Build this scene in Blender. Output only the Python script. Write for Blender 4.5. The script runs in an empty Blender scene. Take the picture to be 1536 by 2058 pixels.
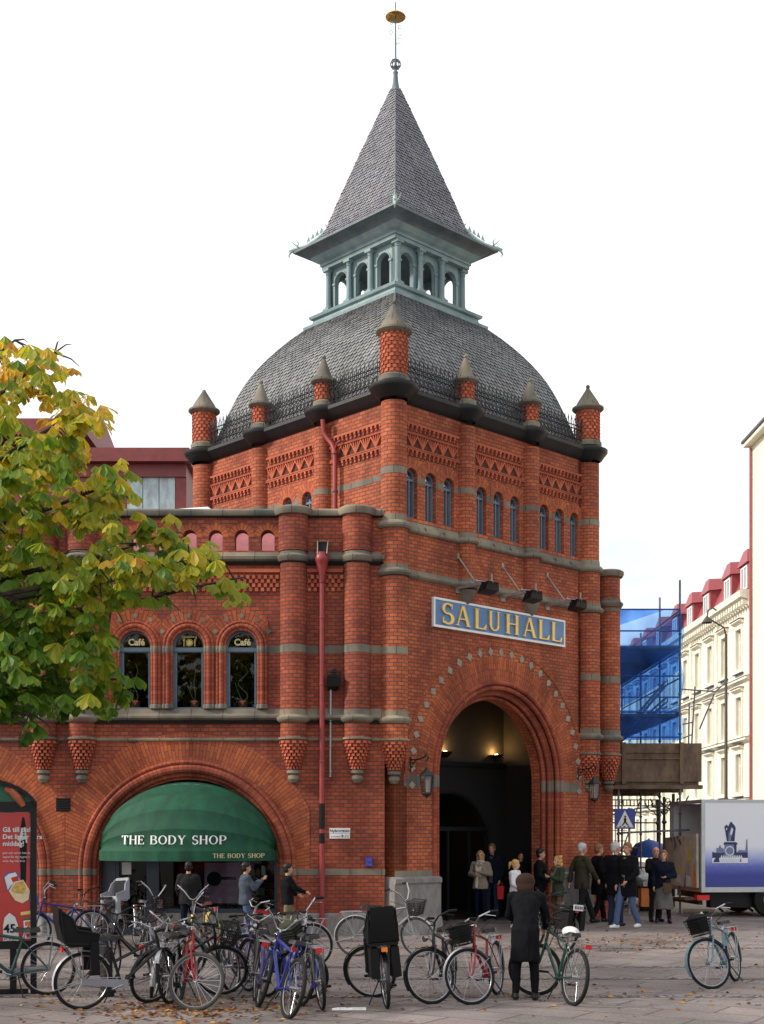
import bpy, bmesh, math, random
from mathutils import Vector, Matrix, noise
from mathutils.geometry import tessellate_polygon
R = math.radians
sc = bpy.context.scene
COL = sc.collection
random.seed(7)

# ---------------------------------------------------------------- camera
FPX, HOR, CAMH = 2650.0, 1680.0, 1.95
cam_d = bpy.data.cameras.new('camera'); cam = bpy.data.objects.new('camera', cam_d); COL.objects.link(cam)
cam_d.sensor_fit = 'HORIZONTAL'; cam_d.sensor_width = 36.0
cam_d.lens = 36.0 * FPX / 1536.0
cam_d.shift_y = (HOR - 1029.0) / 1536.0
cam_d.clip_end = 3000; cam_d.clip_start = 0.1
cam.location = (0, 0, CAMH); cam.rotation_euler = (R(90), 0, 0)
sc.camera = cam

# ---------------------------------------------------------------- world: bright broken overcast over a clear sky
SUN_EL, SUN_AZ = 33.0, 258.0        # azimuth the light comes from, clockwise from +Y: from the left and behind
world = bpy.data.worlds.new('World'); sc.world = world; world.use_nodes = True
wn = world.node_tree; wn.nodes.clear()
w_out = wn.nodes.new('ShaderNodeOutputWorld'); w_bg = wn.nodes.new('ShaderNodeBackground')
w_sky = wn.nodes.new('ShaderNodeTexSky'); w_sky.sky_type = 'NISHITA'; w_sky.sun_disc = False
w_sky.sun_elevation = R(SUN_EL); w_sky.sun_rotation = R(SUN_AZ); w_sky.air_density = 1.0; w_sky.dust_density = 1.5
w_tc = wn.nodes.new('ShaderNodeTexCoord'); w_map = wn.nodes.new('ShaderNodeMapping')
w_map.inputs['Scale'].default_value = (1.0, 1.0, 2.6); w_map.inputs['Location'].default_value = (0.37, 0.1, 0.0)
w_noise = wn.nodes.new('ShaderNodeTexNoise'); w_noise.inputs['Scale'].default_value = 2.6
w_noise.inputs['Detail'].default_value = 5.0; w_noise.inputs['Roughness'].default_value = 0.5
w_ramp = wn.nodes.new('ShaderNodeValToRGB')
w_ramp.color_ramp.elements[0].position = 0.33; w_ramp.color_ramp.elements[0].color = (0.60, 0.60, 0.60, 1)
w_ramp.color_ramp.elements[1].position = 0.47; w_ramp.color_ramp.elements[1].color = (1, 1, 1, 1)
w_mix = wn.nodes.new('ShaderNodeMixRGB'); w_mix.inputs[2].default_value = (8.8, 8.9, 9.1, 1)
w_bg.inputs['Strength'].default_value = 0.10
wn.links.new(w_tc.outputs['Generated'], w_map.inputs[0]); wn.links.new(w_map.outputs[0], w_noise.inputs['Vector'])
w_sep = wn.nodes.new('ShaderNodeSeparateXYZ'); wn.links.new(w_tc.outputs['Generated'], w_sep.inputs[0])
w_ma = wn.nodes.new('ShaderNodeMath'); w_ma.operation = 'MULTIPLY_ADD'; w_ma.inputs[1].default_value = -0.42
wn.links.new(w_sep.outputs['X'], w_ma.inputs[0]); wn.links.new(w_noise.outputs['Fac'], w_ma.inputs[2]); wn.links.new(w_ma.outputs[0], w_ramp.inputs[0]); wn.links.new(w_ramp.outputs[0], w_mix.inputs[0])
wn.links.new(w_sky.outputs[0], w_mix.inputs[1]); wn.links.new(w_mix.outputs[0], w_bg.inputs['Color'])
wn.links.new(w_bg.outputs[0], w_out.inputs['Surface'])

sun_d = bpy.data.lights.new('sun', 'SUN'); sun = bpy.data.objects.new('sun', sun_d); COL.objects.link(sun)
sun_d.energy = 2.7; sun_d.angle = R(8); sun_d.color = (1.0, 0.93, 0.82)
_d = Vector((math.sin(R(SUN_AZ)) * math.cos(R(SUN_EL)), math.cos(R(SUN_AZ)) * math.cos(R(SUN_EL)), math.sin(R(SUN_EL))))
sun.rotation_euler = (-_d).to_track_quat('-Z', 'Y').to_euler(); sun.location = _d * 60
sc.view_settings.view_transform = 'Standard'; sc.view_settings.look = 'None'
sc.view_settings.gamma = 1.0; sc.view_settings.use_curve_mapping = False
sc.view_settings.exposure = 0.55
sc.cycles.max_bounces = 8; sc.cycles.transparent_max_bounces = 24; sc.cycles.use_denoising = True
sc.cycles.sample_clamp_indirect = 4.0

# ---------------------------------------------------------------- materials
MAT = {}
def _mat(name):
    m = bpy.data.materials.new(name); m.use_nodes = True
    MAT[name] = m
    nt = m.node_tree
    return m, nt, nt.nodes['Principled BSDF']
def plain(name, col, rough=0.6, metal=0.0, noise_amt=0.12, noise_scale=6.0, bump=0.0, bump_scale=60.0, spec=0.5, emit=None, estr=1.0, coat=0.0):
    m, nt, b = _mat(name)
    b.inputs['Roughness'].default_value = rough; b.inputs['Metallic'].default_value = metal
    b.inputs['Specular IOR Level'].default_value = spec
    if coat: b.inputs['Coat Weight'].default_value = coat
    tc = nt.nodes.new('ShaderNodeTexCoord')
    n = nt.nodes.new('ShaderNodeTexNoise'); n.inputs['Scale'].default_value = noise_scale; n.inputs['Detail'].default_value = 6
    nt.links.new(tc.outputs['Object'], n.inputs['Vector'])
    mr = nt.nodes.new('ShaderNodeMapRange'); mr.inputs[1].default_value = 0.25; mr.inputs[2].default_value = 0.75
    mr.inputs[3].default_value = 1 - noise_amt; mr.inputs[4].default_value = 1 + noise_amt
    nt.links.new(n.outputs['Fac'], mr.inputs[0])
    hs = nt.nodes.new('ShaderNodeHueSaturation'); hs.inputs['Color'].default_value = (*col, 1)
    nt.links.new(mr.outputs[0], hs.inputs['Value']); nt.links.new(hs.outputs[0], b.inputs['Base Color'])
    if bump:
        n2 = nt.nodes.new('ShaderNodeTexNoise'); n2.inputs['Scale'].default_value = bump_scale; n2.inputs['Detail'].default_value = 4
        nt.links.new(tc.outputs['Object'], n2.inputs['Vector'])
        bp = nt.nodes.new('ShaderNodeBump'); bp.inputs['Strength'].default_value = bump; bp.inputs['Distance'].default_value = 0.02
        nt.links.new(n2.outputs['Fac'], bp.inputs['Height']); nt.links.new(bp.outputs[0], b.inputs['Normal'])
    if emit:
        b.inputs['Emission Color'].default_value = (*emit, 1); b.inputs['Emission Strength'].default_value = estr
    return m
def brick_mat(name, c1, c2, mortar, bw=0.165, rh=0.074, ms=0.010, offset=0.5, bump=0.5, dirt=0.3):
    m, nt, b = _mat(name)
    L = nt.links.new
    b.inputs['Roughness'].default_value = 0.82; b.inputs['Specular IOR Level'].default_value = 0.3
    uv = nt.nodes.new('ShaderNodeUVMap')
    # slightly wobbling courses
    nw = nt.nodes.new('ShaderNodeTexNoise'); nw.inputs['Scale'].default_value = 1.2; L(uv.outputs[0], nw.inputs['Vector'])
    ad = nt.nodes.new('ShaderNodeVectorMath'); ad.operation = 'MULTIPLY_ADD'
    ad.inputs[1].default_value = (0.012, 0.012, 0); L(nw.outputs['Color'], ad.inputs[0]); L(uv.outputs[0], ad.inputs[2])
    br = nt.nodes.new('ShaderNodeTexBrick'); L(ad.outputs[0], br.inputs['Vector'])
    br.inputs['Scale'].default_value = 1.0; br.inputs['Brick Width'].default_value = bw; br.inputs['Row Height'].default_value = rh
    br.inputs['Mortar Size'].default_value = ms; br.inputs['Mortar Smooth'].default_value = 0.25; br.offset = offset
    br.inputs['Color1'].default_value = (*c1, 1); br.inputs['Color2'].default_value = (*c2, 1); br.inputs['Mortar'].default_value = (*mortar, 1)
    # second brick lookup picks a few odd dark / light bricks
    br2 = nt.nodes.new('ShaderNodeTexBrick'); L(ad.outputs[0], br2.inputs['Vector'])
    br2.inputs['Scale'].default_value = 1.0; br2.inputs['Brick Width'].default_value = bw; br2.inputs['Row Height'].default_value = rh
    br2.inputs['Mortar Size'].default_value = 0.0; br2.offset = offset
    br2.inputs['Color1'].default_value = (0, 0, 0, 1); br2.inputs['Color2'].default_value = (1, 1, 1, 1); br2.inputs['Bias'].default_value = -0.55
    cr = nt.nodes.new('ShaderNodeValToRGB'); cr.color_ramp.elements[0].position = 0.3; cr.color_ramp.elements[0].color = (1, 1, 1, 1)
    cr.color_ramp.elements[1].position = 0.9; cr.color_ramp.elements[1].color = (0.62, 0.58, 0.62, 1)
    L(br2.outputs['Color'], cr.inputs[0])
    mx = nt.nodes.new('ShaderNodeMixRGB'); mx.blend_type = 'MULTIPLY'; mx.inputs[0].default_value = 0.9
    L(br.outputs['Color'], mx.inputs[1]); L(cr.outputs[0], mx.inputs[2])
    tc = nt.nodes.new('ShaderNodeTexCoord')
    n = nt.nodes.new('ShaderNodeTexNoise'); n.inputs['Scale'].default_value = 0.9; n.inputs['Detail'].default_value = 7; n.inputs['Roughness'].default_value = 0.62
    L(tc.outputs['Object'], n.inputs['Vector'])
    cr2 = nt.nodes.new('ShaderNodeValToRGB'); cr2.color_ramp.elements[0].position = 0.32
    cr2.color_ramp.elements[0].color = (1 - dirt * 1.25, 1 - dirt * 1.2, 1 - dirt, 1)
    cr2.color_ramp.elements[1].position = 0.66; cr2.color_ramp.elements[1].color = (1.16, 1.12, 1.05, 1)
    L(n.outputs['Fac'], cr2.inputs[0])
    mx2 = nt.nodes.new('ShaderNodeMixRGB'); mx2.blend_type = 'MULTIPLY'; mx2.inputs[0].default_value = 1.0
    L(mx.outputs[0], mx2.inputs[1]); L(cr2.outputs[0], mx2.inputs[2])
    mp = nt.nodes.new('ShaderNodeMapping'); mp.inputs['Scale'].default_value = (2.6, 2.6, 0.28); L(tc.outputs['Object'], mp.inputs[0])
    n4 = nt.nodes.new('ShaderNodeTexNoise'); n4.inputs['Scale'].default_value = 1.0; n4.inputs['Detail'].default_value = 6; L(mp.outputs[0], n4.inputs['Vector'])
    cr4 = nt.nodes.new('ShaderNodeValToRGB'); cr4.color_ramp.elements[0].position = 0.30; cr4.color_ramp.elements[0].color = (0.66, 0.62, 0.64, 1)
    cr4.color_ramp.elements[1].position = 0.5; cr4.color_ramp.elements[1].color = (1, 1, 1, 1); x4 = cr4.color_ramp.elements.new(0.72); x4.color = (1.1, 1.2, 1.15, 1)
    L(n4.outputs['Fac'], cr4.inputs[0]); mx5 = nt.nodes.new('ShaderNodeMixRGB'); mx5.blend_type = 'MULTIPLY'; mx5.inputs[0].default_value = 0.85
    L(mx2.outputs[0], mx5.inputs[1]); L(cr4.outputs[0], mx5.inputs[2]); L(mx5.outputs[0], b.inputs['Base Color'])
    bp = nt.nodes.new('ShaderNodeBump'); bp.inputs['Strength'].default_value = bump; bp.inputs['Distance'].default_value = 0.01; bp.invert = True
    n3 = nt.nodes.new('ShaderNodeTexNoise'); n3.inputs['Scale'].default_value = 45; L(uv.outputs[0], n3.inputs['Vector'])
    ma = nt.nodes.new('ShaderNodeMath'); ma.operation = 'MULTIPLY_ADD'; ma.inputs[1].default_value = 0.25
    L(n3.outputs['Fac'], ma.inputs[0]); L(br.outputs['Fac'], ma.inputs[2]); L(ma.outputs[0], bp.inputs['Height']); L(bp.outputs[0], b.inputs['Normal'])
    return m
def island_mat(name, ca, cb, rough=0.8, dirt=0.2, spec=0.3, scale=1.3):
    """colour picked piece by piece between two tones (slates, single bricks)"""
    m, nt, b = _mat(name); L = nt.links.new
    b.inputs['Roughness'].default_value = rough; b.inputs['Specular IOR Level'].default_value = spec
    g = nt.nodes.new('ShaderNodeNewGeometry'); mx = nt.nodes.new('ShaderNodeMixRGB')
    mx.inputs[1].default_value = (*ca, 1); mx.inputs[2].default_value = (*cb, 1); L(g.outputs['Random Per Island'], mx.inputs[0])
    tc = nt.nodes.new('ShaderNodeTexCoord'); n = nt.nodes.new('ShaderNodeTexNoise'); n.inputs['Scale'].default_value = scale; n.inputs['Detail'].default_value = 6
    L(tc.outputs['Object'], n.inputs['Vector'])
    mr = nt.nodes.new('ShaderNodeMapRange'); mr.inputs[1].default_value = 0.3; mr.inputs[2].default_value = 0.7
    mr.inputs[3].default_value = 1 - dirt; mr.inputs[4].default_value = 1 + dirt; L(n.outputs['Fac'], mr.inputs[0])
    hs = nt.nodes.new('ShaderNodeHueSaturation'); L(mx.outputs[0], hs.inputs['Color']); L(mr.outputs[0], hs.inputs['Value']); L(hs.outputs[0], b.inputs['Base Color'])
    return m
def weathered(name, col, col2, rough=0.7, metal=0.0, scale=3.0, spec=0.4, bump=0.2):
    m, nt, b = _mat(name); L = nt.links.new
    b.inputs['Roughness'].default_value = rough; b.inputs['Metallic'].default_value = metal; b.inputs['Specular IOR Level'].default_value = spec
    tc = nt.nodes.new('ShaderNodeTexCoord'); mp = nt.nodes.new('ShaderNodeMapping'); mp.inputs['Scale'].default_value = (1, 1, 0.45)
    L(tc.outputs['Object'], mp.inputs[0])
    n = nt.nodes.new('ShaderNodeTexNoise'); n.inputs['Scale'].default_value = scale; n.inputs['Detail'].default_value = 9; n.inputs['Roughness'].default_value = 0.65
    L(mp.outputs[0], n.inputs['Vector'])
    cr = nt.nodes.new('ShaderNodeValToRGB'); cr.color_ramp.elements[0].position = 0.38; cr.color_ramp.elements[0].color = (*col2, 1)
    cr.color_ramp.elements[1].position = 0.6; cr.color_ramp.elements[1].color = (*col, 1)
    L(n.outputs['Fac'], cr.inputs[0]); L(cr.outputs[0], b.inputs['Base Color'])
    bp = nt.nodes.new('ShaderNodeBump'); bp.inputs['Strength'].default_value = bump; bp.inputs['Distance'].default_value = 0.01
    n2 = nt.nodes.new('ShaderNodeTexNoise'); n2.inputs['Scale'].default_value = 40; L(tc.outputs['Object'], n2.inputs['Vector'])
    L(n2.outputs['Fac'], bp.inputs['Height']); L(bp.outputs[0], b.inputs['Normal'])
    return m
def pane_mat(name, tint=(0.6, 0.7, 0.7), refl=0.045, rough=0.02):
    m, nt, b = _mat(name); L = nt.links.new
    out = nt.nodes['Material Output']
    tr = nt.nodes.new('ShaderNodeBsdfTransparent'); tr.inputs[0].default_value = (*tint, 1)
    gl = nt.nodes.new('ShaderNodeBsdfGlossy'); gl.inputs['Roughness'].default_value = rough
    fr = nt.nodes.new('ShaderNodeFresnel'); fr.inputs[0].default_value = 1.45
    ma = nt.nodes.new('ShaderNodeMath'); ma.operation = 'MULTIPLY_ADD'; ma.inputs[1].default_value = 1.0; ma.inputs[2].default_value = refl - 0.04; ma.use_clamp = True
    L(fr.outputs[0], ma.inputs[0])
    mx = nt.nodes.new('ShaderNodeMixShader'); L(ma.outputs[0], mx.inputs[0]); L(tr.outputs[0], mx.inputs[1]); L(gl.outputs[0], mx.inputs[2])
    L(mx.outputs[0], out.inputs['Surface'])
    return m

brick_mat('brick', (0.51, 0.130, 0.052), (0.36, 0.074, 0.034), (0.135, 0.068, 0.048))
brick_mat('brick_wing', (0.40, 0.090, 0.042), (0.27, 0.053, 0.030), (0.115, 0.054, 0.040), dirt=0.34)
brick_mat('brick_orange', (0.47, 0.122, 0.044), (0.32, 0.068, 0.030), (0.11, 0.05, 0.035), bw=0.26, rh=0.07, ms=0.006)
brick_mat('brick_roll', (0.42, 0.10, 0.05), (0.29, 0.055, 0.03), (0.12, 0.06, 0.04), bw=5.0, rh=0.085, ms=0.007)
island_mat('brick_block', (0.47, 0.125, 0.06), (0.30, 0.062, 0.034))
brick_mat('stone', (0.235, 0.205, 0.155), (0.185, 0.165, 0.128), (0.07, 0.06, 0.048), bw=0.62, rh=30.0, ms=0.007, offset=0.0, bump=0.5, dirt=0.45)
weathered('stone_pale', (0.33, 0.285, 0.215), (0.24, 0.21, 0.165), 0.85, scale=8)
weathered('granite', (0.24, 0.225, 0.21), (0.17, 0.16, 0.155), 0.8, scale=9)
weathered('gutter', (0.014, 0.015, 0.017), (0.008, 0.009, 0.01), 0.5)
weathered('iron', (0.012, 0.012, 0.014), (0.02, 0.018, 0.018), 0.5)
weathered('copper', (0.255, 0.335, 0.335), (0.165, 0.235, 0.245), 0.6, scale=2.2)
weathered('copper_pale', (0.42, 0.52, 0.47), (0.27, 0.38, 0.35), 0.6)
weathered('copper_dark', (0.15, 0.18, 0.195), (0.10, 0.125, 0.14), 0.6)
island_mat('slate_dome', (0.215, 0.215, 0.205), (0.125, 0.127, 0.130), 0.45, 0.22, 0.5)
island_mat('slate_spire', (0.235, 0.230, 0.250), (0.155, 0.152, 0.172), 0.45, 0.15, 0.5)
plain('slate_under', (0.045, 0.045, 0.05), 0.8)
plain('window_paint', (0.11, 0.16, 0.215), 0.45)
plain('door_paint', (0.010, 0.012, 0.012), 0.5, spec=.3)
plain('navy_paint', (0.035, 0.05, 0.075), 0.4)
pane_mat('pane'); pane_mat('pane_bright', (0.5, 0.6, 0.62), 0.55, 0.1)
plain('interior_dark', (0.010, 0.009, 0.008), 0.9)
plain('recess_shade', (0.085, 0.026, 0.017), 0.9)  # dark brick tone, shade of the frieze recesses put into the colour
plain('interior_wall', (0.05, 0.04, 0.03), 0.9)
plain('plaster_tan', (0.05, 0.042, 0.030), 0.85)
plain('red_metal', (0.21, 0.035, 0.035), 0.5, noise_amt=0.2)
plain('red_pipe', (0.27, 0.032, 0.03), 0.45, noise_amt=0.2)
plain('pink_sheet', (0.45, 0.15, 0.16), 0.6, noise_amt=0.2)
plain('gold', (0.75, 0.50, 0.16), 0.35, 0.55, noise_amt=0.15)
plain('brass_dull', (0.62, 0.42, 0.13), 0.4, 0.7)
plain('sign_blue', (0.10, 0.215, 0.42), 0.45, noise_amt=0.2, noise_scale=3)
plain('white_paint', (0.80, 0.80, 0.78), 0.5, noise_amt=0.05)
plain('off_white', (0.62, 0.62, 0.60), 0.6)
plain('galvanised', (0.36, 0.36, 0.37), 0.4, 0.7)
plain('rusty_steel', (0.30, 0.24, 0.21), 0.55, 0.3, noise_amt=0.3)
plain('black_metal', (0.008, 0.008, 0.009), 0.4, spec=.25)
plain('black_plastic', (0.006, 0.006, 0.007), 0.6, spec=.2)
plain('rubber', (0.010, 0.010, 0.010), 0.75, spec=.25)
plain('chrome', (0.42, 0.42, 0.44), 0.25, 0.95, noise_amt=0.05)
plain('alloy', (0.36, 0.36, 0.37), 0.35, 0.8, noise_amt=0.08)

# ---------------------------------------------------------------- mesh builder
def frame(o, ax, n):
    return lambda u, w, z: (o[0] + ax[0] * u + n[0] * w, o[1] + ax[1] * u + n[1] * w, z)
def world_off(p):
    off = Vector((0, 0, 0))
    while p is not None: off += Vector(p.location) + p.matrix_parent_inverse.translation; p = p.parent
    return off
class MB:
    def __init__(s, fr=None):
        s.fr = fr; s.v = []; s.f = []; s.uv = []; s.mi = []; s.names = []; s.cur = 0; s.key = {}; s.isl = 0; s.weld = True
    def mat(s, name):
        if name not in s.names: s.names.append(name)
        s.cur = s.names.index(name); return s
    def _vi(s, p):
        q = s.fr(*p) if s.fr else p
        k = (round(q[0], 5), round(q[1], 5), round(q[2], 5), s.isl)
        i = s.key.get(k)
        if i is None:
            i = len(s.v); s.v.append(q); s.key[k] = i
        return i
    def island(s): s.isl += 1
    def face(s, pts, uv=None):
        idx = [s._vi(p) for p in pts]
        if len(set(idx)) < 3: return
        if len(set(idx)) < len(idx):
            keep = []; ku = []
            for k, i in enumerate(idx):
                if i not in keep: keep.append(i); ku.append(k)
            idx = keep; pts = [pts[k] for k in ku]; uv = [uv[k] for k in ku] if uv else None
        if uv is None:
            n = Vector((0, 0, 0)); m = len(pts)
            for k in range(m):
                a = pts[k]; b = pts[(k + 1) % m]
                n.x += (a[1] - b[1]) * (a[2] + b[2]); n.y += (a[2] - b[2]) * (a[0] + b[0]); n.z += (a[0] - b[0]) * (a[1] + b[1])
            ax_, ay_, az_ = abs(n.x), abs(n.y), abs(n.z)
            if az_ > ax_ and az_ > ay_: uv = [(p[0], p[1]) for p in pts]
            elif ay_ >= ax_: uv = [(p[0], p[2]) for p in pts]
            else: uv = [(p[1], p[2]) for p in pts]
        s.f.append(idx); s.uv.append(uv); s.mi.append(s.cur)
    def box(s, a0, a1, b0, b1, c0, c1):
        P = lambda i, j, k: ((a0, a1)[i], (b0, b1)[j], (c0, c1)[k])
        for q in (((0,0,0),(1,0,0),(1,0,1),(0,0,1)), ((1,1,0),(0,1,0),(0,1,1),(1,1,1)), ((0,1,0),(0,0,0),(0,0,1),(0,1,1)),
                  ((1,0,0),(1,1,0),(1,1,1),(1,0,1)), ((0,0,1),(1,0,1),(1,1,1),(0,1,1)), ((0,1,0),(1,1,0),(1,0,0),(0,0,0))):
            s.face([P(*t) for t in q])
        return s
    def hexa(s, bot, top):
        """8-corner block from two quads of points"""
        s.face(bot[::-1]); s.face(top)
        for i in range(4):
            j = (i + 1) % 4; s.face([bot[i], bot[j], top[j], top[i]])
    def extr(s, prof, u0, u1, caps=True):
        """profile of (w, z) swept along u"""
        n = len(prof); d = 0
        for i in range(n):
            a = prof[i]; b = prof[(i + 1) % n]; e = math.hypot(b[0] - a[0], b[1] - a[1])
            s.face([(u0, a[0], a[1]), (u1, a[0], a[1]), (u1, b[0], b[1]), (u0, b[0], b[1])], [(u0, d), (u1, d), (u1, d + e), (u0, d + e)])
            d += e
        if caps:
            for u in (u0, u1): s.poly3([(u, p[0], p[1]) for p in prof], lambda p: (p[1], p[2]))
    def poly3(s, pts, flat):
        t = tessellate_polygon([[Vector((*flat(p), 0)) for p in pts]])
        for tri in t: s.face([pts[i] for i in tri])
    def plate(s, outer, holes, w, back=None, sides=True):
        """flat plate in the (u, z) plane at w, with holes; back gives a second skin and closed edges"""
        loops = [outer] + holes
        flat = [p for l in loops for p in l]
        tris = tessellate_polygon([[Vector((p[0], p[1], 0)) for p in l] for l in loops])
        for t in tris: s.face([(flat[i][0], w, flat[i][1]) for i in t])
        if back is not None:
            for t in tris: s.face([(flat[i][0], back, flat[i][1]) for i in t[::-1]])
            if sides:
                for l in loops:
                    n = len(l); d = 0
                    for i in range(n):
                        a = l[i]; b = l[(i + 1) % n]; e = math.hypot(a[0] - b[0], a[1] - b[1])
                        s.face([(a[0], w, a[1]), (b[0], w, b[1]), (b[0], back, b[1]), (a[0], back, a[1])],
                               [(0, d), (0, d + e), (w - back, d + e), (w - back, d)] if abs(a[1]-b[1]) > abs(a[0]-b[0]) else [(d, 0), (d + e, 0), (d + e, w - back), (d, w - back)])
                        d += e
    def lathe(s, cu, cw, prof, n=24, a0=0.0, a1=2 * math.pi, uvr=None):
        """profile of (r, z) turned about a vertical axis at (cu, cw)"""
        d = 0
        for j in range(len(prof) - 1):
            (r0, z0), (r1, z1) = prof[j], prof[j + 1]; e = math.hypot(r1 - r0, z1 - z0)
            rr = uvr or max(r0, r1)
            v0, v1 = (z0, z1) if abs(z1 - z0) > abs(r1 - r0) else (d, d + e)
            for i in range(n):
                t0 = a0 + (a1 - a0) * i / n; t1 = a0 + (a1 - a0) * (i + 1) / n
                c0, s0, c1, s1 = math.cos(t0), math.sin(t0), math.cos(t1), math.sin(t1)
                s.face([(cu + r0 * c0, cw + r0 * s0, z0), (cu + r0 * c1, cw + r0 * s1, z0), (cu + r1 * c1, cw + r1 * s1, z1), (cu + r1 * c0, cw + r1 * s0, z1)],
                       [(t0 * rr, v0), (t1 * rr, v0), (t1 * rr, v1), (t0 * rr, v1)])
            d += e
    def tube(s, pts, r, n=8, caps=True, closed=False, flat=1.0):
        """round bar along a path in local space; r may be a list"""
        P = [Vector(p) for p in pts]; m = len(P)
        if m < 2: return
        rs = r if isinstance(r, (list, tuple)) else [r] * m
        rings = []; up = None; d = 0; ds = [0]
        for i in range(m):
            a = P[i - 1] if (i > 0 or closed) else P[i]; b = P[(i + 1) % m] if (i < m - 1 or closed) else P[i]
            t = (b - a)
            if t.length < 1e-9: t = Vector((0, 0, 1))
            t.normalize()
            if up is None:
                up = Vector((0, 0, 1)) if abs(t.z) < 0.9 else Vector((0, 1, 0))
            x = up.cross(t)
            if x.length < 1e-6: x = Vector((1, 0, 0)).cross(t)
            x.normalize(); y = t.cross(x); up = y
            rings.append([tuple(P[i] + x * rs[i] * math.cos(2 * math.pi * k / n) + y * rs[i] * flat * math.sin(2 * math.pi * k / n)) for k in range(n)])
            if i: d += (P[i] - P[i - 1]).length; ds.append(d)
        if closed: ds.append(d + (P[0] - P[-1]).length)
        rr = max(rs)
        for i in range(m - 1 + (1 if closed else 0)):
            A = rings[i]; B = rings[(i + 1) % m]; d0, d1 = ds[i], ds[i + 1]
            for k in range(n):
                l = (k + 1) % n
                s.face([A[k], A[l], B[l], B[k]], [(k * rr * 6.28 / n, d0), ((k + 1) * rr * 6.28 / n, d0), ((k + 1) * rr * 6.28 / n, d1), (k * rr * 6.28 / n, d1)])
        if caps and not closed:
            s.face(rings[0][::-1]); s.face(rings[-1])
    def ball(s, c, r, n=10, m=7, sc_=(1, 1, 1)):
        for j in range(m):
            p0 = math.pi * j / m; p1 = math.pi * (j + 1) / m
            for i in range(n):
                t0 = 2 * math.pi * i / n; t1 = 2 * math.pi * (i + 1) / n
                f = lambda p, t: (c[0] + r * sc_[0] * math.sin(p) * math.cos(t), c[1] + r * sc_[1] * math.sin(p) * math.sin(t), c[2] + r * sc_[2] * math.cos(p))
                s.face([f(p0, t0), f(p0, t1), f(p1, t1), f(p1, t0)])
    def archring(s, cu, cz, r0, r1, w0, w1, a0=0.0, a1=math.pi, n=36, clip=None):
        """flat ring of voussoirs, bricks laid radially"""
        rm = (r0 + r1) / 2
        for i in range(n):
            t0 = a0 + (a1 - a0) * i / n; t1 = a0 + (a1 - a0) * (i + 1) / n
            def f(r, t, w):
                u = r * math.cos(t)
                if clip: u = max(-clip, min(clip, u))
                return (cu + u, w, cz + r * math.sin(t))
            U = [(r0, t0 * rm), (r1, t0 * rm), (r1, t1 * rm), (r0, t1 * rm)]
            s.face([f(r0, t0, w1), f(r1, t0, w1), f(r1, t1, w1), f(r0, t1, w1)], U)
            if w0 != w1:
                s.face([f(r1, t0, w1), f(r1, t0, w0), f(r1, t1, w0), f(r1, t1, w1)], [(0, t0 * r1), (w1 - w0, t0 * r1), (w1 - w0, t1 * r1), (0, t1 * r1)])
                s.face([f(r0, t1, w1), f(r0, t1, w0), f(r0, t0, w0), f(r0, t0, w1)], [(0, t1 * r0), (w1 - w0, t1 * r0), (w1 - w0, t0 * r0), (0, t0 * r0)])
    def archroll(s, cu, cz, rad, w, r, zb=None, n=36, sides=8, a0=0.0, a1=math.pi):
        pts = []
        if zb is not None: pts.append((cu + rad, w, zb))
        pts += [(cu + rad * math.cos(a0 + (a1 - a0) * i / n), w, cz + rad * math.sin(a0 + (a1 - a0) * i / n)) for i in range(n + 1)]
        if zb is not None: pts.append((cu - rad, w, zb))
        s.tube(pts, r, sides, caps=False)
    def merge(s, o, f):
        for idx, uv, mi in zip(o.f, o.uv, o.mi):
            s.mat(o.names[mi]); s.face([f(o.v[i]) for i in idx], uv)
    def build(s, name, mat=None, parent=None, local=False, smooth=35):
        me = bpy.data.meshes.new(name)
        me.from_pydata([tuple(v) for v in s.v], [], s.f)
        if not s.names: s.names = [mat or 'stone']
        for nm in s.names: me.materials.append(MAT[nm])
        if mat and len(s.names) == 1 and s.names[0] != mat and s.cur == 0:
            me.materials[0] = MAT[mat]
        me.polygons.foreach_set('material_index', s.mi)
        ul = me.uv_layers.new(name='UVMap')
        ul.data.foreach_set('uv', [c for f in s.uv for p in f for c in p])
        if smooth:
            me.polygons.foreach_set('use_smooth', [True] * len(s.f))
            me.set_sharp_from_angle(angle=R(smooth))
        me.update()
        o = bpy.data.objects.new(name, me); COL.objects.link(o)
        if parent is not None:
            o.parent = parent
            if not local:
                o.matrix_parent_inverse = Matrix.Translation(-world_off(parent))
        return o

def tag(o, label=None, cat=None, group=None, kind=None):
    if label: o['label'] = label
    if cat: o['category'] = cat
    if group: o['group'] = group
    if kind: o['kind'] = kind
    return o
def thing(name, label, cat, loc=(0, 0, 0), rz=0.0, group=None):
    o = bpy.data.objects.new(name, None); COL.objects.link(o); o.location = loc; o.rotation_euler = (0, 0, rz)
    o.empty_display_size = 0.3
    return tag(o, label, cat, group)
def gp(px, py, z=0.0):
    """point at height z that stands at this place of the photo (used to plan the layout)"""
    y = (CAMH - z) * FPX / (py - HOR); return ((px - 768) / FPX * y, y, z)
def at(px, py, y): return ((px - 768) / FPX * y, y, CAMH + (HOR - py) / FPX * y)
def archpts(cu, cz, r, zb, n=20):
    """opening outline: straight jambs with a half-round head"""
    return [(cu - r, zb), (cu + r, zb)] + [(cu + r * math.cos(math.pi * i / n), cz + r * math.sin(math.pi * i / n)) for i in range(n + 1)]

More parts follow.
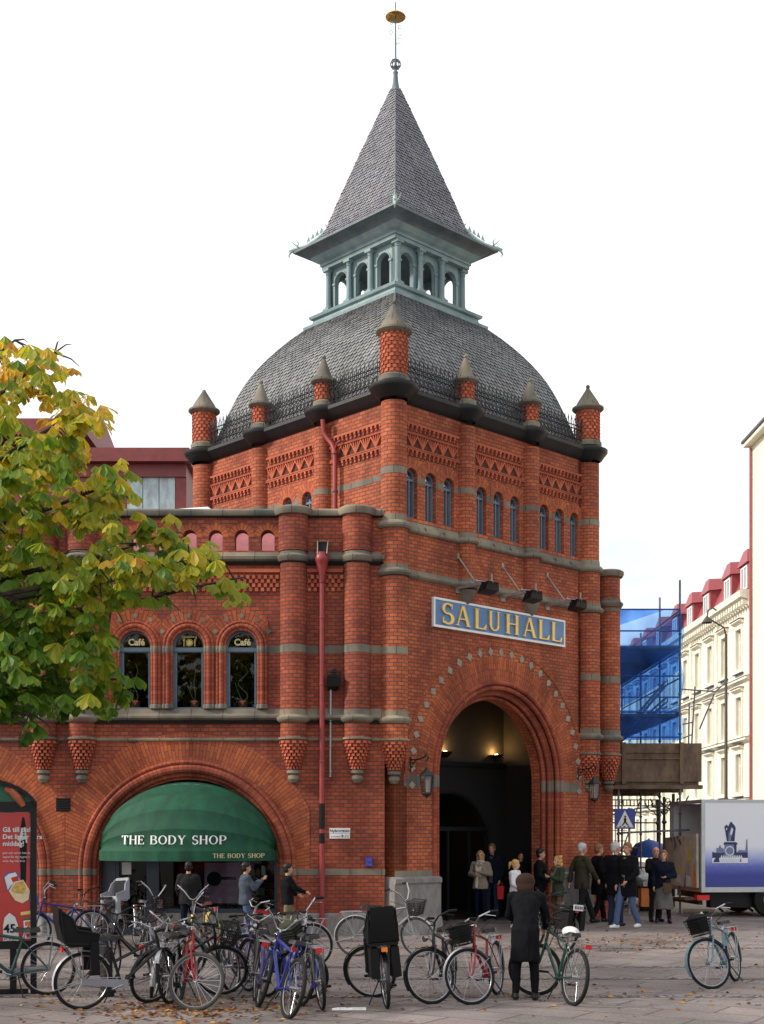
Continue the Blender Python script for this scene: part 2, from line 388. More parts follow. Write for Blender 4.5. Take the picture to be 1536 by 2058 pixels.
# text as mesh polygons, flat in (x, y); returns list of (polygon points) triangles
def text_tris(body, size=1.0, align='CENTER', bold=0.0, spacing=1.0):
    cu = bpy.data.curves.new('lettering', 'FONT'); cu.body = body; cu.size = size; cu.align_x = align; cu.offset = bold; cu.resolution_u = 3
    cu.space_character = spacing
    ob = bpy.data.objects.new('lettering', cu); COL.objects.link(ob)
    dg = bpy.context.evaluated_depsgraph_get(); me = ob.evaluated_get(dg).to_mesh(); me.calc_loop_triangles()
    out = [[(me.vertices[i].co.x, me.vertices[i].co.y) for i in t.vertices] for t in me.loop_triangles]
    ob.evaluated_get(dg).to_mesh_clear(); bpy.data.objects.remove(ob); bpy.data.curves.remove(cu)
    return out

# serif capitals drawn as strokes: every glyph is a list of quads in a box of height 1
def _st(x0, y0, x1, y1, w):
    d = Vector((x1 - x0, y1 - y0)); n = Vector((-d.y, d.x)).normalized() * w / 2 if abs(d.y) > 1e-6 else Vector((0, w / 2))
    if abs(d.y) > 1e-6 and abs(d.x) > 1e-6: n = Vector((w / 2 * d.length / abs(d.y), 0)); 
    elif abs(d.x) < 1e-6: n = Vector((w / 2, 0))
    return [(x0 - n.x, y0 - n.y), (x0 + n.x, y0 + n.y), (x1 + n.x, y1 + n.y), (x1 - n.x, y1 - n.y)]
def _arc(cx, cy, rx, ry, a0, a1, wmin, wmax, n=14, hv=True):
    out = []
    for i in range(n):
        q = []
        for a, sg in ((a0 + (a1 - a0) * i / n, 1), (a0 + (a1 - a0) * i / n, -1), (a0 + (a1 - a0) * (i + 1) / n, -1), (a0 + (a1 - a0) * (i + 1) / n, 1)):
            r_ = R(a); w = wmin + (wmax - wmin) * abs(math.cos(r_)) ** 1.3
            q.append((cx + (rx + sg * w / 2) * math.cos(r_), cy + (ry + sg * w / 2 * (wmin / wmax if not hv else 1)) * math.sin(r_)))
        out.append(q)
    return out
def _sf(x, y, w=0.26, t=0.05): 
    up = 1 if y < 0.5 else -1
    return [[(x - w / 2, y), (x + w / 2, y), (x + w / 2 - 0.03, y + up * t), (x - w / 2 + 0.03, y + up * t)]]
def glyph(c):
    T, t = 0.15, 0.06
    if c == 'H': return 0.78, [_st(.14, 0, .14, 1, T), _st(.64, 0, .64, 1, T), _st(.14, .52, .64, .52, t)] + _sf(.14, 0) + _sf(.64, 0) + _sf(.14, 1) + _sf(.64, 1)
    if c == 'L': return 0.66, [_st(.15, 0, .15, 1, T), _st(.1, .03, .60, .03, t), [(.48, .05), (.62, .0), (.66, .26), (.62, .26)]] + _sf(.15, 1)
    if c == 'A': return 0.86, [_st(.43, 1, .73, 0, T), _st(.41, 1, .13, 0, t), _st(.22, .34, .62, .34, t)] + _sf(.13, 0, .22) + _sf(.73, 0, .28)
    if c == 'U': return 0.78, [_st(.15, .3, .15, 1, T), _st(.63, .3, .63, 1, t + .03)] + _arc(.39, .3, .24, .25, 180, 360, .07, T - .02) + _sf(.15, 1) + _sf(.63, 1, .2)
    if c == 'T': return 0.74, [_st(.37, 0, .37, 1, T), _st(.03, .97, .71, .97, t), [(.03, 1), (.07, .76), (.10, .76), (.16, 1)], [(.71, 1), (.67, .76), (.64, .76), (.58, 1)]] + _sf(.37, 0)
    if c == 'E': return 0.66, [_st(.14, 0, .14, 1, T), _st(.1, .97, .56, .97, t), _st(.14, .52, .44, .52, t), _st(.1, .03, .58, .03, t), [(.5, 1), (.56, .78), (.59, .78), (.58, 1)], [(.5, 0), (.58, .25), (.62, .25), (.6, 0)], [(.40, .4), (.46, .4), (.46, .64), (.40, .64)]] + _sf(.1, 0, .14) + _sf(.1, 1, .14)
    if c == 'B': return 0.72, [_st(.14, 0, .14, 1, T), _st(.1, .97, .36, .97, t), _st(.14, .52, .38, .52, t), _st(.1, .03, .38, .03, t)] + _arc(.36, .745, .2, .225, -90, 90, .06, T) + _arc(.38, .275, .24, .245, -90, 90, .06, T) + _sf(.1, 0, .14) + _sf(.1, 1, .14)
    if c == 'D': return 0.80, [_st(.14, 0, .14, 1, T), _st(.1, .97, .34, .97, t), _st(.1, .03, .34, .03, t)] + _arc(.32, .5, .36, .47, -90, 90, .06, T) + _sf(.1, 0, .14) + _sf(.1, 1, .14)
    if c == 'O': return 0.84, _arc(.42, .5, .32, .47, 0, 360, .06, T, 28)
    if c == 'P': return 0.68, [_st(.14, 0, .14, 1, T), _st(.1, .97, .36, .97, t), _st(.14, .45, .36, .45, t)] + _arc(.36, .71, .22, .26, -90, 90, .06, T) + _sf(.14, 0) + _sf(.1, 1, .14)
    if c == 'Y': return 0.80, [_st(.4, 0, .4, .5, T), _st(.4, .46, .14, 1, T), _st(.42, .46, .66, 1, t)] + _sf(.4, 0) + _sf(.14, 1, .26) + _sf(.67, 1, .2)
    if c == 'S': return 0.60, _arc(.30, .73, .19, .24, 40, 270, .08, .12) + _arc(.30, .26, .21, .25, 90, -140, .08, .14) + [[(.44, .98), (.50, .98), (.49, .72), (.46, .72)], [(.08, .02), (.13, .02), (.12, .30), (.08, .30)]]
    if c == 'C': return 0.74, _arc(.42, .5, .32, .47, 50, 310, .06, T, 22) + [[(.58, .92), (.68, .98), (.68, .68), (.64, .68)]]
    return 0.4, []
def serif_line(text, track=0.06):
    x = 0; quads = []
    for c in text:
        w, g = glyph(c)
        for q in g: quads.append([(x + p[0], p[1]) for p in q])
        x += w + track
    return x - track, quads
# ================================================================ THE MARKET HALL
P0 = Vector((0.235, 25.9, 0)); TA = R(46.0)
UR = Vector((math.sin(TA), math.cos(TA), 0)); UL = Vector((-math.cos(TA), math.sin(TA), 0)); TS = 6.24
FR_ = frame(P0, UR, -UL)                         # entrance face: u to the right and back, w outwards
FL_ = frame(P0, UL, -UR)                         # left face
FR2 = frame(P0 + UL * TS, UR, UL)                # the two back faces
FL2 = frame(P0 + UR * TS, UL, UR)
FW = frame((0, 25.8, 0), (1, 0, 0), (0, -1, 0))  # long wing along the square: u = world X
TC = P0 + (UR + UL) * (TS / 2)                   # tower axis
FT = lambda u, w, z: (TC.x + UR.x * u + UL.x * w, TC.y + UR.y * u + UL.y * w, z)
PX = lambda px: (px - 768) / 102.7               # wing: photo column -> u ; photo row -> z
PZ = lambda py: 1.95 + (1680 - py) / 102.7

hall = thing('market_hall', 'red brick market hall with a domed slate corner tower, green belfry and pointed spire', 'building', (P0.x, P0.y, 0))
def part(name, mb, mat=None, parent=None, **k): return mb.build(name, mat, parent or hall, **k)

# ---- blocks that stand out of a round shaft, laid in staggered courses
def knobs(mb, cu, cw, prof, n=14, h=0.074, out=0.022, name='brick_block', a0=0, a1=2 * math.pi):
    """prof: function z -> radius; courses from z0 to z1"""
    z0, z1, rf = prof; k = 0; z = z0
    mb.mat(name)
    while z < z1 - h * 0.5:
        for i in range(n):
            t = a0 + (i + (0.5 if k % 2 else 0)) * (a1 - a0) / n; dt = (a1 - a0) / n * 0.30
            r = rf(z + h / 2); mb.island()
            c = [(t - dt, r - .03, z + .006), (t + dt, r - .03, z + .006), (t + dt, r + out, z + .016), (t - dt, r + out, z + .016)]
            d = [(t - dt, r - .03, z + h * 1.25), (t + dt, r - .03, z + h * 1.25), (t + dt, r + out * .55, z + h * 1.05), (t - dt, r + out * .55, z + h * 1.05)]
            pc = lambda q: (cu + q[1] * math.cos(q[0]), cw + q[1] * math.sin(q[0]), q[2])
            mb.hexa([pc(q) for q in c], [pc(q) for q in d])
        z += h; k += 1

def shaft_with_bands(mb, u, w, r, z0, z1, bands, bm='brick'):
    """brick shaft broken by flush stone bands"""
    z = z0
    for b0, b1 in sorted(bands):
        mb.mat(bm); mb.lathe(u, w, [(r, z), (r, b0)], 28)
        mb.mat('stone'); mb.lathe(u, w, [(r, b0), (r + .006, b0), (r + .006, b1), (r, b1)], 28); z = b1
    mb.mat(bm); mb.lathe(u, w, [(r, z), (r, z1)], 28)
def corbel(mb, u, w, r, zt, zb, bm='brick'):
    mb.mat(bm); mb.lathe(u, w, [(.08, zb + .08), (r * .5, zb + .32), (r, zt)], 24)
    knobs(mb, u, w, (zb + .10, zt - .03, lambda z: .085 + (r - .085) * ((z - zb - .06) / (zt - zb - .06)) ** .85), 13, .062, .03)
    mb.mat('stone'); mb.lathe(u, w, [(0, zb - .16), (.07, zb - .15), (.115, zb - .08), (.11, zb - .02), (.07, zb), (.13, zb + .035), (.13, zb + .09), (.08, zb + .11)], 16)

RING1 = [(0, -.09), (.05, -.06), (.085, 0), (.085, .05), (.03, .075), (.01, .17), (0, .17)]   # sill ring + flat band
RINGS = [(0, -.03), (.035, -.01), (.035, .025), (0, .04)]
def ring(mb, u, w, r, z, prof, mat='stone', n=28):
    mb.mat(mat); mb.lathe(u, w, [(r - .02 + (0 if i in (0, len(prof) - 1) else .02) + p[0], z + p[1]) for i, p in enumerate(prof)], n)

# ---------------------------------------------------------------- wing wall
WX0, WX1, SPR = -11.5, 0.05, 1.30
mb = MB(FW).mat('brick_wing')
CAFE = [-2.746, -3.788, -4.830, -7.56, -8.60, -9.64]
ARC = [-3.807, -8.60]
AR = 2.02
holes = [archpts(c, 5.66, .315, 4.43) for c in CAFE]
out = [(WX0, 0)]
for c in sorted(ARC):
    out += [(c - AR, 0)] + [(c + AR * math.cos(math.pi * (1 - i / 30)), SPR + AR * math.sin(math.pi * (1 - i / 30))) for i in range(31)] + [(c + AR, 0)]
out += [(WX1, 0), (WX1, 7.42), (WX0, 7.42)]
mb.plate(out, holes, 0, -.42)
wing = part('facade_wall', mb)
# parapet with little arches
mb = MB(FW).mat('brick_wing')
ops = [PX(538 - 52.2 * k) for k in range(18)]
ops = [u for u in ops if not (-7.05 < u < -5.45)]
mb.plate([(WX0, 7.42), (WX1, 7.42), (WX1, 8.2), (WX0, 8.2)], [archpts(u, 7.80, .135, 7.53, 10) for u in ops], .004, -.28)
part('parapet', mb)
for u in ops:
    mb = MB(FW).mat('brick_orange'); mb.archring(u, 7.80, .137, .27, .004, .010, n=14, clip=.25); part('parapet_arch', mb)
mb = MB(FW).mat('stone')
mb.extr([(-.34, 8.2), (.07, 8.2), (.09, 8.24), (.09, 8.30), (.03, 8.345), (-.30, 8.345), (-.34, 8.30)], WX0, WX1)
part('coping', mb)
mb = MB(FW).mat('stone')
mb.extr([(0, 7.30), (.07, 7.31), (.12, 7.35), (.13, 7.40), (.06, 7.44), (.005, 7.50), (-.05, 7.50), (-.05, 7.30)], WX0, WX1)
part('string_course', mb)
# checkered brick frieze
mb = MB(FW).mat('brick_block')
for seg0, seg1 in ((WX0, PX(66)), (PX(192), PX(563)), (PX(617), PX(690))):
    k = 0; z = 6.73
    while z < 7.05:
        n = int((seg1 - seg0) / .115)
        for i in range(n):
            mb.island(); u = seg0 + .02 + (i + (.5 if k % 2 else 0)) * .115
            mb.box(u, u + .062, 0, .045, z, z + .07)
        z += .082; k += 1
    mb.island(); mb.box(seg0, seg1, 0, .05, 7.10, 7.17)
part('frieze', mb)
mb = MB(FW).mat('stone')
mb.extr([(0, 4.19), (.05, 4.20), (.10, 4.22), (.13, 4.25), (.13, 4.29), (.04, 4.34), (.004, 4.44), (-.1, 4.44), (-.1, 4.19)], WX0, WX1)
part('sill_course', mb)
mb = MB(FW).mat('gutter')  # dark strip painting in the shade under the sill course
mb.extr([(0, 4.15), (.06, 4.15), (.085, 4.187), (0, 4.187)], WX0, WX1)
part('shade_strip', mb)
for z_, w_ in ((8.172, .085), (7.258, .10)):  # black strips standing for the shaded undersides of coping and string course
    mb = MB(FW).mat('gutter'); mb.extr([(0, z_), (w_ - .03, z_), (w_, z_ + .028), (0, z_ + .028)], WX0, WX1); part('shade_strip', mb)
mb = MB(FW).mat('stone')
mb.extr([(0, 3.80), (.035, 3.815), (.035, 3.85), (0, 3.87)], WX0, WX1)
part('thin_string_course', mb)
# stone bands across the wall, broken by the openings
mb = MB(FW).mat('stone')
def bandsegs(fr, segs, z0, z1, w=.006):
    for a, b in segs:
        mb = MB(fr).mat('stone'); mb.box(a, b, -.05, w, z0, z1); part('stone_band', mb)
cw_ = sorted(CAFE); segs = []; a = WX0
for c in cw_: segs.append((a, c - .48)); a = c + .48
segs.append((a, WX1)); bandsegs(FW, segs, 5.52, 5.67)
bandsegs(FW, [(WX0, ARC[1] - 2.12), (ARC[1] + 2.12, ARC[0] - 2.12), (ARC[0] + 2.12, .06)], 1.18, 1.30)
for a_, b_ in ((ARC[0] + 2.02, -.02), (ARC[1] + 2.02, ARC[0] - 2.02), (WX0, ARC[1] - 2.02)):
    mb = MB(FW).mat('granite'); mb.extr([(-.05, 0), (.08, 0), (.08, .40), (.05, .44), (-.05, .44)], a_, b_); part('granite_plinth', mb)
# attached round columns of the wing
for px in (88, 165, 590, 718):
    u = PX(px); mb = MB(FW); r = .262
    shaft_with_bands(mb, u, 0, r, 3.75, 7.26, [(5.52, 5.67)], 'brick_wing')
    ring(mb, u, 0, r, 7.38, [(-.02, -.10), (.03, -.085), (.07, -.03), (.075, .01), (.04, .045), (.012, .06), (.012, .11), (-.02, .11)])
    shaft_with_bands(mb, u, 0, r + .03, 7.50, 8.24, [], 'brick_wing')
    ring(mb, u, 0, r + .03, 8.24, [(-.04, -.05), (.06, -.04), (.09, .02), (.09, .08), (.04, .115), (-.2, .13), (-.29, .13)])
    ring(mb, u, 0, r, 4.22, [(-.01, -.06), (.03, -.055), (.07, -.02), (.08, .01), (.08, .035), (.03, .07), (.012, .09), (.012, .19), (-.01, .19)])
    ring(mb, u, 0, r, 3.84, RINGS)
    corbel(mb, u, 0, r, 3.80, 3.14, 'brick_wing')
    part('wall_column', mb)
# cafe windows
def diamond(mb, fcu, fcz, a, rad, s, w0=.004, w1=.014):
    cu = fcu + rad * math.cos(a); cz = fcz + rad * math.sin(a)
    e1 = (math.cos(a) * s, math.sin(a) * s); e2 = (-math.sin(a) * s * .8, math.cos(a) * s * .8)
    q = [(cu + e1[0], cz + e1[1]), (cu + e2[0], cz + e2[1]), (cu - e1[0], cz - e1[1]), (cu - e2[0], cz - e2[1])]
    mb.face([(p[0], w1, p[1]) for p in q])
    for i in range(4):
        a_, b_ = q[i], q[(i + 1) % 4]; mb.face([(a_[0], w1, a_[1]), (b_[0], w1, b_[1]), (b_[0], w0 - .02, b_[1]), (a_[0], w0 - .02, a_[1])])
for ci, c in enumerate(CAFE):
    mb = MB(FW).mat('brick_orange')
    mb.archring(c, 5.66, .33, .72, 0, .008, n=24, clip=.518)
    mb.mat('brick_roll')
    for rad, w, rr in ((.335, .0, .035), (.40, .03, .045), (.475, .02, .032)):
        mb.archroll(c, 5.66, rad, w, rr, 4.46, 20)
    mb.mat('stone')
    for rad, w, rr in ((.335, .0, .038), (.40, .03, .048), (.475, .02, .035)):
        for s_ in (-1, 1):
            mb.lathe(c + s_ * rad, w, [(rr, 5.525), (rr + .003, 5.53), (rr + .003, 5.655), (rr, 5.66)], 10)
            mb.lathe(c + s_ * rad, w, [(rr, 4.43), (rr + .014, 4.44), (rr + .014, 4.49), (rr, 4.53)], 10)
    for k in range(7):
        a = math.pi * (k + .0) / 6
        if abs(math.cos(a)) * .60 < .5: diamond(mb, c, 5.66, a, .60, .062, .008, .016)
    if ci < 3: diamond(mb, c + .521, 5.95, 0, 0, .07, .008, .018)
    part('window_surround', mb)
def arched_window(name, fr, c, r, z0, zs, depth, paint, transom=None, fw=.045, pane='pane', mull=False):
    mb = MB(fr).mat(paint)
    o_, i_ = archpts(c, zs, r, z0), archpts(c, zs, r - fw, z0 + fw)
    if transom: 
        lo = [(c - r + fw, z0 + fw), (c + r - fw, z0 + fw), (c + r - fw, transom - .05), (c - r + fw, transom - .05)]
        hi = [(c - r + fw, transom + .05), (c + r - fw, transom + .05)] + [p for p in archpts(c, zs, r - fw, z0)[2:]]
        if transom + .05 > zs:
            hi = [p for p in hi[2:] if p[1] > transom + .05]; x = math.sqrt(max(0, (r - fw) ** 2 - (transom + .05 - zs) ** 2)); hi = [(c - x, transom + .05), (c + x, transom + .05)] + hi
        mb.plate(o_, [lo, hi], -depth, -depth - .06)
        mb.box(c - r + .005, c + r - .005, -depth, -depth + .03, transom - .035, transom + .04)
        mb.box(c - r + fw + .0, c - r + fw + .03, -depth - .05, -depth + .012, z0 + fw, transom - .05)
        mb.box(c + r - fw - .03, c + r - fw - .0, -depth - .05, -depth + .012, z0 + fw, transom - .05)
    else:
        mb.plate(o_, [i_], -depth, -depth - .06)
        if mull:
            mb.box(c - .014, c + .014, -depth - .05, -depth + .012, z0 + fw, zs)
            mb.box(c - r + .01, c + r - .01, -depth - .05, -depth + .014, zs - .09, zs - .045)
    f = part(name, mb)
    mb = MB(fr).mat(pane); p = archpts(c, zs, r - fw * .6, z0 + fw * .6)
    mb.plate(p, [], -depth - .035)
    mb.build('pane', None, f)
    return f
wins = [arched_window('window', FW, c, .315, 4.43, 5.66, .10, 'window_paint', 5.60) for c in CAFE]
# lettering on the cafe panes
def put_text(body, fr, c, z, size, w, mat, name, parent, bold=0.0, thick=0.004, font='sans', spacing=1.0, align='CENTER'):
    mb = MB(fr).mat(mat)
    for t in text_tris(body, size, align, bold, spacing): mb.face([(c + p[0], w, z + p[1]) for p in t])
    return mb.build(name, None, parent)
plain('letter_cream', (0.72, 0.62, 0.34), 0.6); plain('letter_gold', (0.62, 0.50, 0.14), 0.6)
for k, wi in enumerate(wins[:3]):
    c = CAFE[k]
    if k != 1: put_text('Café', FW, c, 5.70, .175, -.13, 'letter_cream', 'lettering', wi, .006)
    else:
        put_text('Restaurang', FW, c, 5.845, .066, -.13, 'letter_gold', 'lettering', wi, .001)
        mb = MB(FW).mat('letter_gold')
        mb.archring(c, 5.75, .062, .072, -.13, -.13, 0, 2 * math.pi, 24); mb.archring(c, 5.75, 0.001, .052, -.13, -.13, 0, 2 * math.pi, 20)
        mb.plate([(c - .115, 5.675), (c - .10, 5.675), (c - .10, 5.83), (c - .115, 5.83)], [], -.13)
        mb.plate([(c - .13, 5.79), (c - .085, 5.79), (c - .085, 5.805), (c - .13, 5.805)], [], -.1302)
        for q in (-.13, -.109, -.092): mb.plate([(c + q, 5.79), (c + q + .007, 5.79), (c + q + .007, 5.84), (c + q, 5.84)], [], -.1304)
        mb.plate([(c + .10, 5.675), (c + .115, 5.675), (c + .118, 5.84), (c + .095, 5.80)], [], -.13)
        mb.build('plate_emblem', None, wi)
# potted plants on the inner sills
plain('terracotta', (0.30, 0.09, 0.045), 0.8); plain('bark_pale', (0.30, 0.26, 0.19), 0.8); plain('plant_green', (0.05, 0.09, 0.03), 0.6)
for c, lab, wob in ((CAFE[0], 'potted plant with a twisted pale stem behind the right café window', 1.0), (CAFE[1] + .09, 'potted plant with a thin straight stem behind the middle arched window', .15),
                    (CAFE[2] - .03, 'potted plant with forked stems behind the left café window, beside the tree', .4)):
    pl = thing('potted_plant', lab, 'plant', (c, 26.02, 4.44))
    mb = MB().mat('terracotta'); mb.lathe(0, 0, [(0, 0), (.07, 0), (.095, .14), (.105, .14), (.105, .17), (.09, .17), (.08, .15), (0, .15)], 16); mb.build('pot', None, pl, local=True)
    mb = MB().mat('bark_pale'); rng = random.Random(int(c * 100))
    st = [(wob * .10 * math.sin(k * 1.1), 0, .15 + k * .085) for k in range(10)]; mb.tube(st, [.014 - .0008 * k for k in range(10)], 6)
    mb.tube([(0, 0, .15), (-.1, .0, .36), (-.16, 0, .55)], .008, 5); mb.build('stem', None, pl, local=True)
    mb = MB().mat('plant_green')
    for k in range(46):
        b = st[rng.randint(4, 9)]; a = rng.uniform(0, 6.28); e = rng.uniform(-.6, .6); l = rng.uniform(.07, .15)
        d = Vector((math.cos(a) * math.cos(e), math.sin(a) * math.cos(e) * .6, math.sin(e))); p = Vector(b) + d * .05; q = p + d * l; s_ = d.cross(Vector((0, 0, 1))).normalized() * .018
        mb.island(); mb.face([tuple(p), tuple((p + q) / 2 + s_), tuple(q), tuple((p + q) / 2 - s_)])
    mb.build('leaves', None, pl, local=True)
# shop arches
for k, c in enumerate(ARC):
    mb = MB(FW).mat('brick_orange')
    mb.archring(c, SPR, 2.10, 2.66, 0, .007, n=56, clip=2.39)
    part('arch_voussoirs', mb)
    mb = MB(FW).mat('brick_roll')
    mb.archroll(c, SPR, 2.09, .02, .045, .40, 48); mb.archroll(c, SPR, 1.97, .0, .085, .40, 48, 10)
    mb.archroll(c, SPR, 1.86, -.10, .06, .40, 48)
    mb.mat('stone')
    for s_ in (-1, 1):
        for rad, w, rr in ((2.09, .02, .048), (1.97, .0, .088), (1.86, -.10, .063)):
            mb.lathe(c + s_ * rad, w, [(rr, 1.18), (rr + .004, 1.185), (rr + .004, 1.295), (rr, 1.30)], 12)
            mb.mat('granite'); mb.lathe(c + s_ * rad, w, [(rr + .02, 0), (rr + .02, .40), (rr, .44)], 12); mb.mat('stone')
    part('arch_moulding', mb)
    mb = MB(FW).mat('brick_wing')
    mb.plate([(c - 2.02, .0)] + [(c + 2.02 * math.cos(math.pi * (1 - i / 30)), SPR + 2.02 * math.sin(math.pi * (1 - i / 30))) for i in range(31)] + [(c + 2.02, 0), (c + 1.76, 0)]
             + [(c + 1.76 * math.cos(math.pi * i / 30), SPR + 1.76 * math.sin(math.pi * i / 30)) for i in range(31)] + [(c - 1.76, 0)], [], -.12, -.5)
    part('arch_reveal', mb)
    # shop front: posts, stall riser, big pane
    mb = MB(FW).mat('navy_paint')
    ap = [(c + 1.755 * math.cos(math.pi * i / 30), SPR + 1.755 * math.sin(math.pi * i / 30)) for i in range(31)]
    mb.box(c - 1.75, c - 1.49, -.46, -.36, 0, 1.75); mb.box(c - .80, c - .62, -.46, -.36, 0, 1.75)
    mb.box(c - 1.49, c - .80, -.44, -.38, 1.66, 1.75); mb.box(c - 1.49, c - 1.42, -.44, -.38, 0, 1.66); mb.box(c - .87, c - .80, -.44, -.38, 0, 1.66); mb.box(c - 1.42, c - .87, -.44, -.38, .0, .12)
    mb.box(c - .62, c + 1.75, -.44, -.38, .42, .50); mb.box(c + 1.67, c + 1.75, -.44, -.38, .5, 1.75); mb.box(c - 1.75, c + 1.75, -.45, -.37, 1.75, 1.86)
    f = part('shop_front', mb)
    mb = MB(FW).mat('pane'); mb.plate([(c - 1.42, .12), (c - .87, .12), (c - .87, 1.66), (c - 1.42, 1.66)], [], -.41)
    mb.plate([(c - .62, .5), (c + 1.67, .5), (c + 1.67, 1.75), (c - .62, 1.75)], [], -.41)
    mb.plate([(c + p_[0], p_[1]) for p_ in [(1.70 * math.cos(a_), SPR + 1.70 * math.sin(a_)) for a_ in [R(19) + (math.pi - R(38)) * i / 20 for i in range(21)]]], [], -.412)
    mb.build('shop_window', None, f)
    mb = MB(FW).mat('granite'); mb.box(c - .62, c + 1.76, -.5, -.33, 0, .42); part('stall_riser', mb)
# window dressing of the nearer shop
c = ARC[0]
plain('poster_pink', (0.42, 0.20, 0.30), 0.6, noise_amt=0.25); plain('card_white', (0.62, 0.62, 0.60), 0.6); plain('olive_card', (0.12, 0.11, 0.06), 0.7); plain('red_paint', (0.40, 0.02, 0.015), 0.5)
ps = thing('window_poster', 'large pink poster behind the shop window with a round black sticker', 'poster', (PX(440), 26.24, .9))
mb = MB(FW).mat('poster_pink'); mb.box(PX(405), PX(478), -.445, -.435, PZ(1818), PZ(1735)); mb.build('sheet', None, ps)
mb = MB(FW).mat('black_plastic'); mb.plate([(PX(425) + .145 * math.cos(i * .31), PZ(1768) + .145 * math.sin(i * .31)) for i in range(20)], [], -.43); mb.build('round_sticker', None, ps)
mb = MB(FW).mat('black_plastic'); mb.box(PX(428), PX(470), -.434, -.432, PZ(1770), PZ(1764)); mb.build('printed_bar', None, ps)
nt_ = MB(FW).mat('card_white'); nt_.box(PX(237), PX(256), -.405, -.40, PZ(1759), PZ(1734)); tag(nt_.build('paper_notice'), 'white paper notice taped high on the shop door glass', 'notice')
nt_ = MB(FW).mat('poster_pink'); nt_.box(PX(312), PX(321), -.355, -.35, PZ(1828), PZ(1809)); tag(nt_.build('paper_notice'), 'small pink notice low on the dark blue shop door post', 'notice')
for k, (a_, b_, z_, lab) in enumerate(((.35, 1.55, 1.15, 'upper shelf of small boxes inside the shop window'), (.35, 1.55, .75, 'lower shelf of small boxes inside the shop window'))):
    sh = thing('display_shelf', lab, 'shelf', (c + .9, 26.6, z_)); mb = MB(FW).mat('interior_wall'); mb.box(c + a_, c + b_, -.95, -.65, z_ - .02, z_); mb.build('board', None, sh)
    rng = random.Random(k); mb = MB(FW); x = c + a_ + .03
    while x < c + b_ - .1:
        w_ = rng.uniform(.05, .1); mb.mat(rng.choice(['olive_card', 'card_white', 'terracotta', 'plant_green', 'letter_gold', 'olive_card'])); mb.island(); mb.box(x, x + w_, -.86, -.75, z_, z_ + rng.uniform(.08, .2)); x += w_ + .03
    tag(mb.build('boxes', None, sh), kind='stuff')
# rooms behind the wing facade
mb = MB(FW).mat('interior_dark')
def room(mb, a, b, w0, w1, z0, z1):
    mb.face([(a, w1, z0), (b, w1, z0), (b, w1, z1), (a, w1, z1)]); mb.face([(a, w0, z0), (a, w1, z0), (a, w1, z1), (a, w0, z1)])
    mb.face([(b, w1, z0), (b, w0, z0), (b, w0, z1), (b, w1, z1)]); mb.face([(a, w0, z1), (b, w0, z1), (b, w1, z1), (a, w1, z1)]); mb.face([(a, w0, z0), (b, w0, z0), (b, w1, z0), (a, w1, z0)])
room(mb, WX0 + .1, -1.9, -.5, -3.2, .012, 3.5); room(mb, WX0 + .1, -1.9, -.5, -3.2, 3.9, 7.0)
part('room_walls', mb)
mb = MB(FW).mat('interior_wall'); mb.box(c - .5, c + .6, -2.6, -2.2, .02, 1.3); part('shop_counter', mb)
# flat roof and back of the wing, red sheet roof seen through the parapet openings
mb = MB(FW).mat('gutter'); mb.box(WX0, -.2, -9.0, -.3, 7.15, 7.30); part('flat_roof', mb)
mb = MB(FW).mat('pink_sheet'); mb.extr([(-.95, 7.31), (-1.35, 8.18), (-2.7, 8.30), (-2.7, 7.31)], WX0, -1.0); part('sheet_metal_roof', mb)
mb = MB(FW).mat('brick_wing'); mb.box(WX0, WX0 + .3, -8.8, -.43, 0, 7.15); mb.box(WX0, -2.2, -9.0, -8.7, 0, 7.15); part('rear_wall', mb)
# wing along the side street
mb = MB(); mb.mat('brick')
mb.box(5.05, 5.45, 31.1, 62, 0, 7.95); mb.box(4.72, 5.06, 30.7, 31.1, 0, 7.95); part('street_wall', mb)
mb = MB(); mb.mat('stone'); mb.box(5.0, 5.54, 31.05, 62.1, 7.95, 8.1); mb.box(4.9, 5.52, 31.0, 62, 7.26, 7.42); part('street_coping', mb)
mb = MB(); u, w, r = 5.33, 30.98, .262
shaft_with_bands(mb, u, w, r, 3.75, 8.0, [(5.52, 5.67), (7.2, 7.26)])
ring(mb, u, w, r, 7.38, [(-.02, -.10), (.03, -.085), (.07, -.03), (.075, .01), (.04, .045), (.012, .06), (.012, .11), (-.02, .11)])
ring(mb, u, w, r, 8.05, [(-.04, -.05), (.06, -.04), (.09, .02), (.09, .08), (.04, .115), (-.2, .13), (-.29, .13)])
ring(mb, u, w, r, 4.22, [(-.01, -.06), (.03, -.055), (.07, -.02), (.08, .01), (.08, .035), (.03, .07), (.012, .09), (.012, .19), (-.01, .19)])
ring(mb, u, w, r, 3.84, RINGS); corbel(mb, u, w, r, 3.80, 3.14); part('wall_column', mb)

# ---------------------------------------------------------------- tower walls
ZTOP = 10.62; AC, AZ = 3.20, 3.15
RW = [1.04 - .54, 1.04, 1.04 + .54]
mb = MB(FR_).mat('brick')
WIN_R = [b * 2.08 + x for b in range(3) for x in RW]
AO = 2.05
outer = [(0, 0), (AC - AO, 0)] + [(AC + AO * math.cos(math.pi * (1 - i / 40)), AZ + AO * math.sin(math.pi * (1 - i / 40))) for i in range(41)] + [(AC + AO, 0), (TS, 0), (TS, ZTOP), (0, ZTOP)]
mb.plate(outer, [archpts(u, 9.12, .155, 8.28, 12) for u in WIN_R], 0, -.36)
part('tower_wall', mb)
mb = MB(FL_).mat('brick'); WIN_L = [2.62, 3.26]
mb.plate([(0, 0), (TS, 0), (TS, ZTOP), (0, ZTOP)], [archpts(u, 9.05, .15, 8.28, 12) for u in WIN_L], 0, -.36)
part('tower_wall', mb)
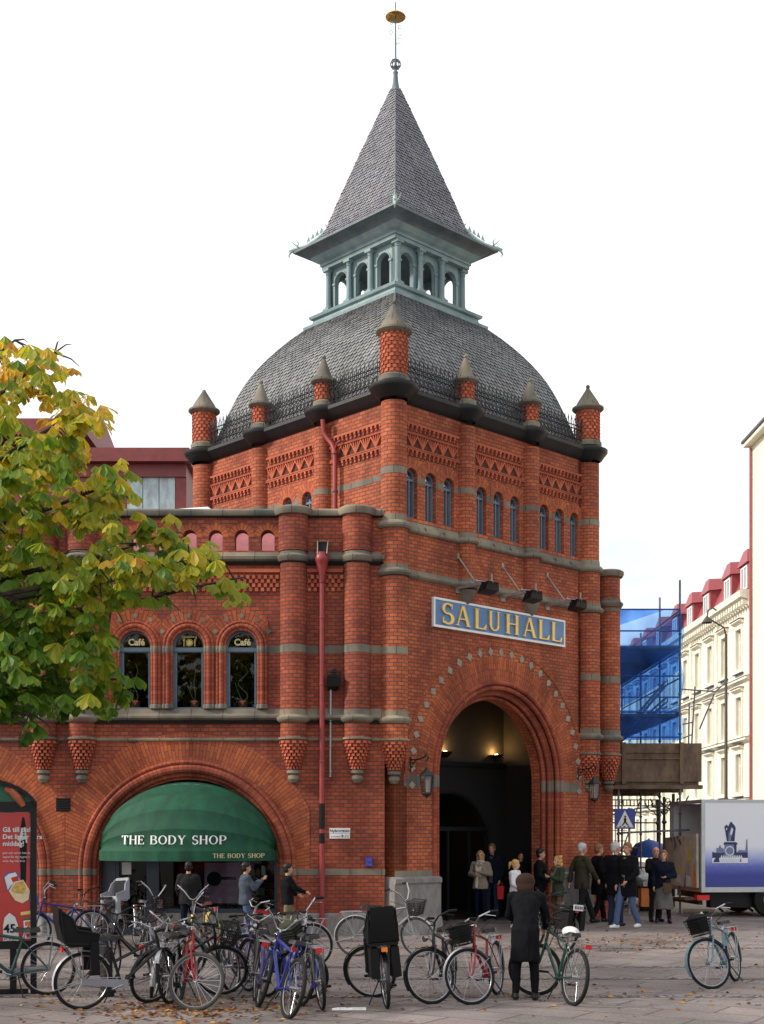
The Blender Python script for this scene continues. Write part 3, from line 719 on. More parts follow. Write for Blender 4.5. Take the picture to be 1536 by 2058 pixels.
for f in (FR2, FL2):
    mb = MB(f).mat('brick'); mb.plate([(0, 4.3), (TS, 4.3), (TS, ZTOP), (0, ZTOP)], [], 0, -.36); part('tower_wall', mb)
for u in WIN_R:
    arched_window('window', FR_, u, .155, 8.28, 9.12, .09, 'window_paint', None, .04, 'pane_bright', True)
for u in WIN_L:
    arched_window('window', FL_, u, .15, 8.28, 9.05, .09, 'window_paint', None, .04, 'pane_bright', True)
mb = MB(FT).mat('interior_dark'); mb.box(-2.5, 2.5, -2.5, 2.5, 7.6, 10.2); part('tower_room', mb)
# arches over the slim windows
for fr, ws, zc in ((FR_, WIN_R, 9.12), (FL_, WIN_L, 9.05)):
    for u in ws:
        mb = MB(fr).mat('brick_orange'); mb.archring(u, zc, .157, .36, 0, .007, n=16, clip=.262); part('window_arch', mb)
# sloped sills and string courses on the faces
def course(fr, prof, a, b, name, mat='stone'):
    mb = MB(fr).mat(mat); mb.extr(prof, a, b); return part(name, mb)
P_SILL = [(-.02, 7.97), (.05, 7.98), (.08, 8.01), (.08, 8.04), (.03, 8.09), (.006, 8.20), (-.02, 8.20)]
P_STR = [(-.02, 7.06), (.04, 7.07), (.08, 7.11), (.085, 7.14), (.04, 7.18), (.006, 7.25), (-.02, 7.25)]
for fr, a, b in ((FR_, .2, TS - .2), (FL_, .2, TS - .2), (FR2, .2, TS - .2), (FL2, .2, TS - .2)):
    course(fr, P_SILL, a, b, 'sill_course')
    course(fr, P_STR, a, b, 'string_course')
    course(fr, [(-.02, 10.50), (.04, 10.53), (.10, 10.58), (.15, 10.64), (.20, 10.69), (.20, 10.76), (.12, 10.80), (-.3, 10.84), (-.3, 10.50)], -.05, TS + .05, 'gutter', 'gutter')
for u in WIN_R:     # little sloped aprons under the slim windows
    mb = MB(FR_).mat('stone'); mb.hexa([(u - .17, -.16, 8.10), (u + .17, -.16, 8.10), (u + .20, .085, 8.03), (u - .20, .085, 8.03)], [(u - .16, -.16, 8.30), (u + .16, -.16, 8.30), (u + .20, .075, 8.10), (u - .20, .075, 8.10)])
    part('window_apron', mb)
for fr, cols, wl in ((FR_, (0, 2.08, 4.16, TS), WIN_R), (FL_, (0, 2.08, 4.16, TS), WIN_L)):
    x = .2
    for wu in wl + [None]:
        b = (wu - .16) if wu is not None else TS - .2
        if b > x: bandsegs(fr, [(x, b)], 9.0, 9.12, .0055)
        x = (wu or 0) + .16
# pierced brick decoration high on the walls: dentils, zigzag, dentils
def decor(fr, a, b):
    mb = MB(fr)
    mb.mat('recess_shade')
    L_ = b - a
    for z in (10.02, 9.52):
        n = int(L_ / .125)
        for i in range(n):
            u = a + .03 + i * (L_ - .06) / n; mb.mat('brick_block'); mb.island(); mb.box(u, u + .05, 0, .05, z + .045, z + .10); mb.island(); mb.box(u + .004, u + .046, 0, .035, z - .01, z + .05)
            mb.mat('recess_shade'); mb.island(); mb.box(u + .056, u + .108, 0, .004, z - .02, z + .075)  # flat dark plate painted as the shade between the dentils
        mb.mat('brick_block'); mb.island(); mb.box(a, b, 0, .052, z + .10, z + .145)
    mb.mat('recess_shade'); mb.island(); mb.box(a + .03, b - .03, 0, .003, 9.68, 9.93)  # dark backing plate, painted shade behind the zigzag
    mb.mat('brick_block'); n = max(3, int(L_ / .27)); st_ = (L_ - .06) / n
    for i in range(n):
        u0 = a + .03 + i * st_; um = u0 + st_ / 2; u1 = u0 + st_
        for (x0, x1) in ((u0, um), (u1, um), (u0 + st_ * .25, um), (u1 - st_ * .25, um), (um, um)):
            z0_, z1_ = 9.92, 9.69; d = Vector((x1 - x0, z1_ - z0_)).normalized(); nx, nz = -d.y * .014, d.x * .014
            mb.island(); mb.plate([(x0 - nx, z0_ - nz), (x0 + nx, z0_ + nz), (x1 + nx, z1_ + nz), (x1 - nx, z1_ - nz)], [], .04 + .0006 * (x0 - u0) / st_ + .0001 * i, 0)
    mb.island(); mb.box(a, b, 0, .052, 9.93, 9.965); mb.island(); mb.box(a, b, 0, .052, 9.64, 9.68)
    part('pierced_frieze', mb)
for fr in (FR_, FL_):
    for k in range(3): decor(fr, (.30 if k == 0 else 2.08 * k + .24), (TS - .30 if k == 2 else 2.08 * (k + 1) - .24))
# half columns of the upper tower
def gutter_ring(mb, u, w, r, R_):
    mb.mat('gutter'); mb.lathe(u, w, [(r, 10.51), (r + .05, 10.54), (r + (R_ - r) * .55, 10.61), (R_ - .02, 10.68), (R_, 10.71), (R_, 10.765), (R_ - .05, 10.79), (r + .02, 10.85), (0, 10.86)], 30)
def cap(mb, u, w, r, z, zt, big=False):
    mb.mat('stone'); mb.lathe(u, w, [(r, z - .02), (r + .05, z), (r + .09, z + .035), (r + .09, z + .075), (r + .02, z + .10), (r - .03, z + .2), (.055, zt - .05), (.03, zt)], 26)
    if big is not None:
        mb.ball((u, w, zt + .025), .048, 10, 6)
def top_turret(fr, u, r, z0, z1, zt, Rg, ball=True):
    mb = MB(fr); mb.mat('stone'); mb.lathe(u, 0, [(r + .04, z0 - .01), (r + .04, z0 + .08), (r, z0 + .12)], 24)
    mb.mat('brick'); mb.lathe(u, 0, [(r - .012, z0 + .1), (r - .012, z1)], 24)
    knobs(mb, u, 0, (z0 + .12, z1 - .02, lambda z: r - .012), 15 if r > .22 else 12, .074, .024)
    cap(mb, u, 0, r, z1, zt, True if ball else None)
    part('turret', mb)
for fr in (FR_, FL_, FR2, FL2):
    for k in (1, 2):
        u = 2.08 * k; mb = MB(fr); r = .205
        shaft_with_bands(mb, u, 0, r, 7.2, 10.4, [(9.0, 9.12)])
        ring(mb, u, 0, r, 8.0, [(-.01, -.03), (.05, -.02), (.08, .01), (.08, .04), (.04, .08), (.012, .10), (.012, .20), (-.01, .20)])
        ring(mb, u, 0, r, 7.1, [(-.01, -.04), (.05, -.03), (.085, .01), (.085, .04), (.04, .08), (.012, .10), (.012, .15), (-.01, .15)])
        mb.mat('stone'); mb.lathe(u, 0, [(0, 6.72), (.05, 6.73), (.16, 6.86), (.22, 7.03)], 20)
        gutter_ring(mb, u, 0, r, r + .20)
        part('half_column', mb); top_turret(fr, u, .185, 10.85, 11.33, 11.86, .4)
def corner_column(fr, u, low=True, tall=False, ball=True):
    mb = MB(fr); r = .275
    if low:
        shaft_with_bands(mb, u, 0, r, 3.78, 7.0, [(5.5, 5.64)])
        ring(mb, u, 0, r, 4.20, [(-.01, -.06), (.03, -.055), (.07, -.02), (.08, .01), (.08, .035), (.03, .07), (.012, .09), (.012, .19), (-.01, .19)])
        ring(mb, u, 0, r, 3.82, RINGS); corbel(mb, u, 0, r, 3.78, 3.12)
    shaft_with_bands(mb, u, 0, r - .002, 7.0, 8.0, []); shaft_with_bands(mb, u, 0, r - .02, 8.0, 10.45, [(9.02, 9.16)])
    ring(mb, u, 0, r, 8.0, [(-.01, -.05), (.05, -.04), (.08, .0), (.08, .04), (.04, .09), (.0, .11), (-.01, .23), (-.03, .23)])
    ring(mb, u, 0, r, 7.08, [(-.01, -.05), (.05, -.04), (.085, .0), (.085, .04), (.04, .08), (.012, .10), (.012, .17), (-.01, .17)])
    gutter_ring(mb, u, 0, r, .49 if tall else .45)
    part('corner_column', mb)
    top_turret(fr, u, .272, 10.86, 11.80 if tall else 11.68, 12.40 if tall else 12.22, .5, ball)
corner_column(FR_, 0, True, True); corner_column(FR_, TS, True); corner_column(FL_, TS, False, False, False); corner_column(FR2, TS, False)
# iron cresting between the turrets
def cresting(fr, a, b):
    mb = MB(fr).mat('iron'); z0 = 10.86; w = .05
    for z in (z0 + .08, z0 + .30, z0 + .38): mb.tube([(a, w, z), (b, w, z)], .014, 4)
    n = int((b - a) / .115)
    for i in range(n + 1):
        u = a + (b - a) * i / n; mb.tube([(u, w, z0 - .05), (u, w, z0 + .50)], [.012, .012], 4)
        mb.face([(u - .03, w, z0 + .50), (u, w, z0 + .43), (u + .03, w, z0 + .50), (u, w, z0 + .61)])
        if i < n:
            um = u + (b - a) / n / 2
            mb.tube([(um + .035 * math.cos(t * .785), w, z0 + .17 + .07 * math.sin(t * .785)) for t in range(8)], .009, 4, closed=True)
            mb.tube([(um, w, z0 + .3), (um, w, z0 + .48)], .010, 4)
    part('iron_cresting', mb)
for fr in (FR_, FL_, FR2, FL2):
    cresting(fr, .30, 2.08 - .2); cresting(fr, 2.08 + .2, 4.16 - .2); cresting(fr, 4.16 + .2, TS - .3)
# ---------------------------------------------------------------- slates
def slates(mb, prof, tw, th, name, under='slate_under'):
    """square-plan roof from a profile of (half width, z); hexagonal slates in courses on all four sides"""
    seg = [0]
    for i in range(1, len(prof)): seg.append(seg[-1] + math.hypot(prof[i][0] - prof[i - 1][0], prof[i][1] - prof[i - 1][1]))
    def at_(d):
        d = max(0, min(seg[-1], d))
        for i in range(1, len(prof)):
            if d <= seg[i] + 1e-9:
                t = (d - seg[i - 1]) / (seg[i] - seg[i - 1]); return (prof[i - 1][0] + t * (prof[i][0] - prof[i - 1][0]), prof[i - 1][1] + t * (prof[i][1] - prof[i - 1][1]))
        return prof[-1]
    rows = int(seg[-1] / th); rng = random.Random(3)
    dirs = [((1, 0), (0, -1)), ((0, 1), (1, 0)), ((-1, 0), (0, 1)), ((0, -1), (-1, 0))]
    mb.mat(under)
    for (ax, nx) in dirs:
        mb.island()
        for i in range(len(prof) - 1):
            (h0, z0), (h1, z1) = prof[i], prof[i + 1]
            mb.face([(ax[0] * s_ * h + nx[0] * h, ax[1] * s_ * h + nx[1] * h, z) for s_, h, z in ((-1, h0, z0), (1, h0, z0), (1, h1, z1), (-1, h1, z1))])
    mb.mat(name)
    for (ax, nx) in dirs:
        for k in range(rows + 1):
            d = k * th; hw = at_(d)[0]
            n = int(hw / tw) + 2
            for i in range(-n, n + 1):
                u = (i + (.5 if k % 2 else 0)) * tw
                if abs(u) > hw + tw * .35: continue
                def P(uu, dd, lift):
                    h, z = at_(dd); (ha, za), (hb, zb) = at_(dd - .05), at_(dd + .05)
                    t = Vector((zb - za, ha - hb)); t.normalize() if t.length > 1e-9 else None
                    hh = h + lift * abs(t.x); zz = z + lift * t.y
                    uu = max(-hh, min(hh, uu))
                    return (ax[0] * uu + nx[0] * hh, ax[1] * uu + nx[1] * hh, zz)
                j = rng.uniform(-.004, .004); g = tw * .45; lf = .030 + rng.uniform(-.005, .006)
                mb.island()
                a_, b_, c_ = P(u, d - th * .62 + j, lf), P(u + g, d - th * .12 + j, lf * .8), P(u - g, d - th * .12 + j, lf * .8)
                mb.mat(name); mb.face([a_, b_, P(u + g, d + th * .9, .006), P(u - g, d + th * .9, .006), c_])
                mb.mat(under); mb.island(); a2, b2, c2 = P(u, d - th * .62 + j - .012, .0), P(u + g, d - th * .12 + j - .012, 0), P(u - g, d - th * .12 + j - .012, 0)
                mb.face([a2, b2, b_, a_]); mb.face([c2, a2, a_, c_])
DOME = [(3.02, 10.80), (2.93, 10.98), (2.86, 11.18), (2.80, 11.35), (2.745, 11.53), (2.68, 11.72), (2.61, 11.92), (2.53, 12.12), (2.44, 12.32), (2.33, 12.52), (2.205, 12.72), (2.06, 12.92), (1.90, 13.12), (1.72, 13.32), (1.55, 13.49), (1.42, 13.62)]
SPIRE = [(1.64, 15.36), (1.50, 15.43), (1.33, 15.56), (1.22, 15.72), (1.13, 15.90), (1.04, 16.18), (.95, 16.48), (.615, 17.50), (.26, 18.56), (.07, 19.12)]
FTS = lambda u, w, z: FT(u, w, z)
mb = MB(FTS); slates(mb, DOME, .118, .094, 'slate_dome'); part('dome_roof', mb, smooth=0)
mb = MB(FTS); slates(mb, SPIRE, .098, .082, 'slate_spire'); part('spire_roof', mb, smooth=0)
def sq(mb, prof, mat):
    """square mouldings: profile of (half width, z)"""
    mb.mat(mat)
    for i in range(len(prof) - 1):
        (h0, z0), (h1, z1) = prof[i], prof[i + 1]
        for a, b in (((1, 1), (-1, 1)), ((-1, 1), (-1, -1)), ((-1, -1), (1, -1)), ((1, -1), (1, 1))):
            mb.face([(a[0] * h0, a[1] * h0, z0), (b[0] * h0, b[1] * h0, z0), (b[0] * h1, b[1] * h1, z1), (a[0] * h1, a[1] * h1, z1)],
                    [(-h0, z0), (h0, z0), (h1, z1), (-h1, z1)])
mb = MB(FT)
sq(mb, [(1.36, 13.56), (1.50, 13.58), (1.51, 13.64), (1.45, 13.67), (1.36, 13.70), (1.34, 13.80), (1.40, 13.82), (1.42, 13.88), (1.33, 13.92), (1.24, 13.94), (0, 13.95)], 'copper')
part('belfry_base', mb)
# corner hips in lead
mb = MB(FT).mat('slate_dome')
for sx, sy in ((1, 1), (1, -1), (-1, 1), (-1, -1)):
    mb.island(); mb.tube([(sx * h * 1.003, sy * h * 1.003, z + .01) for h, z in DOME], .022, 6)
    mb.island(); mb.tube([(sx * h, sy * h, z + .01) for h, z in SPIRE], .020, 6)
part('ridge_capping', mb)
AB = [-.70, 0, .70]
for s_ in range(4):
    ca, sa = [(1, 0), (0, 1), (-1, 0), (0, -1)][s_]
    fb = (lambda ca, sa: lambda u, w, z: FT(ca * u - sa * (-1.06 - w), sa * u + ca * (-1.06 - w), z))(ca, sa)
    mb = MB(fb).mat('copper')
    mb.plate([(-1.06, 13.94), (1.06, 13.94), (1.06, 14.96), (-1.06, 14.96)], [archpts(u, 14.60, .195, 14.04, 14) for u in AB], 0, -.10)
    aw = part('belfry_arcade', mb)
    for u in AB:
        mb = MB(fb).mat('copper'); mb.archroll(u, 14.60, .215, .005, .018, None, 14, 6)
        for s2 in (-1, 1): mb.box(u + s2 * .225 - .045, u + s2 * .225 + .045, -.01, .03, 14.56, 14.61); mb.box(u + s2 * .225 - .03, u + s2 * .225 + .03, -.005, .012, 13.95, 14.56)
        mb.build('arch_trim', None, aw)
    for k in range(3):
        u = -1.05 + .70 * k
        mb = MB(fb).mat('copper'); w = .07
        mb.lathe(u, w, [(.09, 13.95), (.09, 14.07), (.066, 14.09), (.062, 14.2), (.056, 14.80), (.07, 14.82), (.058, 14.84), (.085, 14.90)], 16)
        mb.box(u - .10, u + .10, w - .10, w + .10, 13.935, 14.04); mb.box(u - .095, u + .095, w - .095, w + .095, 14.89, 14.955)
        mb.build('belfry_column', None, aw)
mb = MB(FT)
sq(mb, [(1.0, 14.95), (1.20, 14.955), (1.20, 15.03), (1.23, 15.04), (1.23, 15.09), (1.26, 15.11)], 'copper'); part('entablature', mb)
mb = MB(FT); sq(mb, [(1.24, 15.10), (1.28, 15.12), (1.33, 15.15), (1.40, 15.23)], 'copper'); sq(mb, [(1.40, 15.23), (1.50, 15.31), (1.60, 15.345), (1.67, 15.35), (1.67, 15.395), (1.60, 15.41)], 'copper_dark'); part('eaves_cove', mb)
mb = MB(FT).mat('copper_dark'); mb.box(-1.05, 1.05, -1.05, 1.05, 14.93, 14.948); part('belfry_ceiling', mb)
mb = MB(FT).mat('copper_dark'); mb.box(-.06, .06, -.06, .06, 13.95, 14.93); part('belfry_post', mb)
for k in range(8):
    pass
# dragons on the eaves corners
for sx, sy in ((1, 1), (1, -1), (-1, 1), (-1, -1)):
    mb = MB(FT).mat('copper_pale'); D = lambda d, z, o=0: (sx * d / 1.4142 + o * sy, sy * d / 1.4142 - o * sx, z)
    mb.tube([D(1.62, 16.02), D(1.56, 15.94), D(1.64, 15.84), D(1.72, 15.75), D(1.86, 15.63), D(2.05, 15.52), D(2.22, 15.46), D(2.36, 15.43), D(2.46, 15.41)], [.012, .03, .045, .05, .055, .055, .05, .045, .02], 8)
    mb.tube([D(2.30, 15.45), D(2.42, 15.38), D(2.46, 15.30), D(2.42, 15.24)], [.03, .03, .02, .006], 6)        # jaw and beard
    mb.tube([D(2.26, 15.48), D(2.24, 15.60), D(2.30, 15.68)], [.022, .016, .004], 6)                              # horn
    for o in (-.05, .05): mb.tube([D(2.2, 15.46, o * .5), D(2.32, 15.52, o * 1.5), D(2.40, 15.58, o * 2)], [.016, .012, .003], 5)
    for q in range(4): mb.island(); mb.face([D(1.66 + q * .1, 15.86 - q * .07), D(1.70 + q * .1, 15.97 - q * .07), D(1.76 + q * .1, 15.80 - q * .07)])
    part('eaves_dragon', mb)
# finial, pole, gilded disc and scrollwork
mb = MB(FT).mat('copper_dark')
mb.lathe(0, 0, [(.11, 19.02), (.13, 19.06), (.10, 19.10), (.07, 19.25), (.05, 19.45), (.065, 19.5), (.04, 19.53), (.03, 19.56)], 14)
mb.lathe(0, 0, [(.03, 19.56), (.06, 19.62), (.045, 19.66), (.03, 19.68), (.028, 19.80)], 12)
for k in range(8):
    a = k * math.pi / 4; mb.island(); mb.tube([(math.cos(a) * r_, math.sin(a) * r_, z) for r_, z in ((.03, 19.58), (.10, 19.62), (.125, 19.69), (.10, 19.76), (.03, 19.80))], .012, 5)
mb.island(); mb.tube([(.125 * math.cos(t * .4488), .125 * math.sin(t * .4488), 19.69) for t in range(14)], .012, 5, closed=True)
fin = part('finial', mb)
mb = MB(FT).mat('copper_dark'); mb.tube([(0, 0, 19.7), (0, 0, 21.12)], [.022, .013], 8); mb.build('pole', None, fin)
mb = MB(FT).mat('brass_dull'); mb.lathe(0, 0, [(.012, 20.86), (.10, 20.83), (.19, 20.80), (.235, 20.775), (.225, 20.79), (.12, 20.87), (.05, 20.90), (.012, 20.93)], 24)
for k in range(8): mb.tube([(.235 * math.cos(k * .785), .235 * math.sin(k * .785), 20.775), (.012 * math.cos(k * .785), .012 * math.sin(k * .785), 20.81)], .006, 4)
mb.build('gilded_disc', None, fin)
mb = MB(FT).mat('copper_pale')
def curl(mb, s_, z0, rad, ph, turns=1.1):
    # one plane of scrollwork, turned towards the square
    pts = []
    for i in range(15):
        t = ph + turns * 6.28 * i / 14; rr = rad * (1 - .45 * i / 14); u = s_ * (.05 + rad) + rr * math.cos(t); pts.append((u * .7071, -u * .7071, z0 + rr * math.sin(t)))
    mb.tube(pts, .007, 5)
curl(mb, 1, 20.32, .055, 3.1); curl(mb, 1, 20.55, .045, 3.1); curl(mb, -1, 20.42, .055, 0); curl(mb, -1, 20.64, .04, 0)
mb.tube([(0, 0, 20.15), (.06, -.06, 20.18), (.08, -.08, 20.12)], .008, 5); mb.build('scrollwork', None, fin)

# ---------------------------------------------------------------- entrance
RI = [2.05, 1.94, 1.84, 1.75]; WI = [0, -.13, -.25, -.36]
mb = MB(FR_).mat('brick_orange'); mb.archring(AC, AZ, 2.08, 2.34, 0, .007, n=64); mb.archring(AC, AZ, 2.345, 2.58, 0, .0072, n=64); part('arch_voussoirs', mb)
mb = MB(FR_).mat('brick_orange'); mb.archring(AC, AZ, 2.83, 2.90, 0, .012, R(-2), R(182), n=64); part('arch_hood', mb)
for k in range(27):
    mb = MB(FR_).mat('stone_pale'); diamond(mb, AC, AZ, R(-4) + (math.pi + R(8)) * k / 26, 2.71, .098, .004, .014); part('stone_diamond', mb)
mb = MB(FR_)
for k in range(1, 4):
    mb.mat('brick'); ro, ri, w = RI[k - 1], RI[k], WI[k]
    pl_ = [(AC - ro, 0)] + [(AC + ro * math.cos(math.pi * (1 - i / 40)), AZ + ro * math.sin(math.pi * (1 - i / 40))) for i in range(41)] + [(AC + ro, 0), (AC + ri, 0)] + [(AC + ri * math.cos(math.pi * i / 40), AZ + ri * math.sin(math.pi * i / 40)) for i in range(41)] + [(AC - ri, 0)]
    mb.plate(pl_, [], w, w - .13 if k < 3 else -.60)
part('entrance_reveal', mb)
mb = MB(FR_)
ROLLS = ((2.06, .01, .05), (1.955, -.03, .055), (1.90, -.13, .038), (1.845, -.17, .05), (1.76, -.27, .05))
for rad, w, rr in ROLLS:
    mb.mat('brick_roll'); mb.archroll(AC, AZ, rad, w, rr, .0, 56, 10)
    mb.mat('stone')
    for s_ in (-1, 1): mb.lathe(AC + s_ * rad, w, [(rr, 2.93), (rr + .005, 2.935), (rr + .005, 3.175), (rr, 3.18)], 12)
part('entrance_moulding', mb)
bandsegs(FR_, [(.27, AC - 2.06), (AC + 2.06, TS - .27)], 2.93, 3.18)
bandsegs(FR_, [(.02, AC - 2.06), (AC + 2.06, TS - .02)], 1.14, 1.26)
for a, b in ((-.12, AC - 2.0), (AC + 2.0, TS + .05)):
    mb = MB(FR_).mat('granite')
    mb.extr([(-.2, 0), (.20, 0), (.17, .30), (.14, .34), (.14, .98), (.17, 1.02), (.17, 1.10), (.10, 1.14), (-.2, 1.14)], a, b); part('granite_pier_base', mb)
# vestibule
mb = MB(FR_)
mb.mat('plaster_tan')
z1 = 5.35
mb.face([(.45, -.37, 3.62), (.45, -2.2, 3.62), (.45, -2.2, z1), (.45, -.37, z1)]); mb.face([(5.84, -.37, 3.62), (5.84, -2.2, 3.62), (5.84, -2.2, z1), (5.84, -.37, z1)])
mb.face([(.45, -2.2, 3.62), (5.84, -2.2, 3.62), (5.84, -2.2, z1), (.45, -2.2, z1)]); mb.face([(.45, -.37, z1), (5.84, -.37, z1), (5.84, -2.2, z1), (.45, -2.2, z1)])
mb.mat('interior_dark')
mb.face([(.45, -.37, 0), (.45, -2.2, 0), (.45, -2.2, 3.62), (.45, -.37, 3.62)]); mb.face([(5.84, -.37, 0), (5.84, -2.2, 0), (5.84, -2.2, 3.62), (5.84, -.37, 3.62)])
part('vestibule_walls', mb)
mb = MB(FR_).mat('interior_dark'); DR = 1.45; DC = 3.9
mb.plate([(.45, 0), (DC - DR, 0)] + [(DC + DR * math.cos(math.pi * (1 - i / 24)), 1.5 + DR * math.sin(math.pi * (1 - i / 24))) for i in range(25)] + [(DC + DR, 0), (5.84, 0), (5.84, 3.6), (.45, 3.6)], [], -2.19, -2.35)
mb.mat('door_paint'); mb.box(.45, 5.84, -2.19, -2.1, 3.55, 3.66); mb.archroll(DC, 1.5, DR, -2.17, .04, 0, 30)
for u in (DC - .72, DC, DC + .72): mb.box(u - .03, u + .03, -2.25, -2.19, 0, 2.1)
mb.box(DC - DR, DC + DR, -2.25, -2.19, 2.06, 2.16); part('door_screen', mb)
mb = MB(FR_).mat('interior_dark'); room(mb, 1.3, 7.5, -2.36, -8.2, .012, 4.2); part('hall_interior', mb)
mb = MB(FR_).mat('galvanised'); mb.box(1.35, 1.85, -1.2, -.75, 0, 1.45); mb.box(1.4, 1.8, -.75, -.7, .7, 1.3); tag(mb.build('information_stand'), 'grey metal stand just inside the entrance, left of the people', 'stand')
# lit lamps: two uplighters on the back wall, a row of bulbs deep in the hall
m_, nt_m, b_m = _mat('lamp_glow'); b_m.inputs['Emission Color'].default_value = (1.0, 0.62, 0.22, 1); b_m.inputs['Emission Strength'].default_value = 14; b_m.inputs['Base Color'].default_value = (0.8, 0.6, 0.3, 1)
m_, nt_m, b_m = _mat('bulb_glow'); b_m.inputs['Emission Color'].default_value = (1.0, 0.86, 0.6, 1); b_m.inputs['Emission Strength'].default_value = 18; b_m.inputs['Base Color'].default_value = (0.8, 0.7, 0.5, 1)
for u, lab in ((5.44, 'lit half-round uplighter in the middle of the entrance back wall'), (3.68, 'lit uplighter half hidden by the left jamb of the entrance arch')):
    p = FR_(u, -2.08, 3.86); s_ = thing('wall_uplighter', lab, 'lamp', p, 0, 'uplighters in the entrance')
    mb = MB().mat('black_metal'); mb.lathe(0, 0, [(0, -.13), (.06, -.12), (.15, -.04), (.17, 0), (.155, 0), (.05, -.10), (0, -.10)], 18); mb.tube([(0, 0, -.06), (-.07, .08, -.06)], .02, 6); mb.build('bowl', None, s_, local=True)
    mb = MB().mat('lamp_glow'); mb.lathe(0, 0, [(0, -.02), (.12, -.02)], 16); mb.ball((0, 0, -.03), .06); mb.build('bulb', None, s_, local=True)
    l = bpy.data.lights.new('uplighter_light', 'POINT'); l.energy = 4.5; l.color = (1.0, 0.58, 0.22); l.shadow_soft_size = .05
    lo = bpy.data.objects.new('uplighter_light', l); COL.objects.link(lo); q = FR_(u, -2.10, 3.94); lo.location = q
row = thing('hall_lamps', 'row of small bright bulbs hanging deep inside the dark hall', 'lamp', FR_(4.5, -5.2, 2.4))
mb = MB(FR_).mat('bulb_glow')
for k, (u, w) in enumerate(((3.9, -5), (4.6, -5.2), (4.75, -4.9), (5.2, -5.1), (5.6, -4.7), (5.75, -4.8), (6.0, -4.8), (6.3, -4.5))):
    mb.ball((u, w, 2.12 + .02 * (k % 3)), .028, 8, 5)
mb.build('bulb_row', None, row)
mb = MB(FR_).mat('black_metal'); mb.tube([(3.6, -5, 2.22), (6.6, -4.7, 2.22)], .012, 5); mb.build('lamp_rail', None, row)

# ---------------------------------------------------------------- red-clad roof storey behind the wing
mb = MB(); rc = thing('roof_storey', 'dark red metal clad roof storey with translucent panels rising behind the parapet', 'building', (-6, 34, 7))
x0, x1 = at(150, 0, 34)[0], at(374, 0, 34)[0]
zt, zf, zg, zb = at(0, 905, 34)[2], at(0, 932, 34)[2], at(0, 958, 34)[2], 7.0
mb.mat('red_metal'); mb.extr([(0, 0), (0, 0)], 0, 0) if False else None
mb.box(x0 - 4, x1 + .12, 33.75, 38, zf, zt); mb.box(x0 - 4, x1, 34.0, 38, zg, zf); part('fascia', mb, parent=rc)
mb = MB().mat('red_metal'); mb.box(x1 - .28, x1, 34.05, 38, zb, zg); mb.box(x0 - 4, x1 - 1.55, 34.06, 38, zb, zg); part('cladding', mb, parent=rc)
weathered('frosted', (0.50, 0.66, 0.68), (0.36, 0.40, 0.43), 0.5, scale=6)
mb = MB().mat('frosted')
for k in range(3): mb.box(x1 - 1.54 + k * .42, x1 - 1.54 + k * .42 + .40, 34.08, 34.14, zb, zg)
part('translucent_panel', mb, parent=rc)
mb = MB().mat('red_metal'); gx0, gx1 = at(120, 0, 37)[0], at(252, 0, 37)[0]; gz = at(0, 905, 37)[2]; gt = at(0, 858, 37)[2]
mb.extr([(34.2, gz - .4), (34.2, gz), (36.2, gt), (39, gz), (39, gz - .4)], gx0 - 6, gx1 - .45); part('gable_roof', mb, parent=rc)
mb = MB().mat('white_paint'); mb.hexa([(PX(345), 26.0, 8.35), (PX(428), 25.95, 8.35), (PX(420), 26.6, 8.35), (PX(345), 26.6, 8.35)], [(PX(347), 26.05, 8.41), (PX(415), 26.0, 8.44), (PX(412), 26.5, 8.50), (PX(350), 26.5, 8.42)])
tag(mb.build('plastic_sheet'), 'crumpled white plastic sheet lying on the parapet left of the tower', 'sheet')
# ================================================================ things fixed to the hall
def lettering(fr, text, u0, u1, z0, h, w, depth, mat, parent, name='lettering', track=.06, place=None):
    wd, quads = serif_line(text, track); k_ = (u1 - u0) / wd
    mb = MB(fr).mat(mat)
    for k, q in enumerate(quads):
        mb.island(); d = w + depth + .0002 * (k % 9)
        if place: mb.face([place(u0 + p[0] * k_, z0 + p[1] * h, .0002 * (k % 9)) for p in q])
        else:
            mb.face([(u0 + p[0] * k_, d, z0 + p[1] * h) for p in q])
            for i in range(4):
                a, b = q[i], q[(i + 1) % 4]; mb.face([(u0 + a[0] * k_, d, z0 + a[1] * h), (u0 + b[0] * k_, d, z0 + b[1] * h), (u0 + b[0] * k_, w, z0 + b[1] * h), (u0 + a[0] * k_, w, z0 + a[1] * h)])
    return mb.build(name, None, parent, smooth=0)
def sdir(px, e=0.0):     # place along the entrance face seen at this photo column
    t = (px - 768) / FPX; ox = P0.x - UL.x * (-e) ; 
    return (t * P0.y - P0.x) / (UR.x - t * UR.y)
sg = thing('market_sign', 'long blue enamel sign with white edge and gold letters reading SALUHALL over the entrance arch', 'sign', FR_(3.2, .05, 6.2))
mb = MB(FR_).mat('sign_blue'); mb.box(1.10, 5.30, 0, .05, 6.22, 6.74); mb.build('panel', None, sg)
mb = MB(FR_).mat('white_paint'); mb.plate([(1.07, 6.18), (5.33, 6.18), (5.33, 6.78), (1.07, 6.78)], [[(1.115, 6.225), (5.285, 6.225), (5.285, 6.735), (1.115, 6.735)]], .06, 0); mb.build('border', None, sg)
mb = MB(FR_); X_ = lambda zx: sdir(740 + zx / 2.844)
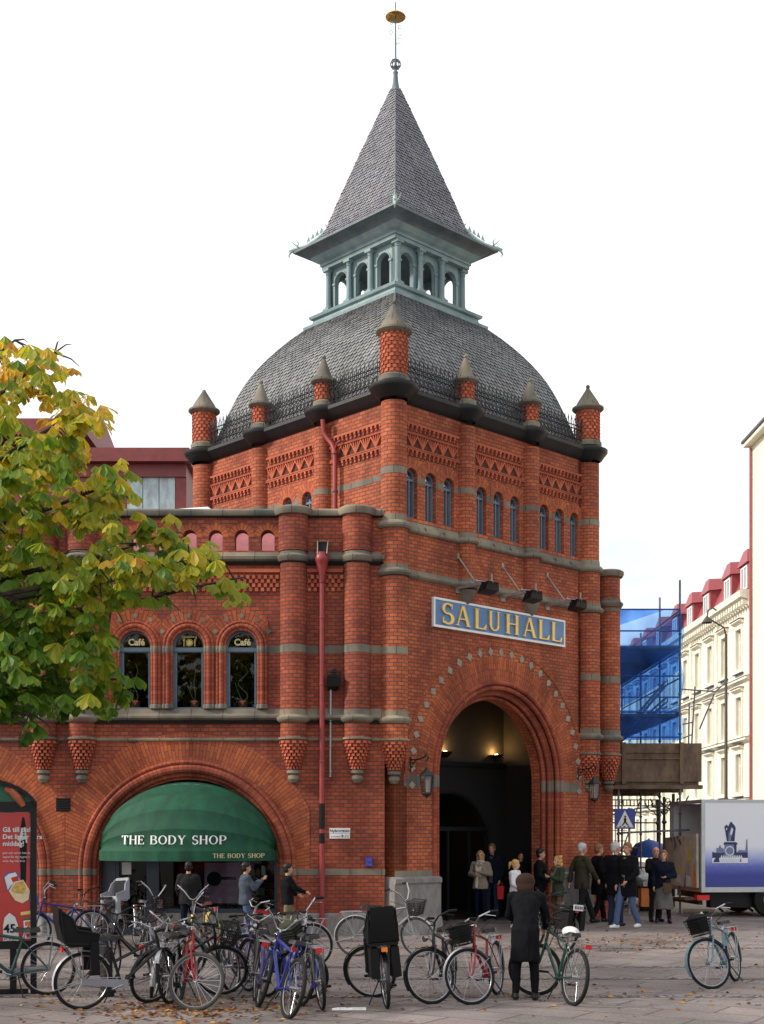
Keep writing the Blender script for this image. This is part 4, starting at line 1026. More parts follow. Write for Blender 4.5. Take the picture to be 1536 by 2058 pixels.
for ch, a, b in (('S', 400, 478), ('A', 482, 570), ('L', 590, 660), ('U', 672, 740), ('H', 770, 847), ('A', 866, 946), ('L', 956, 1020), ('L', 1030, 1092)):
    wd, q_ = glyph(ch); u0, u1 = X_(a), X_(b)
    mb.mat('gold')
    for k, q in enumerate(q_):
        mb.island(); d = .085 + .0003 * (k % 9); f = lambda p, w: (u0 + p[0] / wd * (u1 - u0) * 1.02, w, 6.27 + p[1] * .42)
        mb.face([f(p, d) for p in q])
        for i in range(4): mb.face([f(q[i], d), f(q[(i + 1) % 4], d), f(q[(i + 1) % 4], .05), f(q[i], .05)])
mb.build('gold_lettering', None, sg, smooth=0)
# floodlights over the sign
for k, (u, lab) in enumerate(((1.84, 'left'), (3.23, 'middle'), (4.745, 'right'))):
    z = 7.05
    fl = thing('sign_floodlight', ['floodlight on a rusty wall arm above the letters SAL of the sign', 'floodlight on a rusty wall arm above the middle of the blue sign', 'floodlight on a rusty wall arm above the right end of the blue sign'][k], 'floodlight', FR_(u, 0, z), 0, 'floodlights over the sign')
    mb = MB(FR_).mat('rusty_steel'); mb.box(u - .035, u + .035, 0, .95, z - .02, z + .035); mb.box(u - .07, u + .07, 0, .03, z - .10, z + .12); mb.tube([(u, .01, z + .66), (u, .5, z + .05)], .018, 6); mb.box(u - .03, u + .03, 0, .03, z + .60, z + .72)
    mb.tube([(u, .93, z), (u, .93, z + .16)], .02, 6); mb.build('arm', None, fl)
    mb = MB(FR_).mat('black_metal')
    mb.hexa([(u - .20, .72, z - .22), (u + .20, .72, z - .22), (u + .20, .95, z - .16), (u - .20, .95, z - .16)], [(u - .16, .78, z - .04), (u + .16, .78, z - .04), (u + .16, .98, z - .02), (u - .16, .98, z - .02)])
    for q in range(4): mb.box(u - .14 + q * .085, u - .12 + q * .085, .80, .99, z - .05, z + .01)
    mb.tube([(u - .22, .86, z - .12), (u - .22, .86, z + .02), (u + .22, .86, z + .02), (u + .22, .86, z - .12)], .012, 5); mb.build('lamp_head', None, fl)
    mb = MB(FR_).mat('galvanised'); mb.ball((u - .42, .90, z - .02), .03, 8, 6); mb.tube([(u - .42, .90, z - .02), (u, .90, z + .01)], .012, 5); mb.build('cable_clamp', None, fl)
# lanterns
pane_mat('pane_lantern', (0.75, 0.78, 0.74), .25, .1)
for k, (u, L_) in enumerate(((.45, .46), (5.87, .46))):
    z = 3.22
    ln = thing('wall_lantern', ['black iron wall lantern left of the entrance arch, below the first stone diamond', 'black iron wall lantern right of the entrance arch, beside the scaffold'][k], 'lantern', FR_(u, 0, 2.7), 0, 'lanterns beside the entrance')
    mb = MB(FR_).mat('iron'); mb.tube([(u, .01, z), (u, .01, z + .30)], .02, 6); mb.tube([(u, .0, z + .24), (u, L_ * .5, z + .24), (u, L_ * .8, z + .27), (u, L_, z + .33), (u, L_ + .05, z + .27), (u, L_, z + .20)], .015, 6)
    mb.tube([(u, .0, z + .04), (u, .08, z + .16), (u, .16, z + .23)], .012, 5); mb.tube([(u, .06 + .05 * math.cos(t), z + .14 + .05 * math.sin(t)) for t in [i * .7 for i in range(9)]], .008, 4)
    mb.tube([(u, L_, z + .22), (u, L_, z + .05)], .007, 4); mb.build('bracket', None, ln)
    pr = lambda r: [(r * math.cos(R(60 * i + 30)), r * math.sin(R(60 * i + 30))) for i in range(6)]
    mb = MB(FR_).mat('iron'); zb = z - .44
    def hexring(ra, za, rb, zb_):
        A, B = pr(ra), pr(rb)
        for i in range(6):
            j = (i + 1) % 6; mb.face([(u + A[i][0], L_ + A[i][1], za), (u + A[j][0], L_ + A[j][1], za), (u + B[j][0], L_ + B[j][1], zb_), (u + B[i][0], L_ + B[i][1], zb_)])
    hexring(.15, z - .08, .10, z - .02); hexring(.10, z - .02, .045, z + .02); hexring(.045, z + .02, .02, z + .07); hexring(.15, z - .11, .15, z - .08)
    hexring(.11, zb, .10, zb - .03); hexring(.10, zb - .03, .02, zb - .06); hexring(.02, zb - .06, .01, zb - .1); hexring(.105, zb + .02, .11, zb)
    for a, b in zip(pr(.105), pr(.145)): mb.tube([(u + a[0], L_ + a[1], zb), (u + b[0], L_ + b[1], z - .09)], .008, 4)
    lb = mb.build('lantern_cage', None, ln)
    mb = MB(FR_).mat('pane_lantern'); hexring(.098, zb + .02, .135, z - .10); mb.build('lantern_glass', None, lb)
# street name sign
ss = thing('street_name_sign', 'small white street sign reading Nybrogatan on the brick wall', 'sign', FW(PX(683), 0, PZ(1686)))
mb = MB(FW).mat('white_paint'); mb.box(PX(662), PX(704), 0, .015, PZ(1675), PZ(1664.5)); mb.box(PX(662.5), PX(703.5), 0, .014, PZ(1685.5), PZ(1675.6)); mb.build('plate', None, ss)
def flat_text(fr, body, u, z, size, w, mat, parent, name='lettering', align='LEFT', bold=0.0, rot=0.0, spacing=1.0):
    mb = MB(fr).mat(mat); c_, s_ = math.cos(rot), math.sin(rot)
    for t in text_tris(body, size, align, bold, spacing): mb.face([(u + p[0] * c_ - p[1] * s_, w, z + p[0] * s_ + p[1] * c_) for p in t])
    return mb.build(name, None, parent, smooth=0)
flat_text(FW, 'Nybrogatan', PX(683), PZ(1672.5), .083, .017, 'black_plastic', ss, align='CENTER', bold=.0015)
flat_text(FW, 'kv.Riddaren', PX(665), PZ(1683), .042, .017, 'black_plastic', ss); flat_text(FW, '9-11', PX(686), PZ(1684), .085, .017, 'black_plastic', ss, bold=.0015)
plain('box_blue', (0.03, 0.03, 0.25), .4)
mb = MB(FW).mat('box_blue'); a_, b_, c_, d_ = PX(735), PX(749), PZ(1742), PZ(1723)
mb.hexa([(a_, 0, c_), (b_, 0, c_), (b_, .07, c_ + .01), (a_, .07, c_ + .01)], [(a_, 0, d_), (b_, 0, d_), (b_ - .01, .055, d_ - .02), (a_ + .01, .055, d_ - .02)]); mb.box(a_ + .03, b_ - .03, .05, .075, d_ - .09, d_ - .07); tag(mb.build('wall_box'), 'small blue box on the brick wall above the stone band', 'box')
mb = MB(FW).mat('black_metal'); mb.box(PX(113), PX(142), -.02, .012, PZ(1631), PZ(1604))
for k in range(6): z = PZ(1631) + .02 + k * .042; mb.hexa([(PX(115), .01, z), (PX(140), .01, z), (PX(140), .03, z + .01), (PX(115), .03, z + .01)], [(PX(115), .01, z + .03), (PX(140), .01, z + .03), (PX(140), .015, z + .03), (PX(115), .015, z + .03)])
tag(mb.build('wall_vent'), 'square black vent grille in the brick between the two shop arches', 'vent')
# rainwater pipes
X = PX(648)
pi_ = thing('rain_pipe', 'long red rainwater pipe with a funnel head and black bands down the wing wall', 'pipe', (X, 25.7, 0))
mb = MB(FW).mat('red_pipe'); mb.tube([(X, .13, .18), (X, .13, 2.08)], .052, 12); mb.tube([(X, .13, 2.58), (X, .13, 6.9)], .052, 12); mb.tube([(X, .13, 1.86), (X, .13, 1.80)], .052, 12)
mb.lathe(X, .13, [(.075, .16), (.08, .2), (.075, .24), (.052, .26)], 12)
for z in (1.15, 3.4, 4.9, 6.2): mb.lathe(X, .13, [(.055, z - .02), (.064, z - .015), (.064, z + .015), (.055, z + .02)], 12)
mb.build('shaft', None, pi_)
mb = MB(FW).mat('black_metal'); mb.tube([(X, .13, 2.08), (X, .13, 2.58)], .055, 12); mb.tube([(X, .13, 1.80), (X, .13, 2.0)], .055, 12); mb.build('black_band', None, pi_)
mb = MB(FW).mat('red_pipe'); mb.lathe(X, .15, [(.055, 6.88), (.06, 7.0), (.10, 7.16), (.125, 7.28), (.135, 7.30), (.135, 7.36), (.12, 7.40), (.12, 7.46)], 16); mb.build('funnel', None, pi_)
mb = MB(FW).mat('rubber'); mb.hexa([(X - .07, .0, 7.42), (X + .09, .0, 7.42), (X + .09, .24, 7.40), (X - .07, .24, 7.40)], [(X - .07, .0, 7.70), (X + .11, .0, 7.70), (X + .11, .20, 7.66), (X - .07, .20, 7.66)])
mb.mat('rusty_steel'); mb.tube([(X - .08, .25, 7.42), (X - .08, .22, 7.67), (X + .12, .22, 7.67), (X + .10, .25, 7.42)], .012, 4); mb.build('outlet_box', None, pi_)
plain('sticker_white', (.7, .7, .68), .5)
mb = MB(FW).mat('sticker_white'); mb.lathe(X, .13, [(.056, 1.38), (.0565, 1.46)], 12, R(200), R(330)); mb.island(); mb.lathe(X, .13, [(.056, 1.27), (.0565, 1.34)], 12, R(215), R(300)); mb.island(); mb.lathe(X, .13, [(.056, 1.12), (.0565, 1.18)], 12, R(240), R(300))
tag(mb.build('sticker', None, pi_), 'torn white stickers')
pi2 = thing('rain_pipe', 'shorter red rainwater pipe bending down the left face of the domed tower', 'pipe', FL_(1.6, .12, 8.0))
mb = MB(FL_).mat('red_pipe'); mb.tube([(1.86, .22, 10.5), (1.86, .20, 10.25), (1.80, .16, 10.12), (1.68, .13, 9.98), (1.62, .12, 9.86), (1.60, .12, 9.7), (1.59, .12, 7.3)], .05, 12)
for z in (9.78, 9.0, 8.3): mb.lathe(1.6, .12, [(.052, z - .03), (.068, z - .02), (.068, z + .02), (.052, z + .03)], 12)
mb.tube([(1.6, .12, 9.86), (1.52, .14, 9.97), (1.45, .12, 10.0), (1.40, .0, 10.0)], .02, 6)
mb.build('shaft', None, pi2)
sp = thing('wall_spotlight', 'black wall spotlight with a grey cable tube hanging beside the red rainwater pipe', 'spotlight', FW(PX(668), 0, 3.1))
mb = MB(FW).mat('black_metal'); u = PX(671); z = PZ(1368)
mb.hexa([(u - .10, .05, z - .20), (u + .09, .05, z - .20), (u + .12, .22, z - .14), (u - .12, .22, z - .14)], [(u - .08, .04, z + .12), (u + .08, .04, z + .12), (u + .13, .26, z + .06), (u - .11, .26, z + .06)])
mb.box(u - .03, u + .05, 0, .1, z - .05, z + .22); mb.tube([(u - .13, .15, z - .1), (u - .13, .12, z + .15), (u + .14, .12, z + .15), (u + .14, .15, z - .1)], .012, 5); mb.build('lamp_head', None, sp)
mb = MB(FW).mat('galvanised'); mb.tube([(PX(665), .06, z - .18), (PX(664), .05, 3.10)], .022, 8)
for q in (4.3, 3.7, 3.2): mb.lathe(PX(664.6), .055, [(.024, q - .02), (.032, q - .01), (.032, q + .01), (.024, q + .02)], 8)
mb.build('cable_tube', None, sp)
# ---------------------------------------------------------------- shop awning
weathered('awning_green', (0.006, 0.082, 0.040), (0.004, 0.052, 0.026), .75, scale=5, bump=.1)
weathered('awning_green_two', (0.006, 0.072, 0.035), (0.004, 0.048, 0.024), .75, scale=5, bump=.1)
c = ARC[0]; AXR, AZ0, AQ, AD = 1.735, 1.66, 1.355, .82
aw = thing('shop_awning', 'green half-dome shop awning with white letters THE BODY SHOP in the brick arch', 'awning', (c, 25.8, 1.5))
def awp(t, th, off=0.0):
    q = AQ * math.sin(t); return (c + (AXR + off) * math.cos(t), (q * math.sin(th)) * AD + off - .14 + .02 * math.sin(th), AZ0 + q * math.cos(th))
mb = MB(FW); NB = 5
for k in range(NB):
    mb.mat('awning_green' if k % 2 == 0 else 'awning_green_two'); mb.island()
    th0, th1 = R(90) * k / NB, R(90) * (k + 1) / NB
    for j in range(4):
        a0 = th0 + (th1 - th0) * j / 4; a1 = th0 + (th1 - th0) * (j + 1) / 4; sag = lambda jj: -.030 * math.sin(math.pi * jj / 4)
        for i in range(40):
            t0, t1 = math.pi * i / 40, math.pi * (i + 1) / 40
            mb.face([awp(t0, a0, sag(j)), awp(t1, a0, sag(j)), awp(t1, a1, sag(j + 1)), awp(t0, a1, sag(j + 1))])
mb.build('canopy', None, aw)
mb = MB(FW).mat('awning_green')
for i in range(60):
    t0, t1 = math.pi * i / 60, math.pi * (i + 1) / 60; P = lambda t, dz, o=0: (lambda q: (q[0], q[1] + o, q[2] + dz))(awp(t, R(90), .004))
    wv = lambda i: .012 * math.sin(i * 1.3)
    mb.face([P(t0, 0), P(t1, 0), P(t1, -.19, wv(i + 1)), P(t0, -.19, wv(i))])
mb.build('valance', None, aw)
mb = MB(FW).mat('galvanised')
for k in range(1, NB + 1):
    th = R(90) * k / NB; mb.island(); mb.tube([awp(math.pi * i / 24, th, -.035) for i in range(25)], .012, 5)
mb.build('frame', None, aw)
def aw_place(u, z, o):     # onto the cloth: photo-like upright text wrapped over the curved hood
    cs = max(-1, min(1, (u - c) / AXR)); q = AQ * math.sqrt(max(0, 1 - cs * cs)); ct = max(-1, min(1, (z - AZ0) / max(q, 1e-3))); th = math.acos(ct)
    return (u, q * math.sin(th) * AD - .14 + .02 * math.sin(th) + .014 + o, z)
def wrapped(text, u0, u1, z0, h, place, name, mat='white_paint', track=.05):
    wd, quads = serif_line(text.replace('_', ' '), track); mb = MB(FW).mat(mat)
    wsum = 0; x = 0
    for k, q in enumerate(quads):
        mb.island(); o = .0004 * (k % 7)
        N = 4                                       # subdivide so that the strokes follow the cloth
        for j in range(N):
            f0, f1 = j / N, (j + 1) / N; L2 = lambda a, b, f: (a[0] + (b[0] - a[0]) * f, a[1] + (b[1] - a[1]) * f)
            P4 = [L2(q[0], q[3], f0), L2(q[1], q[2], f0), L2(q[1], q[2], f1), L2(q[0], q[3], f1)]
            mb.face([place(u0 + p[0] / wd * (u1 - u0), z0 + p[1] * h, o) for p in P4])
    return mb.build(name, None, aw, smooth=0)
wrapped('THE BODY SHOP', PX(258), PX(466), 1.79, .165, aw_place, 'lettering')
def val_place(u, z, o):
    cs = max(-1, min(1, (u - c) / AXR)); q = AQ * math.sqrt(max(0, 1 - cs * cs)); return (u, q * AD - .14 + .02 + .024 + o, z)
wrapped('THE BODY SHOP', PX(440), PX(536), 1.53, .085, val_place, 'lettering', 'letter_cream')

# ================================================================ street on the right: cream houses, lamp, scaffold
weathered('cream_plaster', (0.80, 0.76, 0.62), (0.72, 0.67, 0.53), .8, scale=1.5, bump=.05)
weathered('cream_trim', (0.84, 0.80, 0.68), (0.70, 0.65, 0.52), .8, scale=3, bump=.05)
weathered('yellow_plaster', (0.82, 0.76, 0.58), (0.76, 0.70, 0.52), .8, scale=1, bump=.05)
plain('house_pane', (0.22, 0.25, 0.27), .08, spec=1.0, noise_amt=.4, noise_scale=1.0); plain('zinc_dark', (.05, .045, .04), .5)
plain('roof_red', (0.30, 0.06, 0.065), .5, noise_amt=.15)
XB = 19.5; FB = frame((XB, 0, 0), (0, 1, 0), (-1, 0, 0))      # facade frame: u = world Y, w towards the street
ch = thing('apartment_house', 'long cream stuccoed apartment house with dentil cornice and red mansard roof beyond the scaffold', 'building', (XB, 70, 0))
Y0_, Y1_ = 69.8, 150; rows = [(1.0, 3.2), (4.3, 6.4), (7.4, 9.5), (11.0, 13.2)]
ws = [71.9 + 3.15 * k for k in range(25)]
ws = [w for w in ws if w < Y1_ - 1]
mb = MB(FB).mat('cream_plaster')
mb.plate([(Y0_, 0), (Y1_, 0), (Y1_, 15), (Y0_, 15)], [[(u - .55, a), (u + .55, a), (u + .55, b), (u - .55, b)] for u in ws for a, b in rows], 0, -.3)
mb.box(Y0_, Y1_, -12, -.3, 0, 15); mb.build('wall', None, ch)
mb = MB(FB).mat('cream_trim')
mb.extr([(0, 14.1), (.1, 14.15), (.15, 14.5), (.55, 14.62), (.6, 14.95), (.5, 15.0), (0, 15.0)], Y0_ - .1, Y1_); mb.build('cornice', None, ch)
mb = MB(FB).mat('cream_trim'); u = Y0_
while u < 118: mb.island(); mb.box(u, u + .26, .1, .42, 14.22, 14.48); u += .52
tag(mb.build('dentils', None, ch), kind='stuff')
for z, d in ((10.2, .22), (6.95, .28), (3.7, .25)):
    mb = MB(FB).mat('cream_trim'); mb.extr([(0, z), (d * .5, z + .05), (d, z + .12), (d, z + .24), (0, z + .30)], Y0_, Y1_); mb.mat('zinc_dark'); mb.extr([(0, z + .301), (d + .03, z + .245), (d + .03, z + .27), (0, z + .33)], Y0_, Y1_); mb.build('string_course', None, ch)
for iu, u in enumerate(ws):
    if u > 118: continue
    for r_, (a, b) in enumerate(rows):
        mb = MB(FB).mat('cream_trim'); mb.plate([(u - .75, a - .2), (u + .75, a - .2), (u + .75, b + .2), (u - .75, b + .2)], [[(u - .54, a + .01), (u + .54, a + .01), (u + .54, b), (u - .54, b)]], .08, 0)
        mb.mat('zinc_dark'); mb.box(u - .85, u + .85, 0, .17, a - .26, a - .2); mb.box(u - .95, u + .95, 0, .30, b + .46, b + .50); mb.mat('cream_trim'); mb.extr([(0, b + .24), (.12, b + .28), (.26, b + .38), (.26, b + .455), (0, b + .455)], u - .9, u + .9)
        mb.box(u - .55, u + .55, -.2, -.14, a, a + .08); mb.box(u - .55, u + .55, -.2, -.14, b - .08, b); mb.box(u - .04, u + .04, -.2, -.14, a, b); mb.box(u - .55, u - .47, -.2, -.14, a, b); mb.box(u + .47, u + .55, -.2, -.14, a, b); mb.box(u - .5, u + .5, -.2, -.145, a + (b - a) * .68, a + (b - a) * .68 + .07)
        wi = mb.build('window', None, ch)
        mb = MB(FB).mat('house_pane'); mb.plate([(u - .55, a), (u + .55, a), (u + .55, b), (u - .55, b)], [], -.19); mb.build('pane', None, wi)
    if iu and iu % 2 == 0 and u < 100:
        mb = MB(FB).mat('cream_trim'); mb.box(u - 1.58 - .22, u - 1.58 + .22, 0, .12, 7.3, 10.15); mb.box(u - 1.58 - .22, u - 1.58 + .22, 0, .12, 10.6, 14.08); mb.build('pilaster', None, ch)
mb = MB(FB).mat('roof_red'); mb.extr([(.45, 15.0), (-.2, 15.15), (-1.3, 17.6), (-6, 18.6), (-12, 15.0)], Y0_ + .05, Y1_); mb.build('roof', None, ch)
for k, u in enumerate([71.8, 75.3, 80.2, 84.5, 88.8, 94, 99, 104]):
    mb = MB(FB).mat('roof_red'); mb.hexa([(u - .9, -.25, 15.1), (u + .9, -.25, 15.1), (u + .9, -2.5, 15.1), (u - .9, -2.5, 15.1)], [(u - .9, -.25, 16.7), (u + .9, -.25, 16.7), (u + .9, -2.5, 16.9), (u - .9, -2.5, 16.9)])
    mb.hexa([(u - 1.05, -.1, 16.7), (u + 1.05, -.1, 16.7), (u + 1.05, -2.6, 16.9), (u - 1.05, -2.6, 16.9)], [(u - .4, -.3, 17.5), (u + .4, -.3, 17.5), (u + .4, -2.6, 17.6), (u - .4, -2.6, 17.6)])
    do = mb.build('dormer', None, ch); mb = MB(FB).mat('white_paint'); mb.plate([(u - .62, 15.3), (u + .62, 15.3), (u + .62, 16.6), (u - .62, 16.6)], [[(u - .5, 15.4), (u - .04, 15.4), (u - .04, 16.5), (u - .5, 16.5)], [(u + .04, 15.4), (u + .5, 15.4), (u + .5, 16.5), (u + .04, 16.5)]], -.2, -.26); mb.build('dormer_window', None, do)
    mb = MB(FB).mat('house_pane'); mb.plate([(u - .55, 15.35), (u + .55, 15.35), (u + .55, 16.55), (u - .55, 16.55)], [], -.235); mb.build('pane', None, do)
# nearer yellow house at the edge of the picture
yh = thing('apartment_house', 'pale yellow apartment house with wide eaves at the right edge of the photo', 'building', (XB - .05, 40, 0))
FY = frame((XB - .05, 0, 0), (0, 1, 0), (-1, 0, 0)); wy = [66.2 - 3.4 * k for k in range(11)]; ry = [(1.2, 3.2), (4.6, 6.6), (8.2, 10.2), (11.8, 13.8), (15.4, 17.4), (18.9, 21.0)]
mb = MB(FY).mat('yellow_plaster'); mb.plate([(30, 0), (69.3, 0), (69.3, 22.4), (30, 22.4)], [[(u - .6, a), (u + .6, a), (u + .6, b), (u - .6, b)] for u in wy for a, b in ry], 0, -.25); mb.box(30, 69.3, -12, -.25, 0, 22.4); mb.build('wall', None, yh)
for u in wy[:6]:
    for a, b in ry:
        mb = MB(FY).mat('terracotta'); mb.plate([(u - .6, a), (u + .6, a), (u + .6, b), (u - .6, b)], [[(u - .52, a + .08), (u - .04, a + .08), (u - .04, b - .08), (u - .52, b - .08)], [(u + .04, a + .08), (u + .52, a + .08), (u + .52, b - .08), (u + .04, b - .08)]], -.10, -.16)
        wi = mb.build('window', None, yh); mb = MB(FY).mat('house_pane'); mb.plate([(u - .58, a), (u + .58, a), (u + .58, b), (u - .58, b)], [], -.13); mb.build('pane', None, wi)
mb = MB(FY).mat('cream_plaster'); mb.box(29.5, 69.5, -.25, .42, 22.4, 22.6); mb.mat('zinc_dark'); mb.extr([(.5, 22.61), (.5, 22.75), (-6, 26.5), (-12, 22.61)], 29.5, 69.6); mb.build('roof', None, yh)
mb = MB(FY).mat('granite'); mb.box(30, 69.35, 0, .12, 0, 3.6); mb.build('base_course', None, yh)
mb = MB(FY).mat('roof_red'); mb.tube([(69.2, .10, .3), (69.2, .10, 22.3)], .07, 8); mb.build('rain_pipe', None, yh)
# closing block far down the street
gb = thing('office_block', 'grey beige building closing the street seen under the scaffold deck', 'building', (12, 120, 0))
mb = MB().mat('interior_wall'); plain('beige_wall', (.36, .32, .25), .85); mb = MB().mat('beige_wall'); mb.box(4, 30, 152, 160, 0, 13); mb.build('wall', None, gb)
for k in range(6):
    for j in range(3):
        mb = MB().mat('house_pane'); mb.box(7 + k * 2.6, 8.3 + k * 2.6, 151.9, 152.1, 2 + j * 3.6, 4 + j * 3.6); mb.build('window', None, gb)
# street lamp
lp = thing('street_lamp', 'tall dark street lamp with a curved arm in front of the cream house', 'lamp', (13.05, 50, 0))
mb = MB().mat('zinc_dark'); mb.lathe(0, 0, [(.12, 0), (.12, .8), (.07, .9), (.05, 9.6)], 10); mb.tube([(0, 0, 9.55), (-.08, 0, 9.85), (-.5, 0, 10.1), (-.72, 0, 10.25), (-.68, 0, 10.5), (-.5, 0, 10.6), (-.36, 0, 10.5)], .032, 8); mb.build('post', None, lp, local=True)
mb = MB().mat('zinc_dark'); mb.lathe(-.72, 0, [(.02, 10.3), (.10, 10.2), (.20, 10.05), (.19, 10.02)], 12); mb.build('lamp_shade', None, lp, local=True)

# scaffold with blue net
m, nt, b = _mat('blue_net'); L = nt.links.new; out = nt.nodes['Material Output']
b.inputs['Base Color'].default_value = (0.07, 0.21, 0.66, 1); b.inputs['Roughness'].default_value = .6
tr = nt.nodes.new('ShaderNodeBsdfTransparent'); tr.inputs[0].default_value = (.45, .68, 1, 1)
tl = nt.nodes.new('ShaderNodeBsdfTranslucent'); tl.inputs[0].default_value = (.08, .27, .82, 1); m1 = nt.nodes.new('ShaderNodeMixShader'); m1.inputs[0].default_value = .45; L(b.outputs[0], m1.inputs[1]); L(tl.outputs[0], m1.inputs[2])
tc = nt.nodes.new('ShaderNodeTexCoord'); n = nt.nodes.new('ShaderNodeTexNoise'); n.inputs['Scale'].default_value = 1.4; n.inputs['Detail'].default_value = 5; L(tc.outputs['Object'], n.inputs['Vector'])
mr = nt.nodes.new('ShaderNodeMapRange'); mr.inputs[1].default_value = .35; mr.inputs[2].default_value = .65; mr.inputs[3].default_value = .58; mr.inputs[4].default_value = .95; L(n.outputs['Fac'], mr.inputs[0])
m2 = nt.nodes.new('ShaderNodeMixShader'); L(mr.outputs[0], m2.inputs[0]); L(m1.outputs[0], m2.inputs[1]); L(tr.outputs[0], m2.inputs[2]); L(m2.outputs[0], out.inputs['Surface'])
plain('scaffold_tube', (.16, .17, .20), .5, .4, noise_amt=.3); plain('scaffold_paint', (.03, .06, .22), .5); weathered('timber', (.17, .115, .075), (.09, .062, .042), .85, scale=5)
sf = thing('scaffold', 'tube scaffold wrapped in blue netting on a timber deck beside the brick corner', 'scaffold', (6.7, 33, 0))
x0, x1, ya, yb = 5.92, 7.46, 33.0, 44.0
def S(name, mb): return mb.build(name, None, sf)
for (x, y) in ((x0, ya), (x1, ya), (x0, 35.4), (x1, 35.4), (x0, 38), (x1, 38), (x0, 41), (x1, 41)):
    mb = MB().mat('scaffold_tube'); mb.tube([(x, y, 0), (x, y, 8.35 if y < 36 else 7.8)], .028, 7); mb.lathe(x, y, [(.08, 0), (.08, .02), (.03, .03)], 8)
    z = .5
    while z < 8: mb.lathe(x, y, [(.03, z - .03), (.045, z - .02), (.045, z + .02), (.03, z + .03)], 7); z += .5
    S('standard', mb)
mb = MB().mat('scaffold_paint')
for z in (7.62, 7.08, 5.95, 5.42, 5.05, 4.42): mb.island(); mb.tube([(x0, ya, z), (x1, ya, z)], .02, 6)
for z in (7.6, 6.6, 5.9, 5.05): 
    for x in (x0, x1): mb.island(); mb.tube([(x, ya, z), (x, yb - 3, z)], .02, 6)
S('ledger', mb)
mb = MB().mat('timber')
for z in (4.95, 6.65): mb.island(); mb.box(x0, x1, ya + .05, yb - 3, z, z + .06)
S('board_platform', mb)
mb = MB().mat('scaffold_tube')
for (za, zb_, off) in ((4.4, 6.0, 0), (4.35, 5.55, .0)):
    p = [(x0 + .05, ya + .5, za), (x1 - .05, ya + 1.2, zb_)]
    for dy in (0, .35): mb.island(); mb.tube([(q[0], q[1] + dy, q[2]) for q in p], .018, 5); mb.island(); mb.tube([(q[0], q[1] + dy, q[2] - .12) for q in p], .018, 5)
    for i in range(14):
        f = i / 13; q = [p[0][k] + (p[1][k] - p[0][k]) * f for k in range(3)]; mb.island(); mb.tube([tuple(q), (q[0], q[1], q[2] - .12)], .012, 4)
S('stair_ladder', mb)
# net: front sheet with folds, side sheets
def net(name, f, nu, nv):
    mb = MB().mat('blue_net')
    for i in range(nu):
        for j in range(nv): mb.face([f(i / nu, j / nv), f((i + 1) / nu, j / nv), f((i + 1) / nu, (j + 1) / nv), f(i / nu, (j + 1) / nv)])
    return S(name, mb)
nz = lambda a, b, s_: s_ * noise.noise(Vector((a * 3, b * 4, 1.7)))
net('net_sheet', lambda a, b: (x0 - .03 + (x1 - x0 + .08) * a + (.05 * math.sin(b * 17) if a == 1 else 0), ya - .04 + nz(a, b, .10), 4.35 + 3.28 * b), 24, 36)
net('net_sheet', lambda a, b: (x1 + .05 + nz(a, b, .12), ya + (yb - 3 - ya) * a, 4.35 + 3.2 * b), 30, 24)
mb = MB().mat('blue_net')   # roof flap and a darker doubled sheet across the middle
mb.face([(x0, ya + .02, 7.60), (x1 - .35, ya + .04, 7.62), (x0, ya + .05, 7.22)]); S('net_sheet', mb)
net('net_sheet', lambda a, b: (x0 + (x1 - x0) * a, ya + .12 + nz(a + 3, b, .08), (5.15 + .95 * a ** 1.2) + (6.75 - (5.15 + .95 * a ** 1.2)) * b), 20, 10)
net('net_sheet', lambda a, b: (x0 + (x1 - x0) * a, ya + .16 + nz(a + 5, b, .08), 4.36 + .75 * b), 20, 6)
# timber deck on brackets above the pavement
mb = MB().mat('timber')
mb.box(5.78, 7.98, 32.9, 32.96, 3.30, 4.26); mb.box(5.78, 5.84, 32.96, 42, 3.30, 4.26); mb.box(7.92, 7.98, 32.96, 42, 3.5, 4.26); mb.box(5.84, 7.92, 32.96, 42, 3.22, 3.30)
S('deck_box', mb)
mb = MB().mat('timber')
for z in (3.86, 4.02): mb.island(); mb.box(6.05, 7.45, 32.86, 32.897, z, z + .035)
for x in (5.98, 7.42): mb.island(); mb.box(x, x + .10, 32.84, 32.895, 3.25, 4.28)
mb.island(); mb.box(5.6, 8.0, 32.86, 33.1, 3.12, 3.215); mb.island(); mb.box(5.6, 8.0, 35.0, 35.2, 3.10, 3.215); mb.island(); mb.box(5.6, 8.0, 38.0, 38.2, 3.10, 3.215)
S('deck_batten', mb)
mb = MB().mat('scaffold_tube')
for p in ([(7.5, 33, 5.62), (8.35, 33, 5.56)], [(8.35, 33, 5.56), (8.62, 33, 5.8)], [(8.32, 33, 5.5), (7.95, 33, 4.62)], [(7.55, 33.1, 4.75), (7.8, 33.1, 4.8)], [(7.55, 33.1, 4.4), (7.8, 33.1, 4.5)], [(7.78, 33.1, 4.25), (7.86, 33.1, 5.7)], [(7.7, 33.1, 4.25), (7.72, 33.1, 5.3)]): mb.island(); mb.tube(p, .02, 6)
S('guard_rail', mb)
mb = MB().mat('scaffold_tube')
mb.tube([(x0, ya, 2.02), (7.7, ya, 2.10)], .026, 7)
for p in ([(x0, 35.4, 1.1), (x1, 35.4, 1.1)], [(x0, 35.4, 2.3), (x1, 35.4, 2.3)], [(x0, 38, 1.6), (x1, 38, 1.6)], [(x0, 41, 2.6), (x1, 41, 2.6)], [(x0, ya, 2.6), (x0, 41, 2.6)], [(x0, 35.4, .1), (x1, 38, 3.0)]): mb.island(); mb.tube(p, .022, 6)
S('lower_rail', mb)
mb = MB().mat('iron')           # ornate cast brackets under the deck, seen against the light
